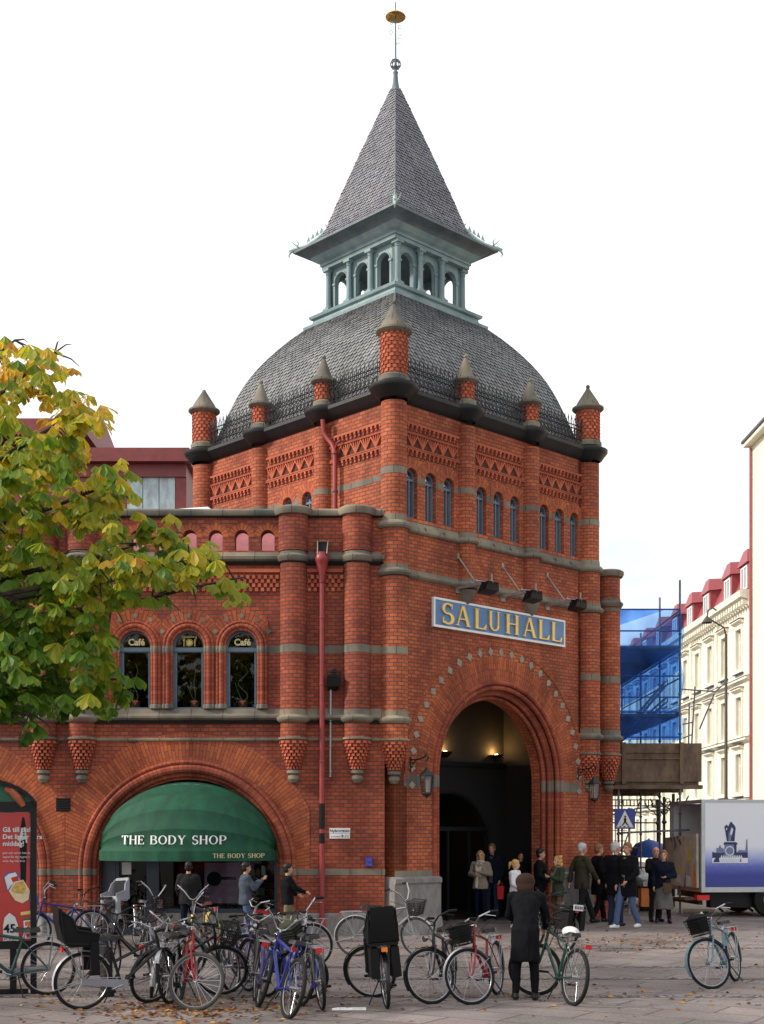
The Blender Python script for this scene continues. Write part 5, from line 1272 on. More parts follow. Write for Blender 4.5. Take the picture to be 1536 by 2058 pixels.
for k, y in enumerate((36.2, 39.0, 41.6)):
    x = 8.0 + k * .35; mb.island(); mb.lathe(x, y, [(.05, 0), (.05, 1.3), (.08, 1.35), (.04, 1.4), (.04, 2.3), (.09, 2.36), (.04, 2.42), (.045, 3.1)], 8)
    for s_ in (-1, 1): mb.island(); mb.tube([(x, y, 2.55), (x + s_ * .12, y, 2.7), (x + s_ * .3, y, 2.8), (x + s_ * .42, y, 3.05)], .02, 5); mb.island(); mb.tube([(x + s_ * (.15 + .06 * math.cos(t)), y, 2.92 + .06 * math.sin(t)) for t in [i * .785 for i in range(9)]], .012, 4)
    S('cast_post', mb); mb = MB().mat('iron')
mb = MB().mat('iron')
for k in range(12): mb.island(); mb.tube([(7.1 + k * .11, 40, 2.86), (7.1 + k * .11, 40, 3.02)], .018, 4)
mb.island(); mb.tube([(7.0, 40, 2.86), (8.4, 40, 2.86)], .02, 5); mb.island(); mb.tube([(7.0, 40, 3.04), (8.4, 40, 3.04)], .02, 5); S('railing_fringe', mb)
# wire fence behind the corner, caught by the light
mb = MB().mat('galvanised'); rng = random.Random(4)
for k in range(9): x = 5.45 + k * .085; mb.island(); mb.tube([(x, 33.6, .05), (x, 33.6, 2.75)], .012, 5)
for k in range(10): mb.island(); mb.tube([(5.4, 33.6, .2 + k * .27), (6.25, 33.6, .2 + k * .27)], .01, 4)
tag(mb.build('mesh_fence'), 'tall pale wire mesh fence between the brick corner and the scaffold', 'fence')
# pedestrian crossing sign
plain('road_sign_blue', (0.02, 0.05, 0.30), .4)
cs = thing('crossing_sign', 'blue square pedestrian crossing sign with white triangle in front of the scaffold', 'sign', (6.0, 32.6, 0)); FC = frame((6.0, 32.6, 0), (1, 0, 0), (0, -1, 0))
mb = MB(FC).mat('galvanised'); mb.tube([(.12, -.03, 0), (.12, -.03, 2.65)], .028, 8); mb.build('post', None, cs)
z0 = 2.12
mb = MB(FC).mat('road_sign_blue'); mb.box(-.25, .26, 0, .015, z0, z0 + .50); mb.build('plate', None, cs)
mb = MB(FC).mat('white_paint'); mb.plate([(-.21, z0 + .04), (.22, z0 + .04), (.005, z0 + .46)], [], .018); mb.build('triangle', None, cs)
mb = MB(FC).mat('black_plastic'); q = lambda x, z: (x, z0 + z)
mb.plate([q(-.02, .27), q(.04, .27), q(.035, .17), q(.10, .09), q(.075, .08), q(.005, .15), q(-.05, .08), q(-.075, .09), q(-.02, .17)], [], .021); mb.plate([(.012 + .026 * math.cos(i), z0 + .305 + .026 * math.sin(i)) for i in [k * .628 for k in range(10)]], [], .021)
for k in range(3): mb.plate([q(-.14 + k * .1, .05), q(-.09 + k * .1, .05), q(-.08 + k * .1, .07), q(-.12 + k * .1, .07)], [], .0205)
mb.build('walking_figure', None, cs)

# ================================================================ delivery truck
tr_ = thing('delivery_truck', 'white box truck with blue fading livery and a printed fountain statue, rear doors open', 'truck', (7.63, 31.5, 0), R(6))
FTk = frame((0, 0, 0), (1, 0, 0), (0, -1, 0))     # local: u along the side, w towards the camera
m, nt, b = _mat('truck_side'); L = nt.links.new; b.inputs['Roughness'].default_value = .35
uv = nt.nodes.new('ShaderNodeUVMap'); sp_ = nt.nodes.new('ShaderNodeSeparateXYZ'); L(uv.outputs[0], sp_.inputs[0])
n = nt.nodes.new('ShaderNodeTexNoise'); n.inputs['Scale'].default_value = 9; n.inputs['Detail'].default_value = 6; L(uv.outputs[0], n.inputs['Vector'])
ma = nt.nodes.new('ShaderNodeMath'); ma.operation = 'MULTIPLY_ADD'; ma.inputs[1].default_value = .10; L(n.outputs['Fac'], ma.inputs[0]); L(sp_.outputs[1], ma.inputs[2])
cr = nt.nodes.new('ShaderNodeValToRGB'); e = cr.color_ramp.elements; e[0].position = 0; e[0].color = (.035, .045, .24, 1); e[1].position = 1; e[1].color = (.78, .79, .82, 1)
for p_, c_ in ((.19, (.04, .055, .30, 1)), (.28, (.11, .14, .48, 1)), (.37, (.36, .41, .70, 1)), (.50, (.76, .77, .82, 1))): x_ = e.new(p_); x_.color = c_
mr = nt.nodes.new('ShaderNodeMapRange'); mr.inputs[1].default_value = .65; mr.inputs[2].default_value = 2.85; L(ma.outputs[0], mr.inputs[0]); L(mr.outputs[0], cr.inputs[0]); L(cr.outputs[0], b.inputs['Base Color'])
plain('truck_white', (.74, .75, .76), .4, noise_amt=.08); plain('truck_frame', (.50, .51, .50), .4, .5); plain('print_dark', (.025, .03, .10), .5); plain('print_mid', (.16, .20, .34), .5); plain('print_pale', (.62, .66, .74), .5)
T_ = lambda name, mb, par=None: mb.build(name, None, par or tr_, local=True)
TL, TWD, ZB, ZT = 6.2, 2.35, .60, 2.82
mb = MB(FTk).mat('truck_side'); mb.face([(.07, 0, ZB + .12), (TL, 0, ZB + .12), (TL, 0, ZT - .05), (.07, 0, ZT - .05)]); sd = T_('side_panel', mb)
mb = MB(FTk).mat('truck_frame'); mb.box(0, .09, -.06, .02, ZB, ZT); mb.box(.09, TL, -.05, .018, ZB, ZB + .12); mb.box(.09, TL, -.05, .018, ZT - .06, ZT); mb.box(0, .08, -TWD, -TWD + .06, ZB, ZT); mb.box(0, .08, -TWD + .06, -.06, ZT - .07, ZT); mb.box(0, .08, -TWD + .06, -.06, ZB, ZB + .08)
T_('box_frame', mb)
mb = MB(FTk).mat('truck_white'); mb.box(.08, TL, -TWD, -.06, ZT - .04, ZT); mb.box(.09, TL, -TWD, -TWD + .05, ZB + .08, ZT - .05); mb.box(TL - .05, TL, -TWD + .05, -.051, ZB, ZT - .045); mb.box(.09, TL, -TWD + .05, -.051, ZB, ZB + .08); mb.mat('truck_frame'); mb.face([(.1, -.02, ZB + .1), (TL, -.02, ZB + .1), (TL, -.02, ZT - .07), (.1, -.02, ZT - .07)]); T_('cargo_box', mb)
# printed picture: plinth with medallion, robed figure, basin, little buildings
plain('print_white', (.74, .75, .77), .45)
pz = 1.30; mb = MB(FTk); PW = .004
def pic(mat, poly, k): mb.mat(mat); mb.island(); mb.plate([(.27 + p[0], pz + p[1]) for p in poly], [], PW + k * .0006)
pic('print_white', [(0, 0), (.88, 0), (.88, .12), (0, .12)], 0)
pic('print_dark', [(0, .12), (0, .27), (.08, .24), (.12, .30), (.30, .27), (.36, .20), (.55, .2), (.62, .26), (.88, .25), (.88, .12)], 1)
pic('print_mid', [(.10, .24), (.10, .35), (.15, .36), (.19, .44), (.23, .36), (.29, .34), (.29, .24)], 2); pic('print_mid', [(.62, .25), (.66, .31), (.82, .30), (.84, .55), (.87, .58), (.88, .30), (.88, .25)], 2)
pic('print_mid', [(.30, .14), (.30, .46), (.60, .46), (.60, .14)], 3); pic('print_dark', [(.27, .44), (.63, .44), (.60, .50), (.30, .50)], 4); pic('print_dark', [(.54, .14), (.54, .44), (.60, .44), (.60, .14)], 4)
pic('print_pale', [(.43 + .115 * math.cos(a * .39), .29 + .115 * math.sin(a * .39)) for a in range(16)], 5); pic('print_mid', [(.43 + .09 * math.cos(a * .39), .29 + .09 * math.sin(a * .39)) for a in range(16)], 6)
pic('print_dark', [(.36, .52), (.33, .70), (.30, .86), (.34, .92), (.40, .88), (.43, .95), (.465, 1.0), (.50, .95), (.55, .90), (.58, .84), (.56, .66), (.55, .52)], 5)
pic('print_mid', [(.40, .52), (.40, .7), (.47, .84), (.49, .7), (.45, .52)], 6); pic('print_pale', [(.44, .7), (.48, .86), (.52, .8), (.48, .66)], 7); pic('print_pale', [(.33, .78), (.36, .86), (.37, .80)], 6)
for i in range(12): pic('print_pale', [(.20 + i * .045, .12), (.225 + i * .045, .20), (.25 + i * .045, .12)], 6)
pic('print_dark', [(.02, .02), (.10, .16), (.16, .14), (.18, .02)], 7); pic('print_pale', [(.18, .03), (.68, .03), (.70, .10), (.18, .10)], 7); pic('print_dark', [(.68, .03), (.71, .14), (.72, .03)], 8)
T_('printed_picture', mb, sd)
# rear: interior, leaning scribbled panel with torn posters, lamps, tail lift
mb = MB(FTk).mat('truck_frame'); mb.face([(1.6, -TWD + .06, ZB + .1), (1.6, -.07, ZB + .1), (1.6, -.07, ZT - .08), (1.6, -TWD + .06, ZT - .08)]); T_('cargo_partition', mb)
plain('panel_board', (.45, .42, .34), .8, noise_amt=.25, noise_scale=4); plain('poster_yellow', (.65, .48, .05), .7); plain('poster_lime', (.45, .47, .10), .7); plain('poster_orange', (.75, .24, .06), .6); plain('tail_red', (.62, .02, .02), .3)
FRr = lambda u, w, z: (-.02 - w, u, z)              # rear face: u = depth (local y), w outwards (to the left)
mb = MB(FRr).mat('panel_board'); zt = 1.98
mb.hexa([(.10, 0, .70), (TWD + .15, .0, .70), (TWD + .15, .06, .70), (.10, .06, .70)], [(.14, 0, zt + .02), (TWD + .15, 0, zt - .08), (TWD + .15, .05, zt - .08), (.14, .05, zt + .02)]); rd = T_('lift_platform', mb)
mb = MB(FRr); rng = random.Random(5)
def rp(mat, poly, k=0): mb = MB(FRr).mat(mat); mb.face([(p[0], .064 + k * .001, p[1]) for p in poly]); T_('torn_poster', mb, rd)
rp('poster_orange', [(.12, .70), (.34, .70), (.34, 1.25), (.24, 1.30), (.12, .95)]); rp('poster_orange', [(2.25, .75), (2.48, .75), (2.48, 1.70), (2.36, 1.72), (2.30, 1.2)]); rp('poster_yellow', [(.50, 1.35), (.80, 1.28), (.72, 1.72), (.60, 1.78)]); rp('poster_lime', [(1.7, 1.0), (2.2, .98), (2.1, 1.35), (1.75, 1.33)])
rp('poster_yellow', [(1.2, 1.0), (1.5, 1.02), (1.45, 1.15), (1.2, 1.17)]); rp('card_white', [(1.25, .78), (1.6, .78), (1.6, 1.0), (1.25, .98)]); rp('card_white', [(.45, .72), (.95, .72), (.9, 1.0), (.5, .95)])
for k in range(9): a = 1.2 + rng.uniform(0, .75); z = 1.7 + rng.uniform(-.1, .15); rp('print_dark', [(a, z), (a + .03, z), (a + .09 + rng.uniform(-.1, .1), z + .13), (a + .05, z + .13)], 2)
rp('print_dark', [(.9, .68), (1.0, .68), (.86, 1.05), (.83, 1.05)], 2)
mb = MB(FTk).mat('tail_red'); mb.box(-.10, .20, -.20, .01, ZB - .19, ZB - .07); T_('tail_lamp', mb)
mb = MB(FTk).mat('black_metal'); mb.box(.1, TL, -TWD + .3, -.25, ZB - .16, ZB); mb.box(-.05, .05, -TWD, -.05, .30, .40); mb.box(.3, 1.4, -.5, -.2, .22, ZB - .16); mb.box(2.5, 3.6, -.7, -.1, .25, ZB - .16)
for u_ in (.15, .9): mb.tube([(u_, -.3, ZB - .1), (u_ + .5, -.3, .12)], .03, 6)
T_('chassis', mb)
mb = MB(FTk).mat('timber'); mb.tube([(-.35, -.25, .13), (.35, -.15, .13)], .055, 8); mb.box(-.3, .0, -.9, -.3, .40, .45); T_('underrun_bar', mb)
for u_ in (1.75, 5.4):
    for w_ in (-.02, -TWD + .28):
        mb = MB(FTk).mat('rubber'); mb.tube([(u_, w_ - .26, .42), (u_, w_ - .22, .42), (u_, w_, .42), (u_, w_ + .01, .42)], [.38, .42, .42, .38], 24, caps=True); wh = T_('wheel', mb)
        mb = MB(FTk).mat('galvanised'); mb.tube([(u_, w_ + .011, .42), (u_, w_ + .02, .42)], [.2, .16], 16); T_('rim', mb, wh)
mb = MB(FTk).mat('truck_white'); mb.hexa([(TL + .08, -TWD + .1, .5), (TL + 1.9, -TWD + .1, .5), (TL + 1.9, -.1, .5), (TL + .08, -.1, .5)], [(TL + .08, -TWD + .15, 2.5), (TL + 1.3, -TWD + .15, 2.5), (TL + 1.3, -.15, 2.5), (TL + .08, -.15, 2.5)]); T_('cab', mb)
# parked car and clutter behind the couple
plain('car_paint', (.02, .03, .03), .25, coat=.5, noise_amt=.05)
ca = thing('parked_car', 'dark parked car half hidden behind the couple beside the truck', 'car', (6.55, 38.0, 0), R(95))
mb = MB().mat('car_paint')
sec = [(-1.9, .25), (-1.95, .6), (-1.7, .78), (-1.0, .86), (-.45, 1.24), (.75, 1.26), (1.35, .86), (1.85, .80), (1.95, .5), (1.9, .25)]
for i in range(len(sec)):
    a, b_ = sec[i], sec[(i + 1) % len(sec)]; wa = .78 if a[1] < 1 else .58; wb = .78 if b_[1] < 1 else .58
    mb.face([(a[0], -wa, a[1]), (b_[0], -wb, b_[1]), (b_[0], wb, b_[1]), (a[0], wa, a[1])])
for s_ in (-1, 1):
    mb.face([(p[0], s_ * .78, p[1]) for p in sec if p[1] < 1]); mb.face([(-1.0, s_ * .78, .86), (1.35, s_ * .78, .86), (.75, s_ * .58, 1.26), (-.45, s_ * .58, 1.24)])
mb.build('body', None, ca, local=True)
for x in (-1.2, 1.2):
    for s_ in (-1, 1): mb = MB().mat('rubber'); mb.tube([(x, s_ * .62, .3), (x, s_ * .80, .3)], .3, 18); mb.build('wheel', None, ca, local=True)
mb = MB().mat('house_pane'); mb.face([(-.95, -.70, .89), (-.95, .70, .89), (-.48, .52, 1.22), (-.48, -.52, 1.22)]); mb.face([(1.3, .70, .89), (1.3, -.70, .89), (.80, -.52, 1.24), (.80, .52, 1.24)])
for s_ in (-1, 1): mb.face([(-.85, s_ * .79, .90), (1.15, s_ * .79, .90), (.72, s_ * .61, 1.2), (-.42, s_ * .61, 1.2)])
for v in range(len(mb.v)): 
    p = mb.v[v]; mb.v[v] = (p[0] * 1.012, p[1] * 1.01, p[2] + .012)
mb.build('windows', None, ca, local=True)
for s_ in (-1, 1): mb = MB().mat('card_white'); mb.box(-1.97, -1.93, s_ * .55 - .12, s_ * .55 + .12, .55, .68); mb.build('headlight', None, ca, local=True)
mb = MB(); g = gp(1302, 1832); mb.mat('poster_orange'); mb.box(g[0] - .16, g[0] + .16, g[1], g[1] + .4, .12, .60); mb.mat('black_plastic'); mb.box(g[0] - .14, g[0] + .14, g[1] + .02, g[1] + .38, 0, .12); mb.box(g[0] - .17, g[0] + .17, g[1] - .01, g[1] + .41, .60, .64)
tag(mb.build('litter_bin'), 'orange bin on the pavement left of the woman in the long skirt', 'bin')
plain('tarp_blue', (.03, .09, .40), .6)
tp = thing('market_parasol', 'blue market parasol half open behind the heads of the couple', 'parasol', (8.0, 39.5, 0)); mb = MB().mat('tarp_blue')
for k in range(8):
    a0, a1 = k * .785, (k + 1) * .785
    for r0, z0, r1, z1 in ((.02, 1.85, .4, 1.72), (.4, 1.72, .62, 1.45), (.62, 1.45, .66, 1.3)): mb.face([(r0 * math.cos(a0), r0 * math.sin(a0), z0), (r0 * math.cos(a1), r0 * math.sin(a1), z0), (r1 * math.cos(a1), r1 * math.sin(a1), z1), (r1 * math.cos(a0), r1 * math.sin(a0), z1)])
mb.build('canopy', None, tp, local=True); mb = MB().mat('galvanised'); mb.tube([(0, 0, 0), (0, 0, 1.88)], .02, 6); mb.build('pole', None, tp, local=True)

# ================================================================ advertising pillar on the left, bollards
kx, ky = -4.27, 16.3
ki = thing('advertising_stand', 'dark framed advertising stand with a red snack poster at the left edge of the photo', 'advertisement', (kx - .3, ky, 0), 0)
KA = R(14); FK = frame((kx, ky, 0), (math.cos(KA), math.sin(KA), 0), (math.sin(KA), -math.cos(KA), 0))
plain('poster_red', (.42, .026, .020), .35, noise_amt=.12); plain('crumb', (.50, .32, .07), .6, noise_amt=.4, noise_scale=30); plain('bread', (.62, .50, .30), .6, noise_amt=.2, noise_scale=20); plain('sausage', (.45, .12, .05), .4)
plain('seven_orange', (.62, .13, .02), .5); plain('seven_green', (.01, .12, .06), .5); plain('seven_red', (.45, .01, .01), .5)
kz = lambda py: CAMH + (HOR - py) / FPX * ky
mb = MB(FK).mat('black_metal'); W_ = 1.5
mb.box(-.075, 0, -.12, .06, .0, kz(1610)); mb.box(-W_, -W_ + .075, -.12, .06, 0, kz(1610)); mb.box(-W_ + .075, -.075, -.10, .05, kz(1895) - .07, kz(1890)); mb.box(-W_ + .075, -.075, -.10, .05, kz(1632), kz(1612))
mb.box(-W_ + .1, -.1, -.06, 0, 0.0, .06); mb.box(-.32, -.24, -.10, .0, 0, kz(1895)); mb.build('frame', None, ki)
mb = MB(FK).mat('black_metal'); zc = kz(1612); cr_ = W_ / 2 + .03
pts_o = [(-W_ / 2 + cr_ * math.cos(R(a)), zc - .12 + .42 * math.sin(R(a))) for a in range(15, 166, 10)]; mb.plate(pts_o + [(p[0], p[1] - .05) for p in pts_o[::-1]], [], .14, -.18)
mb.mat('seven_green'); mb.plate(pts_o[:] + [(-W_ + .1, zc), (-.1, zc)], [], .02, -.02); mb.build('arched_top', None, ki)
mb = MB(FK).mat('poster_red'); mb.box(-W_ + .08, -.08, -.05, .03, kz(1892), kz(1634)); po = mb.build('poster', None, ki)
mb = MB(FK); KW = .034
KX = lambda px: (px - 68) / 163.0      # photo column -> u on the poster
def kp(mat, poly, k=0): mb.mat(mat); mb.island(); mb.plate([(KX(p[0]), kz(p[1])) for p in poly], [], KW + k * .0008)
# hot snack, bottle, price flash, shop mark
mb.mat('sausage'); mb.island(); mb.tube([(KX(8), .06, kz(1586)), (KX(20), .08, kz(1590)), (KX(32), .08, kz(1604)), (KX(43), .06, kz(1620))], [.03, .055, .055, .035], 10)
kp('black_plastic', [(37, 1660), (47, 1660), (49, 1700), (47, 1775), (37, 1775), (35, 1700)], 0); kp('black_plastic', [(40, 1643), (44, 1643), (47, 1662), (37, 1662)], 0)
kp('card_white', [(38, 1664), (41, 1664), (41, 1676), (36, 1694), (34, 1694)], 1); kp('card_white', [(44, 1664), (46, 1664), (50, 1694), (47, 1694)], 1); kp('card_white', [(39, 1675), (46, 1675), (48, 1683), (44, 1688), (39, 1686)], 1); kp('print_dark', [(41, 1677), (45, 1677), (45, 1684), (41, 1684)], 2)
kp('tarp_blue', [(4, 1762), (12, 1753), (30, 1752), (38, 1770), (20, 1780), (12, 1792)], 2); kp('card_white', [(6, 1763), (14, 1756), (27, 1753), (35, 1768), (19, 1778), (12, 1788)], 3); kp('seven_red', [(18, 1764), (31, 1760), (34, 1769), (23, 1776)], 4)
kp('bread', [(14, 1790), (24, 1772), (42, 1768), (55, 1790), (52, 1808), (40, 1815), (26, 1809)], 5); kp('crumb', [(18, 1790), (27, 1774), (42, 1771), (48, 1785), (42, 1796), (28, 1795)], 6)
kp('card_white', [(3, 1905), (3, 1860), (6, 1843), (15, 1834), (26, 1842), (32, 1860), (34, 1898)], 2)
kp('card_white', [(42, 1848), (59, 1846), (59, 1886), (45, 1886)], 2); kp('seven_green', [(42, 1846), (60, 1844), (60, 1848), (42, 1850)], 3); kp('seven_orange', [(45, 1852), (56, 1851), (56, 1856), (51, 1870), (47, 1870), (51, 1857), (45, 1858)], 3); kp('seven_red', [(46, 1857), (50, 1857), (49, 1860), (46, 1860)], 4); kp('seven_green', [(44, 1868), (57, 1866), (57, 1873), (44, 1875)], 5); kp('seven_red', [(47, 1876), (55, 1875), (54, 1883), (49, 1884)], 3)
kp('letter_gold', [(37, 1833), (62, 1829), (62, 1836), (37, 1839)], 2)
mb.build('printed_motifs', None, po, smooth=0)
for body, x, y, s_, mt_, bd in (('45:-', 4, 1873, .145, 'black_plastic', .004), ('Öl Grillkorv', 4, 1887, .042, 'black_plastic', .001), ('& BRÖD', 4, 1894, .042, 'black_plastic', .001), ('Gå till disk.', 2, 1672, .082, 'card_white', .002), ('Det ligger nära', 2, 1686, .078, 'card_white', .002), ('middag!', 2, 1700, .082, 'card_white', .002),
                        ('gott och varmt hela dagen', 2, 1716, .036, 'card_white', 0), ('öppet för dig dygnet runt', 2, 1724, .036, 'card_white', 0), ('varje dag hela året', 2, 1732, .036, 'card_white', 0), ('ELEVEN', 45, 1873, .03, 'card_white', .001)):
    flat_text(FK, body, KX(x), kz(y), s_, KW + .006, mt_, po, 'printed_text', bold=bd, rot=.0)
for k, (px, py, h, lab) in enumerate(((214, 2003, .78, 'black iron bollard between the bicycles on the left'), (521, 1884, .42, 'short black bollard with a red top below the shop window'))):
    g = gp(px, py); bo = thing('bollard', lab, 'bollard', g, 0); mb = MB().mat('iron'); r = .075 if k == 0 else .05
    mb.lathe(0, 0, [(r * 1.3, 0), (r * 1.3, .05), (r, .08), (r, h * .86), (r * 1.25, h * .88), (r * 1.25, h * .92), (r * .9, h * .97), (0, h)], 14); mb.build('shaft', None, bo, local=True)
    if k: mb = MB().mat('seven_red'); mb.box(-.17, .17, -.04, .04, h, h + .10); mb.build('red_plate', None, bo, local=True)
mb = MB().mat('card_white'); g = gp(700, 2031); rng = random.Random(3)
for k in range(5): a = g[0] - .18 + k * .075; mb.hexa([(a, g[1] - .04, .006), (a + .08, g[1] - .03, .006), (a + .08, g[1] + .05, .006), (a, g[1] + .04, .006)], [(a, g[1] - .03, .02 + .03 * rng.random()), (a + .08, g[1] - .02, .015), (a + .08, g[1] + .04, .03), (a, g[1] + .04, .02)])
tag(mb.build('newspaper'), 'crumpled white newspaper lying on the paving between the bicycles', 'newspaper')
# ================================================================ horse chestnut on the left, nearer than the hall
m, nt, b = _mat('chestnut_leaf'); L = nt.links.new; out = nt.nodes['Material Output']
at_ = nt.nodes.new('ShaderNodeAttribute'); at_.attribute_name = 'tint'
cr = nt.nodes.new('ShaderNodeValToRGB'); e = cr.color_ramp.elements
e[0].position = 0; e[0].color = (.045, .105, .012, 1); e[1].position = 1; e[1].color = (.42, .17, .022, 1)
for p_, c_ in ((.28, (.11, .21, .018, 1)), (.5, (.23, .28, .018, 1)), (.72, (.42, .36, .022, 1)), (.88, (.60, .40, .03, 1))): x_ = e.new(p_); x_.color = c_
tc = nt.nodes.new('ShaderNodeTexCoord'); n = nt.nodes.new('ShaderNodeTexNoise'); n.inputs['Scale'].default_value = 14; n.inputs['Detail'].default_value = 3; L(tc.outputs['Object'], n.inputs['Vector'])
ma = nt.nodes.new('ShaderNodeMath'); ma.operation = 'MULTIPLY_ADD'; ma.inputs[1].default_value = .35; ma.use_clamp = True; L(n.outputs['Fac'], ma.inputs[0])
m0 = nt.nodes.new('ShaderNodeMath'); m0.operation = 'SUBTRACT'; m0.inputs[1].default_value = .17; L(at_.outputs['Fac'], m0.inputs[0]); L(m0.outputs[0], ma.inputs[2]); L(ma.outputs[0], cr.inputs[0])
L(cr.outputs[0], b.inputs['Base Color']); b.inputs['Roughness'].default_value = .45; b.inputs['Specular IOR Level'].default_value = .35
tl = nt.nodes.new('ShaderNodeBsdfTranslucent'); hs = nt.nodes.new('ShaderNodeHueSaturation'); hs.inputs['Value'].default_value = 1.5; L(cr.outputs[0], hs.inputs['Color']); L(hs.outputs[0], tl.inputs[0])
mx = nt.nodes.new('ShaderNodeMixShader'); mx.inputs[0].default_value = .5; L(b.outputs[0], mx.inputs[1]); L(tl.outputs[0], mx.inputs[2]); L(mx.outputs[0], out.inputs['Surface'])
weathered('bark', (.06, .048, .036), (.03, .024, .02), .9, scale=8, bump=.6)
TRX, TRY = -7.6, 16.4
tree = thing('chestnut_tree', 'horse chestnut tree with large green and yellow autumn leaves reaching in from the left', 'tree', (TRX, TRY, 0))
rng = random.Random(21)
def TP(px, py, y): return Vector(at(px, py, y))
mb = MB().mat('bark')
mb.tube([(TRX, TRY, -.05), (TRX, TRY, .3), (TRX + .03, TRY, 1.5), (TRX - .03, TRY, 3.0), (TRX + .05, TRY + .05, 4.4), (TRX, TRY, 6.0), (TRX - .1, TRY, 7.6)], [.34, .26, .22, .20, .17, .11, .05], 14); mb.build('trunk', None, tree)
limbs = []   # (points) main limbs, each from the trunk to a tip
tips = [((470, 1170, 15.7), 3.6), ((340, 1080, 16.6), 4.0), ((225, 980, 16.2), 4.4), ((160, 830, 15.6), 4.8), ((110, 715, 16.4), 5.2), ((250, 1370, 16.0), 3.2), ((200, 1250, 17.0), 3.4), ((60, 1440, 15.4), 3.0),
        ((30, 690, 17.0), 5.6), ((260, 1130, 14.9), 3.8), ((90, 1150, 17.4), 4.0), ((60, 950, 15.0), 4.6), ((180, 1400, 16.8), 3.1), ((20, 1300, 15.0), 3.2), ((380, 1130, 15.2), 3.8)]
rest = [((-7.6, 13.6, 4.8), 3.6), ((-9.6, 15.0, 6.0), 4.2), ((-9.8, 17.8, 5.6), 4.0), ((-7.4, 19.2, 5.4), 4.0), ((-8.3, 16.2, 8.2), 5.2), ((-6.6, 14.6, 6.8), 4.8), ((-10.2, 16.4, 4.2), 3.4), ((-6.4, 18.2, 6.9), 4.8), ((-8.6, 13.9, 6.4), 4.6)]
clusters = []
def limb(tip, zroot, r0=.075):
    a = Vector((TRX, TRY, zroot)); b_ = Vector(tip); m_ = (a + b_) / 2 + Vector((rng.uniform(-.15, .15), rng.uniform(-.2, .2), .35))
    pts = []
    for i in range(13):
        t = i / 12; p = a * (1 - t) ** 2 + m_ * 2 * t * (1 - t) + b_ * t * t; p += Vector((0, 0, .04 * math.sin(t * 14))) ; pts.append(p)
    mb = MB().mat('bark'); mb.tube([tuple(p) for p in pts], [r0 * (1 - .9 * i / 12) + .006 for i in range(13)], 7)
    for i in range(3, 13):
        for k in range(3):
            d = Vector((rng.uniform(-.3, 1), rng.uniform(-1, 1), rng.uniform(-.7, .7))).normalized(); l = rng.uniform(.25, .6) * (1.15 - i / 16)
            q = pts[i] + d * l; q2 = q + Vector((d.x, d.y, d.z - .5)) * l * .5
            mb.island(); mb.tube([tuple(pts[i]), tuple(q), tuple(q2)], [.014, .009, .004], 4); clusters.append((q, 1)); clusters.append((q2, 1))
        clusters.append((pts[i], 0))
    mb.build('branch', None, tree)
for (px, py, y), z in tips: limb(TP(px, py, y), z)
for p, z in rest: limb(p, z, .09)
mb = MB().mat('chestnut_leaf'); tints = []
def leaflet(o, d, up, l, w, tint):
    d = d.normalized(); s_ = d.cross(up)
    if s_.length < 1e-3: s_ = Vector((1, 0, 0))
    s_.normalize(); n_ = s_.cross(d).normalized(); c0 = len(mb.f); mb.island()
    P = lambda a, b_, h: tuple(o + d * l * a + s_ * w * b_ + n_ * (h - .22 * a * a) * l * .5)
    L_ = [P(0, 0, 0), P(.25, .16, .05), P(.55, .38, .10), (P(.8, .46, .08)), P(.93, .28, .02), P(1.03, 0, -.06)]; Rr = [P(.25, -.16, .05), P(.55, -.38, .10), P(.8, -.46, .08), P(.93, -.28, .02)]
    M_ = [P(.25, 0, 0), P(.55, 0, 0), P(.8, 0, -.01)]
    mb.face([L_[0], L_[1], M_[0]]); mb.face([M_[0], L_[1], L_[2], M_[1]]); mb.face([M_[1], L_[2], L_[3], M_[2]]); mb.face([M_[2], L_[3], L_[4], L_[5]])
    mb.face([L_[0], M_[0], Rr[0]]); mb.face([M_[0], M_[1], Rr[1], Rr[0]]); mb.face([M_[1], M_[2], Rr[2], Rr[1]]); mb.face([M_[2], L_[5], Rr[3], Rr[2]])
    tints.extend([tint] * (len(mb.f) - c0))
def compound(o, size, tint):
    # a palmate leaf hanging from its stalk
    out_ = Vector((rng.uniform(-.6, 1), rng.uniform(-1.2, .5), rng.uniform(-.5, .25))).normalized(); hub = o + out_ * .12
    up = Vector((rng.uniform(-.5, .5), rng.uniform(-.7, .1), 1)).normalized(); s_ = out_.cross(up).normalized()
    n_ = rng.choice((5, 6, 7))
    for k in range(n_):
        a = (k - (n_ - 1) / 2) * R(rng.uniform(36, 44)); d = out_ * math.cos(a) + s_ * math.sin(a) + Vector((0, 0, -rng.uniform(.5, 1.3)))
        l = size * (1 - .10 * abs(k - (n_ - 1) / 2)) * rng.uniform(.85, 1.1); leaflet(hub, d, up, l, l * rng.uniform(.46, .60), max(0, min(1, tint + rng.uniform(-.12, .12))))
poly = [(0, 668), (45, 690), (100, 700), (140, 735), (148, 770), (205, 800), (212, 850), (190, 880), (240, 930), (250, 980), (320, 1010), (350, 1060), (400, 1085), (440, 1120), (500, 1185), (470, 1205), (430, 1180), (380, 1150), (340, 1190), (290, 1200), (240, 1190), (205, 1215),
        (195, 1255), (225, 1290), (215, 1330), (280, 1360), (270, 1400), (215, 1420), (150, 1425), (95, 1420), (70, 1480), (30, 1440), (-40, 1440), (-40, 668)]
def inside(x, y):
    c = False; j = len(poly) - 1
    for i in range(len(poly)):
        xi, yi = poly[i]; xj, yj = poly[j]
        if (yi > y) != (yj > y) and x < (xj - xi) * (y - yi) / (yj - yi) + xi: c = not c
        j = i
    return c
def proj(p): return (768 + FPX * p.x / p.y, HOR - FPX * (p.z - CAMH) / p.y)
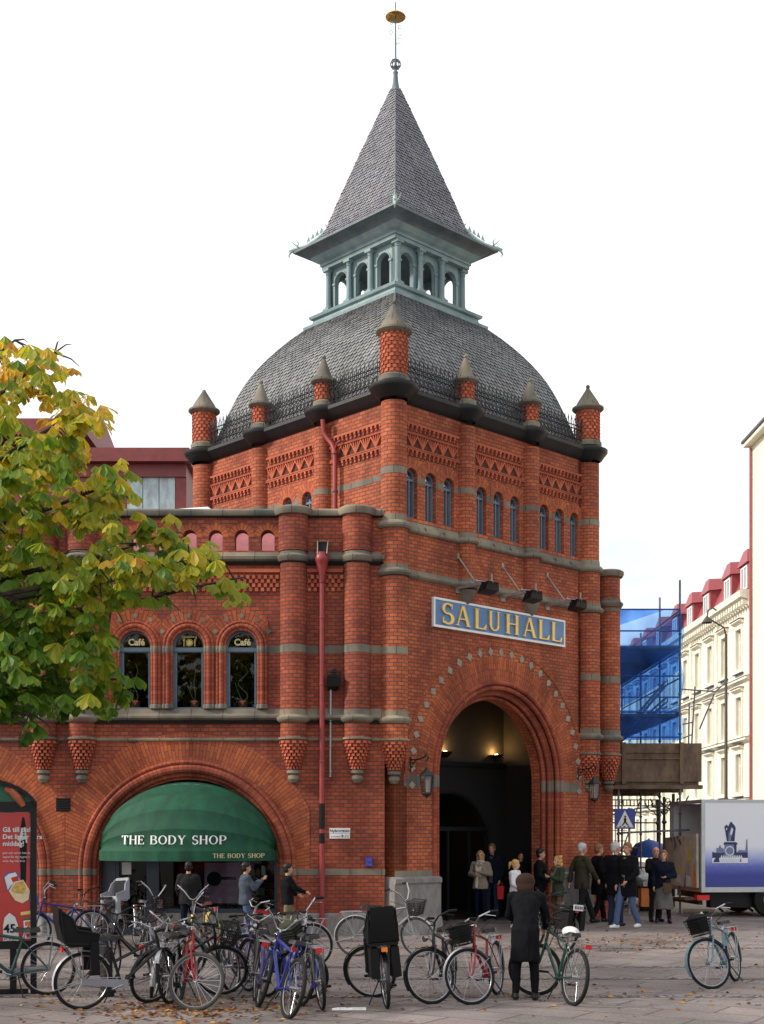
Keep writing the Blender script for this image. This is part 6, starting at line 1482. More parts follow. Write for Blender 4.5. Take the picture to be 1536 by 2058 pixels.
def tint_at(p):
    # upper and outer foliage has turned; shaded inner and lower leaves are still green
    t = .45 + .125 * (p.z - 5.3) + .10 * noise.noise(Vector((p.x * 1.3, p.y * 1.3, p.z * 1.3))) * 3 + rng.gauss(0, .13)
    return max(0, min(1, t))
def keep(p):
    x, y = proj(p)
    if x < -60: return y > 655 or x < -260
    return inside(x, y)
for o, k in clusters:
    for r_ in range(1 if rng.random() < .45 else 2):
        p = o + Vector((rng.gauss(0, .1), rng.gauss(0, .1), rng.gauss(0, .08)))
        if keep(p): compound(p, rng.uniform(.17, .24), tint_at(p))
N = 0
while N < 640:
    px, py = rng.uniform(-40, 500), rng.uniform(640, 1480)
    if not inside(px, py): continue
    # thinner towards the tips of the boughs, denser by the trunk
    dens = 1.0 if px < 140 else max(.25, 1 - (px - 140) / 420)
    if rng.random() > dens: continue
    g_ = noise.noise(Vector((px * .011, py * .011, 3.3)))
    if g_ < -.12 : continue
    p = TP(px, py, rng.uniform(14.6, 18.2)); compound(p, rng.uniform(.13, .26), tint_at(p)); N += 1
for k in range(420):
    v = Vector((rng.gauss(0, 1), rng.gauss(0, 1), rng.gauss(0, 1))).normalized(); rr = rng.uniform(.55, 1) ; p = Vector((-8.3, 16.4, 5.8)) + Vector((v.x * 2.6, v.y * 3.0, v.z * 2.7)) * rr
    x, y = proj(p)
    if x > -70: continue
    compound(p, rng.uniform(.16, .22), tint_at(p))
lf = mb.build('foliage', None, tree, smooth=0)
ca_ = lf.data.attributes.new('tint', 'FLOAT', 'FACE'); ca_.data.foreach_set('value', tints)
# ================================================================ bicycles
for nm, col, rg in (('bike_black', (.012, .012, .014), .3), ('bike_red', (.26, .010, .015), .3), ('bike_blue', (.022, .032, .20), .3), ('bike_lightblue', (.13, .22, .27), .35), ('bike_silver', (.27, .27, .29), .35), ('bike_purple', (.07, .04, .13), .35), ('bike_green', (.02, .06, .05), .35),
                    ('bike_brown', (.10, .06, .05), .5), ('saddle_black', (.016, .015, .016), .5), ('saddle_brown', (.13, .035, .02), .5), ('mudguard_pale', (.38, .38, .40), .3), ('seat_grey', (.30, .31, .34), .6), ('seat_blue', (.04, .13, .42), .5), ('bag_olive', (.05, .055, .03), .8)):
    plain(nm, col, rg, coat=.15, noise_amt=.15, spec=.3)
plain('reflector_red', (.55, .01, .01), .25); plain('reflector_orange', (.8, .2, .01), .25); plain('tyre_grey', (.05, .045, .04), .8)
WR = .325
def wheel_parts(spec, parent, x, par_mb=None):
    """wheel centred at the local origin of parent, plane x-z"""
    mb = MB().mat('chrome'); mb.tube([(0, -.05, 0), (0, .05, 0)], .018, 8)
    for k in range(24):
        a = k * 2 * math.pi / 24; b_ = a + (.5 if k % 2 else -.5); s_ = .03 if (k // 2) % 2 else -.03
        mb.island(); mb.tube([(.018 * math.cos(b_), s_, .018 * math.sin(b_)), ((WR - .03) * math.cos(a), 0, (WR - .03) * math.sin(a))], .0018, 3, caps=False)
    w = mb.build('wheel', None, parent, local=True); w.location = (x, 0, WR)
    mb = MB().mat(spec.get('tyre', 'rubber')); mb.tube([((WR - .015) * math.cos(t), 0, (WR - .015) * math.sin(t)) for t in [i * 2 * math.pi / 36 for i in range(36)]], spec.get('tw', .021), 8, closed=True); mb.build('tyre', None, w, local=True)
    mb = MB().mat('alloy'); mb.tube([((WR - .036) * math.cos(t), 0, (WR - .036) * math.sin(t)) for t in [i * 2 * math.pi / 36 for i in range(36)]], .0085, 6, closed=True); mb.build('rim', None, w, local=True)
    return w
def bicycle(label, rear, head, steer=0.0, lean=0.0, **o):
    col = o.get('col', 'bike_black'); WB = 1.02
    t = bpy.data.objects.new('bicycle', None); COL.objects.link(t); t.location = rear; t.rotation_mode = 'XYZ'
    t.rotation_euler = (Matrix.Rotation(R(head), 3, 'Z') @ Matrix.Rotation(R(lean), 3, 'X')).to_euler(); t.empty_display_size = .2
    tag(t, label, 'bicycle', o.get('group', 'bicycles parked on the square'))
    P = lambda n, mb, par=None: mb.build(n, None, par or t, local=True)
    step = o.get('step', False); hh = o.get('bar', 1.0)
    BB = (.44, 0, .27); ST = (.30, 0, .70); HT = (.84, 0, .80); HB = (.875, 0, .66); AX = (0, 0, WR); FX = (WB, 0, WR)
    wheel_parts(o, t, 0)
    mb = MB().mat(col); r = .0185
    mb.tube([BB, ST], r, 8); mb.tube([BB, HB], r * 1.15, 8); mb.tube([HT, HB], .019, 8)
    if step == 'low': mb.tube([(.40, 0, .42), (.55, 0, .42), (.72, 0, .55), (.85, 0, .75)], r, 8)
    elif step: mb.tube([(.355, 0, .53), (.845, 0, .76)], r, 8)
    else: mb.tube([ST, HT], r, 8)
    for s_ in (-.045, .045):
        mb.tube([(BB[0], s_ * .5, BB[2]), (0, s_, WR)], .0085, 6); mb.tube([(ST[0], s_ * .4, ST[2] - .03), (0, s_, WR)], .0075, 6)
    mb.tube([(BB[0], -.035, BB[2]), (BB[0], .035, BB[2])], .022, 8)
    P('frame', mb)
    mb = MB().mat('chrome'); mb.tube([ST, (.272, 0, .80)], .012, 8)
    sp = P('seat_post', mb)
    mb = MB().mat(o.get('saddle', 'saddle_black'))
    for a, b_ in (((.12, .085), (.22, .095)), ((.22, .095), (.30, .055)), ((.30, .055), (.42, .022))):
        mb.hexa([(a[0], -a[1], .785), (b_[0], -b_[1], .785), (b_[0], b_[1], .785), (a[0], a[1], .785)], [(a[0], -a[1] * .8, .835), (b_[0], -b_[1] * .8, .825), (b_[0], b_[1] * .8, .825), (a[0], a[1] * .8, .835)])
    mb.hexa([(.09, -.06, .79), (.12, -.085, .785), (.12, .085, .785), (.09, .06, .79)], [(.10, -.05, .83), (.12, -.068, .835), (.12, .068, .835), (.10, .05, .83)]); P('saddle', mb)
    # steered group: an Empty-less trick: bake the steering into the meshes about the head axis
    ax = (Vector(HT) - Vector(HB)).normalized(); M_ = Matrix.Translation(HB) @ Matrix.Rotation(R(steer), 4, ax) @ Matrix.Translation(-Vector(HB))
    def steered(mb):
        mb.v = [tuple(M_ @ Vector(v)) for v in mb.v]; return mb
    fw = wheel_parts(o, t, WB); fw.matrix_parent_inverse = M_
    mb = MB().mat(o.get('fork', col))
    mb.tube([HT, (.80, 0, .90)], .014, 8); mb.tube([(.874, -.05, .655), (.874, .05, .655)], .015, 6)
    for s_ in (-.05, .05): mb.tube([(.876, s_, .66), (.91, s_, .56), (.97, s_, .40), FX if False else (WB, s_, WR)], .0115, 7)
    P('fork', steered(mb))
    mb = MB().mat('chrome' if o.get('bars', 'chrome') == 'chrome' else 'black_metal'); bz = .90 + .04 * (hh > 1); k_ = o.get('bartype', 'city')
    if k_ == 'city': path = [(.62, -.27, bz + .10), (.72, -.25, bz + .11), (.82, -.17, bz + .08), (.84, -.06, bz + .01), (.80, 0, bz), (.84, .06, bz + .01), (.82, .17, bz + .08), (.72, .25, bz + .11), (.62, .27, bz + .10)]
    elif k_ == 'high': path = [(.60, -.27, bz + .22), (.70, -.25, bz + .24), (.80, -.14, bz + .14), (.82, -.05, bz + .02), (.80, 0, bz), (.82, .05, bz + .02), (.80, .14, bz + .14), (.70, .25, bz + .24), (.60, .27, bz + .22)]
    else: path = [(.80, -.27, bz + .02), (.86, -.10, bz + .02), (.87, 0, bz), (.86, .10, bz + .02), (.80, .27, bz + .02)]; mb.tube([(.80, 0, .89), (.87, 0, bz)], .014, 6)
    mb.tube(path, .011, 7); mb.tube([(.80, 0, .88), (.80, 0, bz + .01)], .016, 8)
    for s_ in (-1, 1): mb.tube([(path[1][0] + .04, s_ * .2, path[1][2] - .02), (path[0][0] + .03, s_ * .25, path[0][2] - .05)], .006, 5)
    hb = P('handlebar', steered(mb))
    for s_ in (0, -1):
        a, b_ = Vector(path[s_]), Vector(path[1 if s_ == 0 else -2]); mb = MB().mat(o.get('grip', 'black_plastic')); mb.tube([tuple(a), tuple(a + (b_ - a).normalized() * .10)], .017, 8); P('grip', steered(mb), hb)
    if o.get('mud', True):
        mm = o.get('mud') if isinstance(o.get('mud'), str) else col
        for cx, st_, a0, a1 in ((0, False, 30, 195), (WB, True, -20, 150)):
            mb = MB().mat(mm); 
            for i in range(14):
                t0, t1 = R(a0 + (a1 - a0) * i / 14), R(a0 + (a1 - a0) * (i + 1) / 14); q = WR + .022
                for u0, u1, h0, h1 in ((-.027, 0, -.008, .004), (0, .027, .004, -.008)):
                    mb.face([(cx + (q + h0) * math.cos(t0), u0, WR + (q + h0) * math.sin(t0)), (cx + (q + h1) * math.cos(t0), u1, WR + (q + h1) * math.sin(t0)), (cx + (q + h1) * math.cos(t1), u1, WR + (q + h1) * math.sin(t1)), (cx + (q + h0) * math.cos(t1), u0, WR + (q + h0) * math.sin(t1))])
            e = cx + (WR + .02) * math.cos(R(150 if st_ else 195)); z = WR + (WR + .02) * math.sin(R(150 if st_ else 195))
            for s_ in (-.028, .028): mb.tube([(cx, s_ * 1.6, WR), (e, s_, z)], .003, 4)
            P('mudguard', steered(mb) if st_ else mb)
    mb = MB().mat('chrome'); mb.lathe(0, 0, [(.085, -.003), (.085, .003)], 20); mb.v = [(BB[0] + v[0], -.045 + v[2], BB[2] + v[1]) for v in mb.v]
    for i in range(5): a = i * 1.256; mb.tube([(BB[0], -.045, BB[2]), (BB[0] + .085 * math.cos(a), -.045, BB[2] + .085 * math.sin(a))], .005, 4)
    ca = R(o.get('crank', 20)); 
    for s_ in (-1, 1): mb.tube([(BB[0], s_ * .055, BB[2]), (BB[0] + s_ * .155 * math.cos(ca), s_ * .07, BB[2] + s_ * .155 * math.sin(ca))], .009, 6)
    mb.tube([(BB[0], -.045, BB[2] + .085), (0, -.045, WR + .035)], .003, 4); mb.tube([(BB[0], -.045, BB[2] - .085), (0, -.045, WR - .035)], .003, 4); cr_ = P('crankset', mb)
    for s_ in (-1, 1):
        x, z = BB[0] + s_ * .155 * math.cos(ca), BB[2] + s_ * .155 * math.sin(ca); mb = MB().mat('black_plastic'); mb.box(x - .045, x + .045, s_ * .12 - .045, s_ * .12 + .045, z - .012, z + .012); P('pedal', mb, cr_)
    if o.get('chaincase'):
        mb = MB().mat(o['chaincase']); mb.hexa([(BB[0] + .06, -.06, BB[2] - .045), (-.03, -.06, WR - .03), (-.03, -.035, WR - .03), (BB[0] + .06, -.035, BB[2] - .045)], [(BB[0] + .06, -.06, BB[2] + .055), (-.03, -.06, WR + .035), (-.03, -.035, WR + .035), (BB[0] + .06, -.035, BB[2] + .055)]); P('chain_guard', mb)
    if o.get('rack', True):
        mb = MB().mat('black_metal' if o.get('rackdark') else 'alloy'); z = 2 * WR + .07
        for s_ in (-.06, .06): mb.tube([(.24, s_ * .7, z), (.0, s_, z + .01), (-.24, s_, z)], .006, 5); mb.tube([(0, s_, WR), (-.05, s_, z)], .006, 5); mb.tube([(0, s_, WR), (-.2, s_, z)], .005, 5)
        for x in (-.22, -.08, .06, .2): mb.tube([(x, -.06, z), (x, .06, z)], .005, 4)
        P('luggage_rack', mb)
    if o.get('rack', True):
        mb = MB().mat(o.get('refl', 'reflector_red')); mb.box(-.255, -.235, -.035, .035, .665, .715); P('reflector', mb)
    else:
        mb = MB().mat(o.get('refl', 'reflector_red')); mb.box(.235, .255, -.03, .03, .715, .755); mb.mat('black_metal'); mb.box(.25, .285, -.008, .008, .725, .745); P('reflector', mb)
    if o.get('lamp', True):
        mb = MB().mat('chrome'); mb.tube([(.93, 0, .76), (.97, 0, .76), (.985, 0, .76)], [.02, .036, .038], 10); mb.tube([(.875, 0, .70), (.93, 0, .76)], .006, 5); P('headlamp', steered(mb))
    mb = MB().mat('black_metal'); mb.tube([(.36, .03, .27), (.30, .17, .02)], .008, 5); P('kickstand', mb)
    if o.get('cable', True):
        mb = MB().mat('black_plastic')
        mb.tube([(.66, -.2, bz + .03), (.82, -.12, bz - .04), (.9, -.03, .80), (.88, .02, .68)], .0035, 4); mb.tube([(.66, .2, bz + .03), (.80, .12, bz - .06), (.80, .02, .80), (.6, .02, .60)], .0035, 4); P('brake_cable', steered(mb))
    if o.get('basket'):
        bm = o['basket']; mb = MB().mat(bm); b0 = [(.93, -.10, .70), (1.08, -.10, .70), (1.08, .10, .70), (.93, .10, .70)]; b1 = [(.91, -.14, .92), (1.13, -.14, .92), (1.13, .14, .92), (.91, .14, .92)]
        V = lambda q, s, f: tuple(Vector(q) * (1 - f) + Vector(s) * f)
        for i in range(4):
            j = (i + 1) % 4
            for f in (0, .16, .32, .48, .64, .8, 1): mb.tube([V(b0[i], b1[i], f), V(b0[j], b1[j], f)], .0045 if f < 1 else .008, 4)
            for f in [k / 9 for k in range(10)]: mb.tube([V(b0[i], b0[j], f), V(b1[i], b1[j], f)], .0038, 4)
        for f in [k / 6 for k in range(7)]: mb.tube([V(b0[0], b0[3], f), V(b0[1], b0[2], f)], .0038, 4)
        bk = P('basket', steered(mb))
        if o.get('bag'):
            mb = MB().mat(o['bag']); mb.hexa([(.945, -.10, .73), (1.09, -.10, .73), (1.09, .10, .73), (.945, .10, .73)], [(.93, -.12, .91), (1.11, -.11, .94), (1.10, .12, .93), (.93, .11, .96)]); mb.ball((1.03, 0, .93), .10, 10, 6, (1, 1.1, .6)); P('bag', steered(mb), bk)
    if o.get('childseat'):
        mb = MB().mat(o['childseat']); 
        prof = [(.12, .78), (.10, .84), (-.14, .80), (-.20, .84), (-.26, 1.02), (-.29, 1.16), (-.33, 1.17), (-.32, 1.00), (-.26, .78), (-.20, .74), (.08, .74)]; f = o.get('cs', .15)
        mb.extr(prof, -f, f); mb.v = [(v[1], v[0] * (1 if v[2] < 1.0 else .82), v[2]) for v in mb.v]; mb.mat('rubber'); mb.island(); mb.hexa([(-.19, -f * .7, .82), (-.17, -f * .7, .82), (-.17, f * .7, .82), (-.19, f * .7, .82)], [(-.27, -f * .6, 1.12), (-.24, -f * .6, 1.12), (-.24, f * .6, 1.12), (-.27, f * .6, 1.12)]); mb.mat(o['childseat'])
        for s_ in (-1, 1):
            q = [(-.30, s_ * f * .9, 1.14), (-.18, s_ * (f + .01) * .9, 1.06), (-.12, s_ * (f + .02), .93), (.12, s_ * (f + .01), .88), (.10, s_ * f, .76), (-.25, s_ * f, .78)]
            mb.island(); mb.poly3(q, lambda p: (p[0], p[2]))
            for i in range(6): a, b_ = q[i], q[(i + 1) % 6]; mb.tube([a, b_], .014, 5)
            mb.island(); mb.box(.02, .14, s_ * f - .03, s_ * f + .03, .42, .46); mb.hexa([(.04, s_ * f - .025, .45), (.13, s_ * f - .025, .45), (.13, s_ * f + .025, .45), (.04, s_ * f + .025, .45)], [(.03, s_ * f - .025, .80), (.12, s_ * f - .025, .80), (.12, s_ * f + .025, .80), (.03, s_ * f + .025, .80)])
        P('child_seat', mb)
    if o.get('pannier'):
        mb = MB().mat(o['pannier']); 
        for s_ in (-1, 1): mb.island(); mb.hexa([(-.26, s_ * .075, .36), (.08, s_ * .075, .36), (.08, s_ * .17, .38), (-.26, s_ * .17, .38)], [(-.28, s_ * .07, .71), (.10, s_ * .07, .71), (.10, s_ * .16, .71), (-.28, s_ * .16, .71)])
        mb.island(); mb.box(-.27, .09, -.16, .16, .735, .77); P('pannier_bag', mb)
    if o.get('cover'):
        mb = MB().mat('card_white'); mb.ball((.24, 0, .83), .11, 12, 8, (1.3, .85, .62)); P('saddle_cover', mb)
    if o.get('plate'):
        mb = MB().mat('card_white'); mb.box(-.30, -.285, -.09, .09, .70, .80); P('licence_plate', mb)
        mb = MB().mat('print_dark'); 
        for k in range(5): mb.island(); mb.box(-.303, -.3005, -.075 + k * .032, -.055 + k * .032, .725, .775)
        P('plate_characters', mb)
    return t
G = gp
bicycle('black bicycle with a black child seat over its rear wheel beside the advertising stand', G(165, 2029), 28, 55, 6, col='bike_black', step=True, childseat='black_plastic', mud='mudguard_pale', chaincase='bike_silver', cs=.16, lamp=False)
bicycle('dark bicycle with pale mudguard behind the advertising stand, facing left', G(97, 2000), 196, 10, -4, col='bike_green', mud='mudguard_pale', chaincase='bike_silver')
bicycle('dark step-through bicycle standing behind the tall black bollard', G(330, 1962), 235, 20, 5, col='bike_black', step='low', basket=None, bars='black')
bicycle('bicycle with red fork and black basket in the back row near the shop', G(275, 1903), 297, 15, -5, col='bike_black', fork='bike_red', basket='black_metal', bartype='high')
bicycle('bicycle with a grey child seat in front of the shop door', G(232, 1893), 243, -10, 4, col='bike_brown', childseat='seat_grey', cs=.17, tyre='tyre_grey', bars='black')
bicycle('blue bicycle with high chrome handlebar and brown saddle next to the advertising stand', G(185, 1905), 205, -15, 5, col='bike_blue', saddle='saddle_brown', bartype='high', basket='seat_blue')
bicycle('silver bicycle with white mudguard leaning among the dark ones left of the red mountain bike', G(352, 1990), 264, 8, -8, col='bike_silver', mud='mudguard_pale', bartype='city')
bicycle('bicycle with silver frame and black saddle next to the silver one', G(318, 1985), 280, 14, 7, col='bike_silver', mud='bike_black', bars='black')
bicycle('red mountain bike with its front wheel turned sideways, nearest to the camera', G(362, 2008), 285, 62, -4, col='bike_red', mud=False, rack=False, tw=.025, bartype='flat', tyre='tyre_grey', lamp=False, refl='reflector_orange')
bicycle('old brown bicycle in the back row behind the red mountain bike', G(430, 1910), 258, 20, 5, col='bike_brown', saddle='saddle_brown', mud='letter_gold', bartype='high')
bicycle('purple bicycle at the left of the blue ones, seen from behind', G(468, 1994), 74, -15, -9, col='bike_purple', mud=False, bars='black', bartype='flat')
bicycle('dark bicycle squeezed between the purple and the blue bicycle', G(512, 2012), 101, 20, 8, col='bike_black', bars='chrome', mud='bike_purple', step=True)
bicycle('bright blue bicycle seen from behind with its rear wheel towards the camera', G(577, 2047), 113, -12, 13, col='bike_blue', mud=False, rack=False, tw=.025, bartype='high', refl='reflector_red')
bicycle('second blue bicycle leaning against the bright blue one', G(600, 2022), 117, 10, 12, col='bike_blue', mud='bike_blue', step='low', bartype='city')
bicycle('black bicycle with a big red rear reflector and an olive bag in its front basket', G(648, 2030), 101, 58, -6, col='bike_black', basket='black_metal', bag='bag_olive', bartype='high', refl='reflector_red')
bicycle('silver bicycle in the second row behind the black one with the olive bag', G(625, 1945), 190, 25, 4, col='bike_silver', mud='mudguard_pale', bartype='city')
bicycle('black bicycle with a large black child seat seen from behind, right of the rain pipe', G(778, 2027), 97, 62, -5, col='bike_black', childseat='black_plastic', cs=.165, pannier='black_plastic', lamp=False, refl='reflector_orange')
bicycle('silver bicycle with a wire basket against the granite pier', G(715, 1922), -6, -28, 4, col='bike_silver', basket='black_metal', mud='mudguard_pale', bartype='high', tyre='tyre_grey')
bicycle('black bicycle with upright saddle and turned front wheel, left of the red one', G(908, 1997), 256, -48, 4, col='bike_black', mud='bike_black', bars='black', bartype='city')
bicycle('red bicycle with a black front basket between the black one and the woman', G(1000, 1999), 250, -45, 4, col='bike_red', mud='mudguard_pale', basket='black_metal', bag='black_plastic')
bicycle('dark bicycle with a white saddle cover held by the woman in black', G(1150, 2021), 108, 55, 7, col='bike_green', mud=False, cover=True, bars='black', tw=.025, lamp=False)
bicycle('black bicycle with a licence plate behind the woman in black', G(1137, 1912), 112, -10, 6, col='bike_black', plate=True, pannier='black_plastic', bars='black', tw=.024)
bicycle('dark green bicycle with pale mudguards behind the blue ones in the left cluster', G(505, 1975), 158, 20, -7, col='bike_green', mud='mudguard_pale', bartype='high')
bicycle('black bicycle with a dark front basket leaning left of the red mountain bike', G(300, 2015), 48, -35, 14, col='bike_black', mud='bike_black', bars='black', step=True, basket='black_metal')
bicycle('light blue bicycle with a black basket standing alone on the right', G(1480, 1972), 240, -38, 8, col='bike_lightblue', mud='bike_lightblue', basket='black_metal', bag='black_plastic', group='bicycles parked on the square')
# ================================================================ people
for nm, col, rg in (('skin', (.52, .27, .18), .5), ('skin_pale', (.60, .34, .25), .5), ('lips', (.35, .10, .08), .5), ('eye_dark', (.03, .02, .02), .3), ('hair_brown', (.055, .025, .014), .55), ('hair_dark', (.012, .010, .009), .5), ('hair_blond', (.50, .30, .10), .5), ('hair_grey', (.45, .45, .45), .6),
                    ('hair_sandy', (.20, .10, .045), .55), ('hair_sable', (.035, .014, .007), .85), ('cloth_black', (.011, .011, .014), .85), ('cloth_navy', (.012, .016, .035), .85), ('cloth_charcoal', (.03, .03, .032), .85), ('cloth_olive', (.045, .042, .026), .85), ('cloth_beige', (.30, .25, .19), .9), ('cloth_cream', (.60, .54, .44), .9),
                    ('cloth_white', (.62, .62, .66), .85), ('denim', (.07, .11, .20), .85), ('denim_dark', (.02, .03, .06), .85), ('cloth_brown', (.10, .06, .035), .9), ('cloth_grey', (.13, .125, .12), .9), ('shoe_black', (.012, .012, .012), .45), ('shoe_white', (.72, .71, .70), .5), ('bag_red', (.55, .015, .02), .45), ('cloth_green', (.035, .045, .03), .85), ('cloth_bluegrey', (.06, .075, .10), .85), ('cloth_khaki', (.16, .14, .08), .85)):
    plain(nm, tuple(c_ * (.55 if nm in ('cloth_black', 'cloth_charcoal', 'cloth_navy') else 1) for c_ in col), rg, noise_amt=.15, noise_scale=10, spec=.12 if 'cloth' in nm or 'denim' in nm else .3)
def solidify(mb, name, mat, parent, vox, wrinkle=0.0, seed=0, smooth_it=4):
    """join overlapping closed forms into one continuous skin"""
    me = bpy.data.meshes.new(name); me.from_pydata([tuple(v) for v in mb.v], [], mb.f)
    bm = bmesh.new(); bm.from_mesh(me); bmesh.ops.recalc_face_normals(bm, faces=bm.faces); bm.to_mesh(me); bm.free()
    o = bpy.data.objects.new(name, me); COL.objects.link(o)
    m_ = o.modifiers.new('r', 'REMESH'); m_.mode = 'VOXEL'; m_.voxel_size = vox; m_.use_smooth_shade = True
    s_ = o.modifiers.new('s', 'SMOOTH'); s_.factor = .5; s_.iterations = smooth_it
    dg = bpy.context.evaluated_depsgraph_get(); me2 = bpy.data.meshes.new_from_object(o.evaluated_get(dg)); o.modifiers.clear(); o.data = me2; bpy.data.meshes.remove(me); me2.name = name
    if wrinkle:
        for v in me2.vertices:
            p = v.co; n_ = noise.noise(Vector((p.x * 9 + seed, p.y * 9, p.z * 5))) + .6 * noise.noise(Vector((p.x * 22, p.y * 22 + seed, p.z * 10)))
            v.co = p + v.normal * n_ * wrinkle
    me2.materials.clear(); me2.materials.append(MAT[mat]); me2.polygons.foreach_set('use_smooth', [True] * len(me2.polygons))
    o.parent = parent
    return o
J0 = dict(pel=(0, 0, .93), waist=(0, 0, 1.08), chest=(0, 0, 1.28), neck=(0, -.01, 1.46), head=(0, .015, 1.625),
          hL=(-.09, 0, .90), kL=(-.10, .02, .50), aL=(-.11, -.02, .085), hR=(.09, 0, .90), kR=(.10, .02, .50), aR=(.11, -.02, .085),
          sL=(-.175, -.01, 1.41), eL=(-.235, -.03, 1.14), wL=(-.235, .06, .90), sR=(.175, -.01, 1.41), eR=(.235, -.03, 1.14), wR=(.235, .06, .90))
def capsule(mb, a, b, ra, rb, n=12, flat=1.0):
    a, b = Vector(a), Vector(b); d = (b - a); L_ = d.length
    if L_ < 1e-5: return
    d /= L_; pts = []; rs = []
    for t in (-.98, -.8, -.5, 0): pts.append(a + d * ra * t); rs.append(ra * math.sqrt(max(0.002, 1 - t * t)))
    for t in (0, .5, .8, .98): pts.append(b + d * rb * t); rs.append(rb * math.sqrt(max(0.002, 1 - t * t)))
    mb.island(); mb.tube([tuple(p) for p in pts], rs, n, flat=flat)
def person(label, px, py, H, rz, j=None, top='cloth_black', hem=.80, legs='cloth_black', shoes='shoe_black', hair='hair_brown', style='short', skin='skin', toe=None, head=0, scarf=None, skirt=None, bag=None, open_front=None, female=False, vox=.014, loose=1.07, group='people in front of the market hall', curl=.6, extra=None, lowerhem=None):
    g = gp(px, py); s = H / 1.75; J = {k: Vector(v) for k, v in J0.items()}
    for k, v in (j or {}).items(): J[k] = Vector(v)
    t = bpy.data.objects.new('person', None); COL.objects.link(t); t.location = g; t.rotation_euler = (0, 0, R(rz)); t.scale = (s, s, s); t.empty_display_size = .2
    tag(t, label, 'person', group)
    hd = J['head']; Mh = Matrix.Translation(hd) @ Matrix.Rotation(R(head), 4, 'Z')
    if 'head_tilt' in (extra or {}): Mh = Mh @ Matrix.Rotation(R(extra['head_tilt']), 4, 'X')
    H_ = lambda x, y, z: tuple(Mh @ Vector((x, y, z)))
    def hball(mb, c_, r, sc_=(1, 1, 1), n=14, m=10):
        k = MB(); k.ball(c_, r, n, m, sc_); mb.island(); mb.merge_raw(k, lambda v: tuple(Mh @ Vector(v)))
    # ---- body
    mb = MB().mat(skin)
    hball(mb, (0, 0, .03), .1, (.76, .93, 1.0)); hball(mb, (0, .025, -.045), .07, (.80, .92, .95)); hball(mb, (0, .05, -.085), .032, (1, .9, .7))
    capsule(mb, H_(0, .088, .018), H_(0, .103, -.018), .009, .014); capsule(mb, H_(-.03, .082, .036), H_(.03, .082, .036), .012, .012)
    for s_ in (-1, 1): hball(mb, (s_ * .078, -.005, -.005), .024, (.35, .8, 1.2), 8, 6)
    capsule(mb, J['neck'] - Vector((0, 0, .03)), tuple(Vector(H_(0, -.005, -.05))), .054, .048)
    mb.island(); mb.tube([tuple(p) for p in (J['pel'] - Vector((0, 0, .06)), J['pel'], J['waist'], J['chest'], J['chest'] + (J['neck'] - J['chest']) * .7, J['neck'])], [.13, .155 if not female else .16, .125 if female else .14, .165, .14, .06], 16, flat=.68)
    for S_ in 'LR':
        h, k, a = J['h' + S_], J['k' + S_], J['a' + S_]; capsule(mb, h, k, .082, .055); capsule(mb, k, a, .053, .036)
        td = Vector(toe[S_]) if toe and S_ in toe else Vector((.03 if S_ == 'R' else -.03, .13, 0)); capsule(mb, a - Vector((0, .02, .045)), a + td - Vector((0, 0, .055)), .036, .028)
        sh, e, w = J['s' + S_], J['e' + S_], J['w' + S_]; capsule(mb, J['neck'] - Vector((0, 0, .06)), sh, .06, .058); capsule(mb, sh, e, .052, .04); capsule(mb, e, w, .038, .026)
        # hand: palm, four unequal curled fingers, thumb from the side of the palm
        d = (w - e).normalized(); pn = d.cross(Vector((0, 1, .3)) if abs(d.y) < .8 else Vector((0, 0, 1))).normalized(); pn = pn if S_ == 'R' else -pn; sd_ = d.cross(pn).normalized()
        if sd_.y < 0: sd_ = -sd_
        palm = w + d * .05; capsule(mb, w, palm + d * .03, .026, .032, 10, .6)
        capsule(mb, palm + sd_ * .018, palm + d * .035 - sd_ * .018, .022, .02, 8)
        for q, fl in enumerate((.066, .075, .070, .055)):
            r0 = palm + d * .045 + sd_ * (.027 - q * .018); m_ = r0 + (d - pn * curl * .5).normalized() * fl * .5; e_ = m_ + (d * (1 - curl * .5) - pn * curl).normalized() * fl * .5
            capsule(mb, r0 - d * .01, m_, .0095, .009, 6); capsule(mb, m_, e_, .009, .0075, 6)
        r0 = palm - d * .005 + sd_ * .03; m_ = r0 + (d * .6 + sd_ * .6 - pn * .2).normalized() * .032; capsule(mb, r0, m_, .012, .0105, 6); capsule(mb, m_, m_ + (d - pn * .3).normalized() * .028, .0105, .008, 6)
    body = solidify(mb, 'body', skin, t, vox)
    # ---- face
    for s_ in (-1, 1):
        mb = MB().mat('eye_dark'); k = MB(); k.ball((s_ * .029, .083, .018), .011, 8, 6, (1, .5, .7)); mb.merge_raw(k, lambda v: tuple(Mh @ Vector(v))); mb.build('eye', None, body, local=True)
        mb = MB().mat('hair_brown' if hair != 'hair_dark' else 'hair_dark'); mb.tube([H_(s_ * .014, .093, .037), H_(s_ * .03, .091, .042), H_(s_ * .046, .080, .036)], .0045, 5); mb.build('eyebrow', None, body, local=True)
    mb = MB().mat('lips'); mb.tube([H_(-.022, .083, -.052), H_(0, .092, -.050), H_(.022, .083, -.052)], [.003, .007, .003], 6); mb.build('mouth', None, body, local=True)
    # ---- hair
    mb = MB(); 
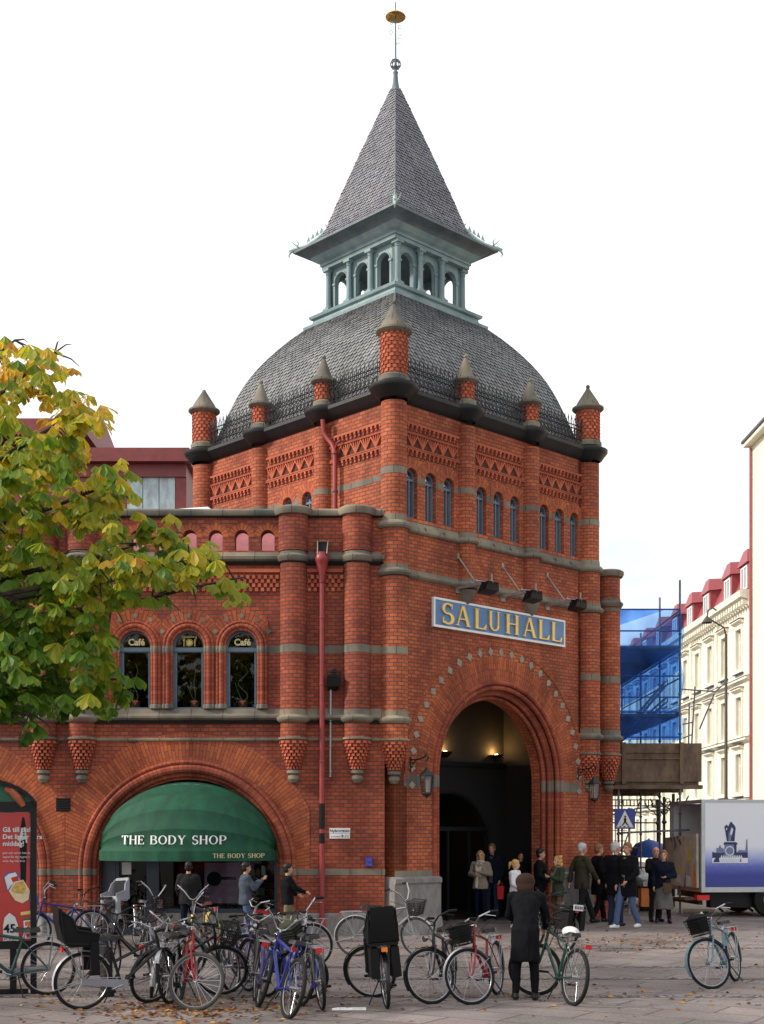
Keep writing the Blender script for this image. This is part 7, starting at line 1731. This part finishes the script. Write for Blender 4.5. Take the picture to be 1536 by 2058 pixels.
    if style != 'bald':
        hball(mb, (0, -.018, .052), .105, (.82, .97, .93)); hball(mb, (0, -.045, .0), .09, (.9, .75, 1.0))
        hball(mb, (0, .055, .10), .04, (1.3, .8, .6))
        if style in ('bob', 'long', 'curly'):
            lz = {'bob': -.09, 'long': -.17, 'curly': -.08}[style]
            for s_ in (-1, 1): capsule(mb, H_(s_ * .07, -.02, .03), H_(s_ * .075, -.02, lz), .038, .03)
            capsule(mb, H_(0, -.06, .03), H_(0, -.065, lz), .07, .055); capsule(mb, H_(-.045, -.055, .03), H_(-.05, -.055, lz), .05, .035); capsule(mb, H_(.045, -.055, .03), H_(.05, -.055, lz), .05, .035)
        if style == 'curly':
            rr = random.Random(2)
            for q in range(46): a, z = rr.uniform(0, 6.28), rr.uniform(-.13, .13); hball(mb, (.09 * math.cos(a), -.02 + .10 * math.sin(a) if math.sin(a) < .35 else -.01, z), .034, (1, 1, 1), 8, 6)
        if style == 'pony': capsule(mb, H_(0, -.09, .06), H_(0, -.15, .05), .022, .032); capsule(mb, H_(0, -.15, .05), H_(0, -.17, -.10), .034, .016)
    else:
        hball(mb, (0, -.06, -.01), .075, (1.06, .55, .9)); 
    if 'head_tilt' in (extra or {}): hball(mb, (0, -.03, .03), .125, (1.05, .95, 1.0)); hball(mb, (0, -.06, -.06), .11, (1.05, .6, .9))
    solidify(mb, 'hair', hair, t, .011, .006, 3, 2)
    # ---- trousers or skirt, shoes
    if skirt:
        mb = MB(); z0 = skirt[1]; mb.tube([(0, 0, z0), (0, 0, z0 + .02), tuple(J['pel'] * .6 + Vector((0, 0, z0)) * .4), tuple(J['pel']), tuple(J['waist'])], [.235, .24, .20, .165, .13], 20, flat=.8); solidify(mb, 'skirt', skirt[0], t, .014, .014, px, 3)
    if True:
        mb = MB()
        for S_ in 'LR':
            h, k, a = J['h' + S_], J['k' + S_], J['a' + S_]; capsule(mb, h + Vector((0, 0, .03)), k, .098, .070); capsule(mb, k, a + Vector((0, 0, .02)), .069, .062 if not female else .05)
        mb.island(); mb.tube([tuple(J['pel'] - Vector((0, 0, .08))), tuple(J['pel']), tuple(J['waist'])], [.13, .165, .14], 14, flat=.72)
        solidify(mb, 'trousers', legs, t, .016, .009, px, 3)
    for S_ in 'LR':
        mb = MB(); a = J['a' + S_]; td = Vector(toe[S_]) if toe and S_ in toe else Vector((.03 if S_ == 'R' else -.03, .13, 0)); dn = td.normalized()
        capsule(mb, a - dn * .035 - Vector((0, 0, .043)), a + td - Vector((0, 0, .050)), .043, .036); capsule(mb, a + Vector((0, 0, .015)), a - Vector((0, 0, .03)) + dn * .02, .046, .045)
        solidify(mb, 'shoe', shoes, t, .010, 0, 0, 2)
    # ---- jacket or coat
    mb = MB(); ch = J['chest']; pe = J['pel']; L_ = loose
    low = pe + (pe - J['waist']).normalized() * max(0, pe.z - hem) if hem < pe.z else pe + (J['waist'] - pe) * ((hem - pe.z) / max(.01, J['waist'].z - pe.z))
    if lowerhem: low = Vector(lowerhem)
    path = [low, low + (pe - low) * .08] + ([pe] if hem < pe.z - .05 else []) + [J['waist'], ch, ch + (J['neck'] - ch) * .65, J['neck'] + Vector((0, 0, .01))]
    rad = [.205 * L_ if hem < .6 else .185 * L_] * 2 + ([.185 * L_] if hem < pe.z - .05 else []) + [(.155 if female else .17) * L_, .20 * L_, .175 * L_, .075]
    mb.island(); mb.tube([tuple(p) for p in path], rad, 18, flat=.74)
    for S_ in 'LR':
        sh, e, w = J['s' + S_], J['e' + S_], J['w' + S_]; capsule(mb, J['neck'] - Vector((0, 0, .07)), sh, .085, .078 * L_); capsule(mb, sh, e, .074 * L_, .062 * L_); capsule(mb, e, e + (w - e) * .93, .060 * L_, .045 * L_)
    mb.island(); mb.tube([tuple(J['neck'] + Vector((0, 0, -.01))), tuple(J['neck'] + Vector((0, 0, .035)))], [.085, .072], 12)
    jk = solidify(mb, 'coat' if hem < .7 else 'jacket', top, t, .015, .013, px * .1, 2)
    if open_front:
        mb = MB().mat(open_front); F = .75
        mb.hexa([(-.05, .10, pe.z - .08), (.05, .10, pe.z - .08), (.045, .152, pe.z - .08), (-.045, .152, pe.z - .08)], [(-.035, .08, J['neck'].z - .0), (.035, .08, J['neck'].z - .0), (.03, .115, J['neck'].z - .04), (-.03, .115, J['neck'].z - .04)]); mb.build('shirt', None, t, local=True)
        o_ = t.children[-1]
    if scarf:
        mb = MB(); n_ = J['neck']; mb.tube([(n_.x + .085 * math.cos(a), n_.y + .075 * math.sin(a), n_.z + .02 + .015 * math.sin(a)) for a in [i * .524 for i in range(12)]], .036, 8, closed=True)
        mb.island(); mb.tube([tuple(n_ + Vector((.05, .08, 0))), tuple(ch + Vector((.05, .165, 0))), tuple(J['waist'] + Vector((.05, .155, 0))), tuple(pe + Vector((.06, .17, -.10)))], [.035, .045, .045, .045], 8, flat=.4)
        mb.island(); mb.tube([tuple(n_ + Vector((-.04, .08, 0))), tuple(ch + Vector((-.03, .165, 0))), tuple(J['waist'] + Vector((-.03, .15, .02)))], [.035, .04, .04], 8, flat=.4)
        solidify(mb, 'scarf', scarf, t, .010, .006, 4, 2)
    if bag:
        bc, bx, bz_, bs = bag; hb = J['w' + bs]; c_ = (hb.x + (.03 if bs == 'R' else -.03), hb.y + .02)
        b_ = MB(); b_.mat(bc); z1 = hb.z - .14; b_.hexa([(c_[0] - bx * .4, c_[1] - .05, z1 - bz_), (c_[0] + bx * .4, c_[1] - .05, z1 - bz_), (c_[0] + bx * .4, c_[1] + .05, z1 - bz_), (c_[0] - bx * .4, c_[1] + .05, z1 - bz_)], [(c_[0] - bx * .5, c_[1] - .04, z1), (c_[0] + bx * .5, c_[1] - .04, z1), (c_[0] + bx * .5, c_[1] + .04, z1), (c_[0] - bx * .5, c_[1] + .04, z1)])
        b_.tube([(c_[0] - .04, c_[1], z1), (c_[0] - .02, c_[1], z1 + .08), (hb.x, hb.y, hb.z - .07), (c_[0] + .02, c_[1], z1 + .08), (c_[0] + .04, c_[1], z1)], .007, 5)
        Mw = Matrix.Translation(g) @ Matrix.Rotation(R(rz), 4, 'Z') @ Matrix.Scale(s, 4)
        b_.v = [tuple(Mw @ Vector(v)) for v in b_.v]; ob = b_.build('handbag'); tag(ob, extra['bag'], 'bag')
    return t
def _merge_raw(s, o, f):
    off = len(s.v); s.v.extend([f(v) for v in o.v])
    for idx, uv in zip(o.f, o.uv): s.f.append([i + off for i in idx]); s.uv.append(uv); s.mi.append(s.cur)
MB.merge_raw = _merge_raw
# the woman in black bending over a bicycle, back to the camera
person('woman in a long black coat seen from behind, bending over a bicycle in the foreground', 1056, 2010, 1.60, -8,
       dict(pel=(0, 0, .90), waist=(.0, .05, 1.06), chest=(.0, .16, 1.24), neck=(.0, .28, 1.38), head=(-.01, .36, 1.48), hL=(-.09, 0, .88), hR=(.09, 0, .88), kL=(-.11, .03, .48), kR=(.11, .03, .48), aL=(-.125, -.02, .09), aR=(.125, -.02, .09),
            sL=(-.18, .23, 1.33), sR=(.18, .23, 1.33), eL=(-.22, .34, 1.08), eR=(.27, .34, 1.06), wL=(-.12, .52, .98), wR=(.24, .52, .90)),
       top='cloth_black', hem=.50, lowerhem=(0, -.02, .50), legs='cloth_black', hair='hair_sable', style='bob', female=True, loose=.98, vox=.010, extra={'head_tilt': -28}, curl=.9)
person('blonde woman in a beige jacket with a long cream scarf standing in the entrance', 966, 1851, 1.60, 158, dict(eL=(-.27, .02, 1.17), wL=(-.08, .24, 1.22), eR=(.25, .03, 1.16), wR=(.06, .25, 1.14)),
       top='cloth_beige', hem=.80, legs='cloth_navy', hair='hair_blond', style='bob', skin='skin_pale', scarf='cloth_cream', female=True, head=12)
person('tall man in a navy sweater standing just behind the blonde woman in the entrance', 989, 1848, 1.76, 165, dict(wL=(-.2, .1, .92)), top='cloth_navy', hem=.84, legs='denim_dark', hair='hair_sandy', open_front='cloth_bluegrey', head=-8, bag=('bag_red', .16, .30, 'L'), extra={'bag': 'red shopping bag hanging at the side of the tall man'})
person('dark haired person whose head shows behind the ponytail woman', 1047, 1850, 1.58, 175, dict(), top='cloth_black', hair='hair_dark', style='bob', female=True, head=10)
person('young blonde woman with a ponytail and a white top, facing right', 1036, 1866, 1.44, -120, dict(eR=(.24, .06, 1.14), wR=(.14, .25, 1.0)), top='cloth_white', hem=.86, legs='denim_dark', hair='hair_blond', style='pony', skin='skin_pale', female=True, head=20, shoes='shoe_white')
person('man in a dark suit jacket standing between the ponytail woman and the curly woman', 1086, 1858, 1.66, -100, dict(eR=(.25, .0, 1.15), wR=(.2, .2, 1.0)), top='cloth_black', hem=.78, legs='cloth_charcoal', hair='hair_dark', head=-6, skin='skin')
person('woman with curly blonde hair and a dark green jacket holding her hands to her chest', 1121, 1861, 1.50, 118, dict(eL=(-.25, .06, 1.16), wL=(-.04, .26, 1.24), eR=(.25, .06, 1.16), wR=(.06, .27, 1.22)), top='cloth_green', hem=.74, legs='cloth_brown', hair='hair_blond', style='curly', skin='skin_pale', female=True, scarf='cloth_khaki', curl=1.0)
person('grey haired man in an olive jacket striding to the right, seen from behind', 1170, 1857, 1.78, -68,
       dict(hL=(-.09, .02, .88), kL=(-.10, .20, .50), aL=(-.10, .34, .10), kR=(.10, -.06, .47), aR=(.10, -.36, .14), hR=(.09, -.02, .88), pel=(0, 0, .92), eL=(-.25, -.12, 1.16), wL=(-.25, -.16, .92), eR=(.25, .1, 1.16), wR=(.22, .24, .98)),
       top='cloth_olive', hem=.76, legs='cloth_charcoal', hair='hair_grey', loose=1.1, head=-15)
person('man in a long black coat walking close behind the grey haired man', 1203, 1854, 1.76, -75, dict(kL=(-.10, .12, .50), aL=(-.10, .18, .09), kR=(.10, -.02, .48), aR=(.1, -.18, .10)), top='cloth_black', hem=.62, legs='cloth_black', hair='hair_sandy', bag=('black_plastic', .30, .26, 'R'), extra={'bag': 'black shoulder bag hanging beside the man in the long black coat'}, head=-8)
person('man in a black overcoat half hidden by the man in white shoes', 1238, 1861, 1.80, -30, dict(), top='cloth_black', hem=.66, legs='denim_dark', hair='hair_grey', loose=1.08, head=-50)
person('man in an open black jacket, jeans and white shoes walking left', 1262, 1866, 1.80, 128, dict(hL=(-.09, -.02, .88), kL=(-.10, -.02, .48), aL=(-.11, -.20, .10), hR=(.09, .02, .88), kR=(.10, .16, .50), aR=(.10, .24, .09), wL=(-.17, .2, .98), eL=(-.26, .04, 1.14), eR=(.25, -.06, 1.14)), top='cloth_black', hem=.66, legs='denim', shoes='shoe_white', hair='hair_sandy', open_front='cloth_khaki', loose=1.1, head=8)
person('bald man in a dark jacket with his arm around the woman in the long skirt', 1318, 1853, 1.70, -160, dict(eR=(.26, .08, 1.2), wR=(.12, .26, 1.22)), top='cloth_black', hem=.78, legs='cloth_charcoal', hair='hair_grey', style='bald', head=-25)
person('red haired woman in a dark jacket and long grey skirt next to the truck', 1334, 1856, 1.62, 172, dict(kL=(-.10, .06, .5), aL=(-.13, .08, .09), aR=(.15, -.08, .1), eL=(-.25, .06, 1.15), wL=(-.05, .22, 1.12)), top='cloth_navy', hem=.84, legs='cloth_black', skirt=('cloth_grey', .34), hair='hair_sandy', style='bob', skin='skin_pale', female=True, head=-10, bag=('cloth_brown', .22, .24, 'L'), extra={'bag': 'brown bag held by the woman in the long grey skirt'})
person('person in a charcoal jacket looking into the shop window, back to the camera', 379, 1890, 1.46, 5, dict(eL=(-.24, .02, 1.15), wL=(-.19, .14, .98), eR=(.24, .02, 1.15), wR=(.19, .14, .98)), top='cloth_charcoal', hem=.80, legs='cloth_navy', hair='hair_dark', loose=1.12)
person('person in a blue grey jacket raising both hands in front of the shop window', 494, 1893, 1.46, -70, dict(eL=(-.22, .14, 1.18), wL=(-.08, .34, 1.34), eR=(.22, .14, 1.18), wR=(.08, .36, 1.36), kL=(-.1, .12, .5), aL=(-.1, .1, .09), aR=(.1, -.12, .1)), top='cloth_bluegrey', hem=.82, legs='denim', hair='hair_dark', curl=.25)
person('person in a black leather jacket and olive trousers walking right past the arch', 578, 1894, 1.44, -72, dict(eR=(.22, .14, 1.2), wR=(.16, .36, 1.12), eL=(-.24, .06, 1.15), wL=(-.16, .26, 1.05), kL=(-.1, .16, .5), aL=(-.1, .24, .09), kR=(.1, -.06, .48), aR=(.1, -.24, .12)), top='cloth_black', hem=.84, legs='cloth_khaki', hair='hair_dark', curl=.3)

# ================================================================ ground
m, nt, b = _mat('paving'); L = nt.links.new
b.inputs['Roughness'].default_value = 0.75; b.inputs['Specular IOR Level'].default_value = 0.35
tc = nt.nodes.new('ShaderNodeTexCoord'); mp = nt.nodes.new('ShaderNodeMapping'); mp.inputs['Rotation'].default_value = (0, 0, R(32)); L(tc.outputs['Object'], mp.inputs[0])
br = nt.nodes.new('ShaderNodeTexBrick'); br.inputs['Scale'].default_value = 1; br.inputs['Brick Width'].default_value = 1.15; br.inputs['Row Height'].default_value = .62
br.inputs['Mortar Size'].default_value = .014; br.inputs['Color1'].default_value = (0.228, 0.195, 0.192, 1); br.inputs['Color2'].default_value = (0.175, 0.152, 0.152, 1); br.inputs['Mortar'].default_value = (0.085, 0.062, 0.052, 1)
L(mp.outputs[0], br.inputs['Vector'])
n = nt.nodes.new('ShaderNodeTexNoise'); n.inputs['Scale'].default_value = 0.55; n.inputs['Detail'].default_value = 9; n.inputs['Roughness'].default_value = 0.7; L(tc.outputs['Object'], n.inputs['Vector'])
cr = nt.nodes.new('ShaderNodeValToRGB'); cr.color_ramp.elements[0].position = .35; cr.color_ramp.elements[0].color = (.62, .60, .58, 1); cr.color_ramp.elements[1].position = .65; cr.color_ramp.elements[1].color = (1.2, 1.17, 1.12, 1); L(n.outputs['Fac'], cr.inputs[0])
mx = nt.nodes.new('ShaderNodeMixRGB'); mx.blend_type = 'MULTIPLY'; mx.inputs[0].default_value = 1; L(br.outputs['Color'], mx.inputs[1]); L(cr.outputs[0], mx.inputs[2])
n2 = nt.nodes.new('ShaderNodeTexNoise'); n2.inputs['Scale'].default_value = 28; n2.inputs['Detail'].default_value = 5; L(tc.outputs['Object'], n2.inputs['Vector'])
mr = nt.nodes.new('ShaderNodeMapRange'); mr.inputs[1].default_value = .3; mr.inputs[2].default_value = .7; mr.inputs[3].default_value = .75; mr.inputs[4].default_value = 1.25; L(n2.outputs['Fac'], mr.inputs[0])
hs = nt.nodes.new('ShaderNodeHueSaturation'); L(mx.outputs[0], hs.inputs['Color']); L(mr.outputs[0], hs.inputs['Value']); L(hs.outputs[0], b.inputs['Base Color'])
bp = nt.nodes.new('ShaderNodeBump'); bp.inputs['Strength'].default_value = .4; bp.inputs['Distance'].default_value = .01; L(n2.outputs['Fac'], bp.inputs['Height']); L(bp.outputs[0], b.inputs['Normal'])
m, nt, b = _mat('asphalt'); L = nt.links.new
plain('asphalt', (0.115, 0.105, 0.10), 0.85, noise_amt=.3, noise_scale=1.2, bump=.4, bump_scale=90)
m, nt, b = _mat('cobbles'); L = nt.links.new
tc = nt.nodes.new('ShaderNodeTexCoord'); vo = nt.nodes.new('ShaderNodeTexVoronoi'); vo.inputs['Scale'].default_value = 8.5; vo.feature = 'DISTANCE_TO_EDGE'; L(tc.outputs['Object'], vo.inputs['Vector'])
vc = nt.nodes.new('ShaderNodeTexVoronoi'); vc.inputs['Scale'].default_value = 8.5; L(tc.outputs['Object'], vc.inputs['Vector'])
cr = nt.nodes.new('ShaderNodeValToRGB'); cr.color_ramp.elements[0].position = .03; cr.color_ramp.elements[0].color = (.2, .17, .15, 1); cr.color_ramp.elements[1].position = .13; cr.color_ramp.elements[1].color = (1, 1, 1, 1); L(vo.outputs['Distance'], cr.inputs[0])
hs = nt.nodes.new('ShaderNodeHueSaturation'); hs.inputs['Color'].default_value = (.19, .17, .16, 1)
sep = nt.nodes.new('ShaderNodeSeparateColor'); L(vc.outputs['Color'], sep.inputs[0]); mr = nt.nodes.new('ShaderNodeMapRange'); mr.inputs[3].default_value = .6; mr.inputs[4].default_value = 1.35; L(sep.outputs[0], mr.inputs[0]); L(mr.outputs[0], hs.inputs['Value'])
mx = nt.nodes.new('ShaderNodeMixRGB'); mx.blend_type = 'MULTIPLY'; mx.inputs[0].default_value = 1; L(hs.outputs[0], mx.inputs[1]); L(cr.outputs[0], mx.inputs[2]); L(mx.outputs[0], b.inputs['Base Color'])
b.inputs['Roughness'].default_value = .7
bp = nt.nodes.new('ShaderNodeBump'); bp.inputs['Strength'].default_value = .8; bp.inputs['Distance'].default_value = .02; L(cr.outputs[0], bp.inputs['Height']); L(bp.outputs[0], b.inputs['Normal'])

mb = MB().mat('asphalt'); mb.face([(-400, -60, -.004), (400, -60, -.004), (400, 800, -.004), (-400, 800, -.004)]); tag(mb.build('ground'), kind='structure')
mb = MB().mat('paving'); mb.face([(-40, 8.0, 0), (60, 8.0, 0), (60, 62, 0), (-40, 62, 0)]); tag(mb.build('paved_square'), kind='structure')
for y0, y1 in ((15.9, 16.08), (17.85, 18.08), (19.45, 19.7), (22.7, 23.0)):
    mb = MB().mat('cobbles'); mb.face([(-40, y0, .004), (60, y0, .004), (60, y1, .004), (-40, y1, .004)]); tag(mb.build('cobble_strip'), kind='structure')
# fallen leaves
island_mat('leaf_litter', (0.24, 0.085, 0.02), (0.09, 0.035, 0.018), 0.8, 0.3)
island_mat('leaf_litter_yellow', (0.40, 0.22, 0.04), (0.20, 0.08, 0.025), 0.8, 0.3)
mb = MB(); rng = random.Random(11)
def leaf(x, y, s, z=.006):
    mb.island(); mb.mat('leaf_litter_yellow' if rng.random() < .45 else 'leaf_litter'); a = rng.uniform(0, 6.28); c_, s_ = math.cos(a) * s, math.sin(a) * s; h = rng.uniform(.0, .03)
    mb.face([(x - c_, y - s_, z), (x + s_ * .5, y - c_ * .5, z + h), (x + c_, y + s_, z + h * .4), (x - s_ * .5, y + c_ * .5, z)])
for k in range(620):
    px = rng.gauss(380, 130); py = rng.gauss(2030, 14)
    if py < 1985: continue
    g = gp(px, py); leaf(g[0], g[1], rng.uniform(.02, .055))
for k in range(220):
    g = gp(rng.uniform(0, 1536), rng.choice([2003, 2018, 1990]) + rng.gauss(0, 4)); leaf(g[0], g[1], rng.uniform(.02, .05))
for k in range(350):
    px = rng.uniform(120, 1500); g = gp(px, rng.gauss(1906, 5)); leaf(g[0], g[1], rng.uniform(.015, .04))
for k in range(220):
    px = rng.uniform(1100, 1400); g = gp(px, rng.gauss(1892, 6)); leaf(g[0], g[1], rng.uniform(.02, .05))
for k in range(600):
    x = rng.uniform(-8, 12); y = rng.uniform(13, 32); leaf(x, y, rng.uniform(.015, .045))
tag(mb.build('fallen_leaves', smooth=0), 'orange and brown fallen leaves scattered over the grey paving', 'leaves', kind='stuff')
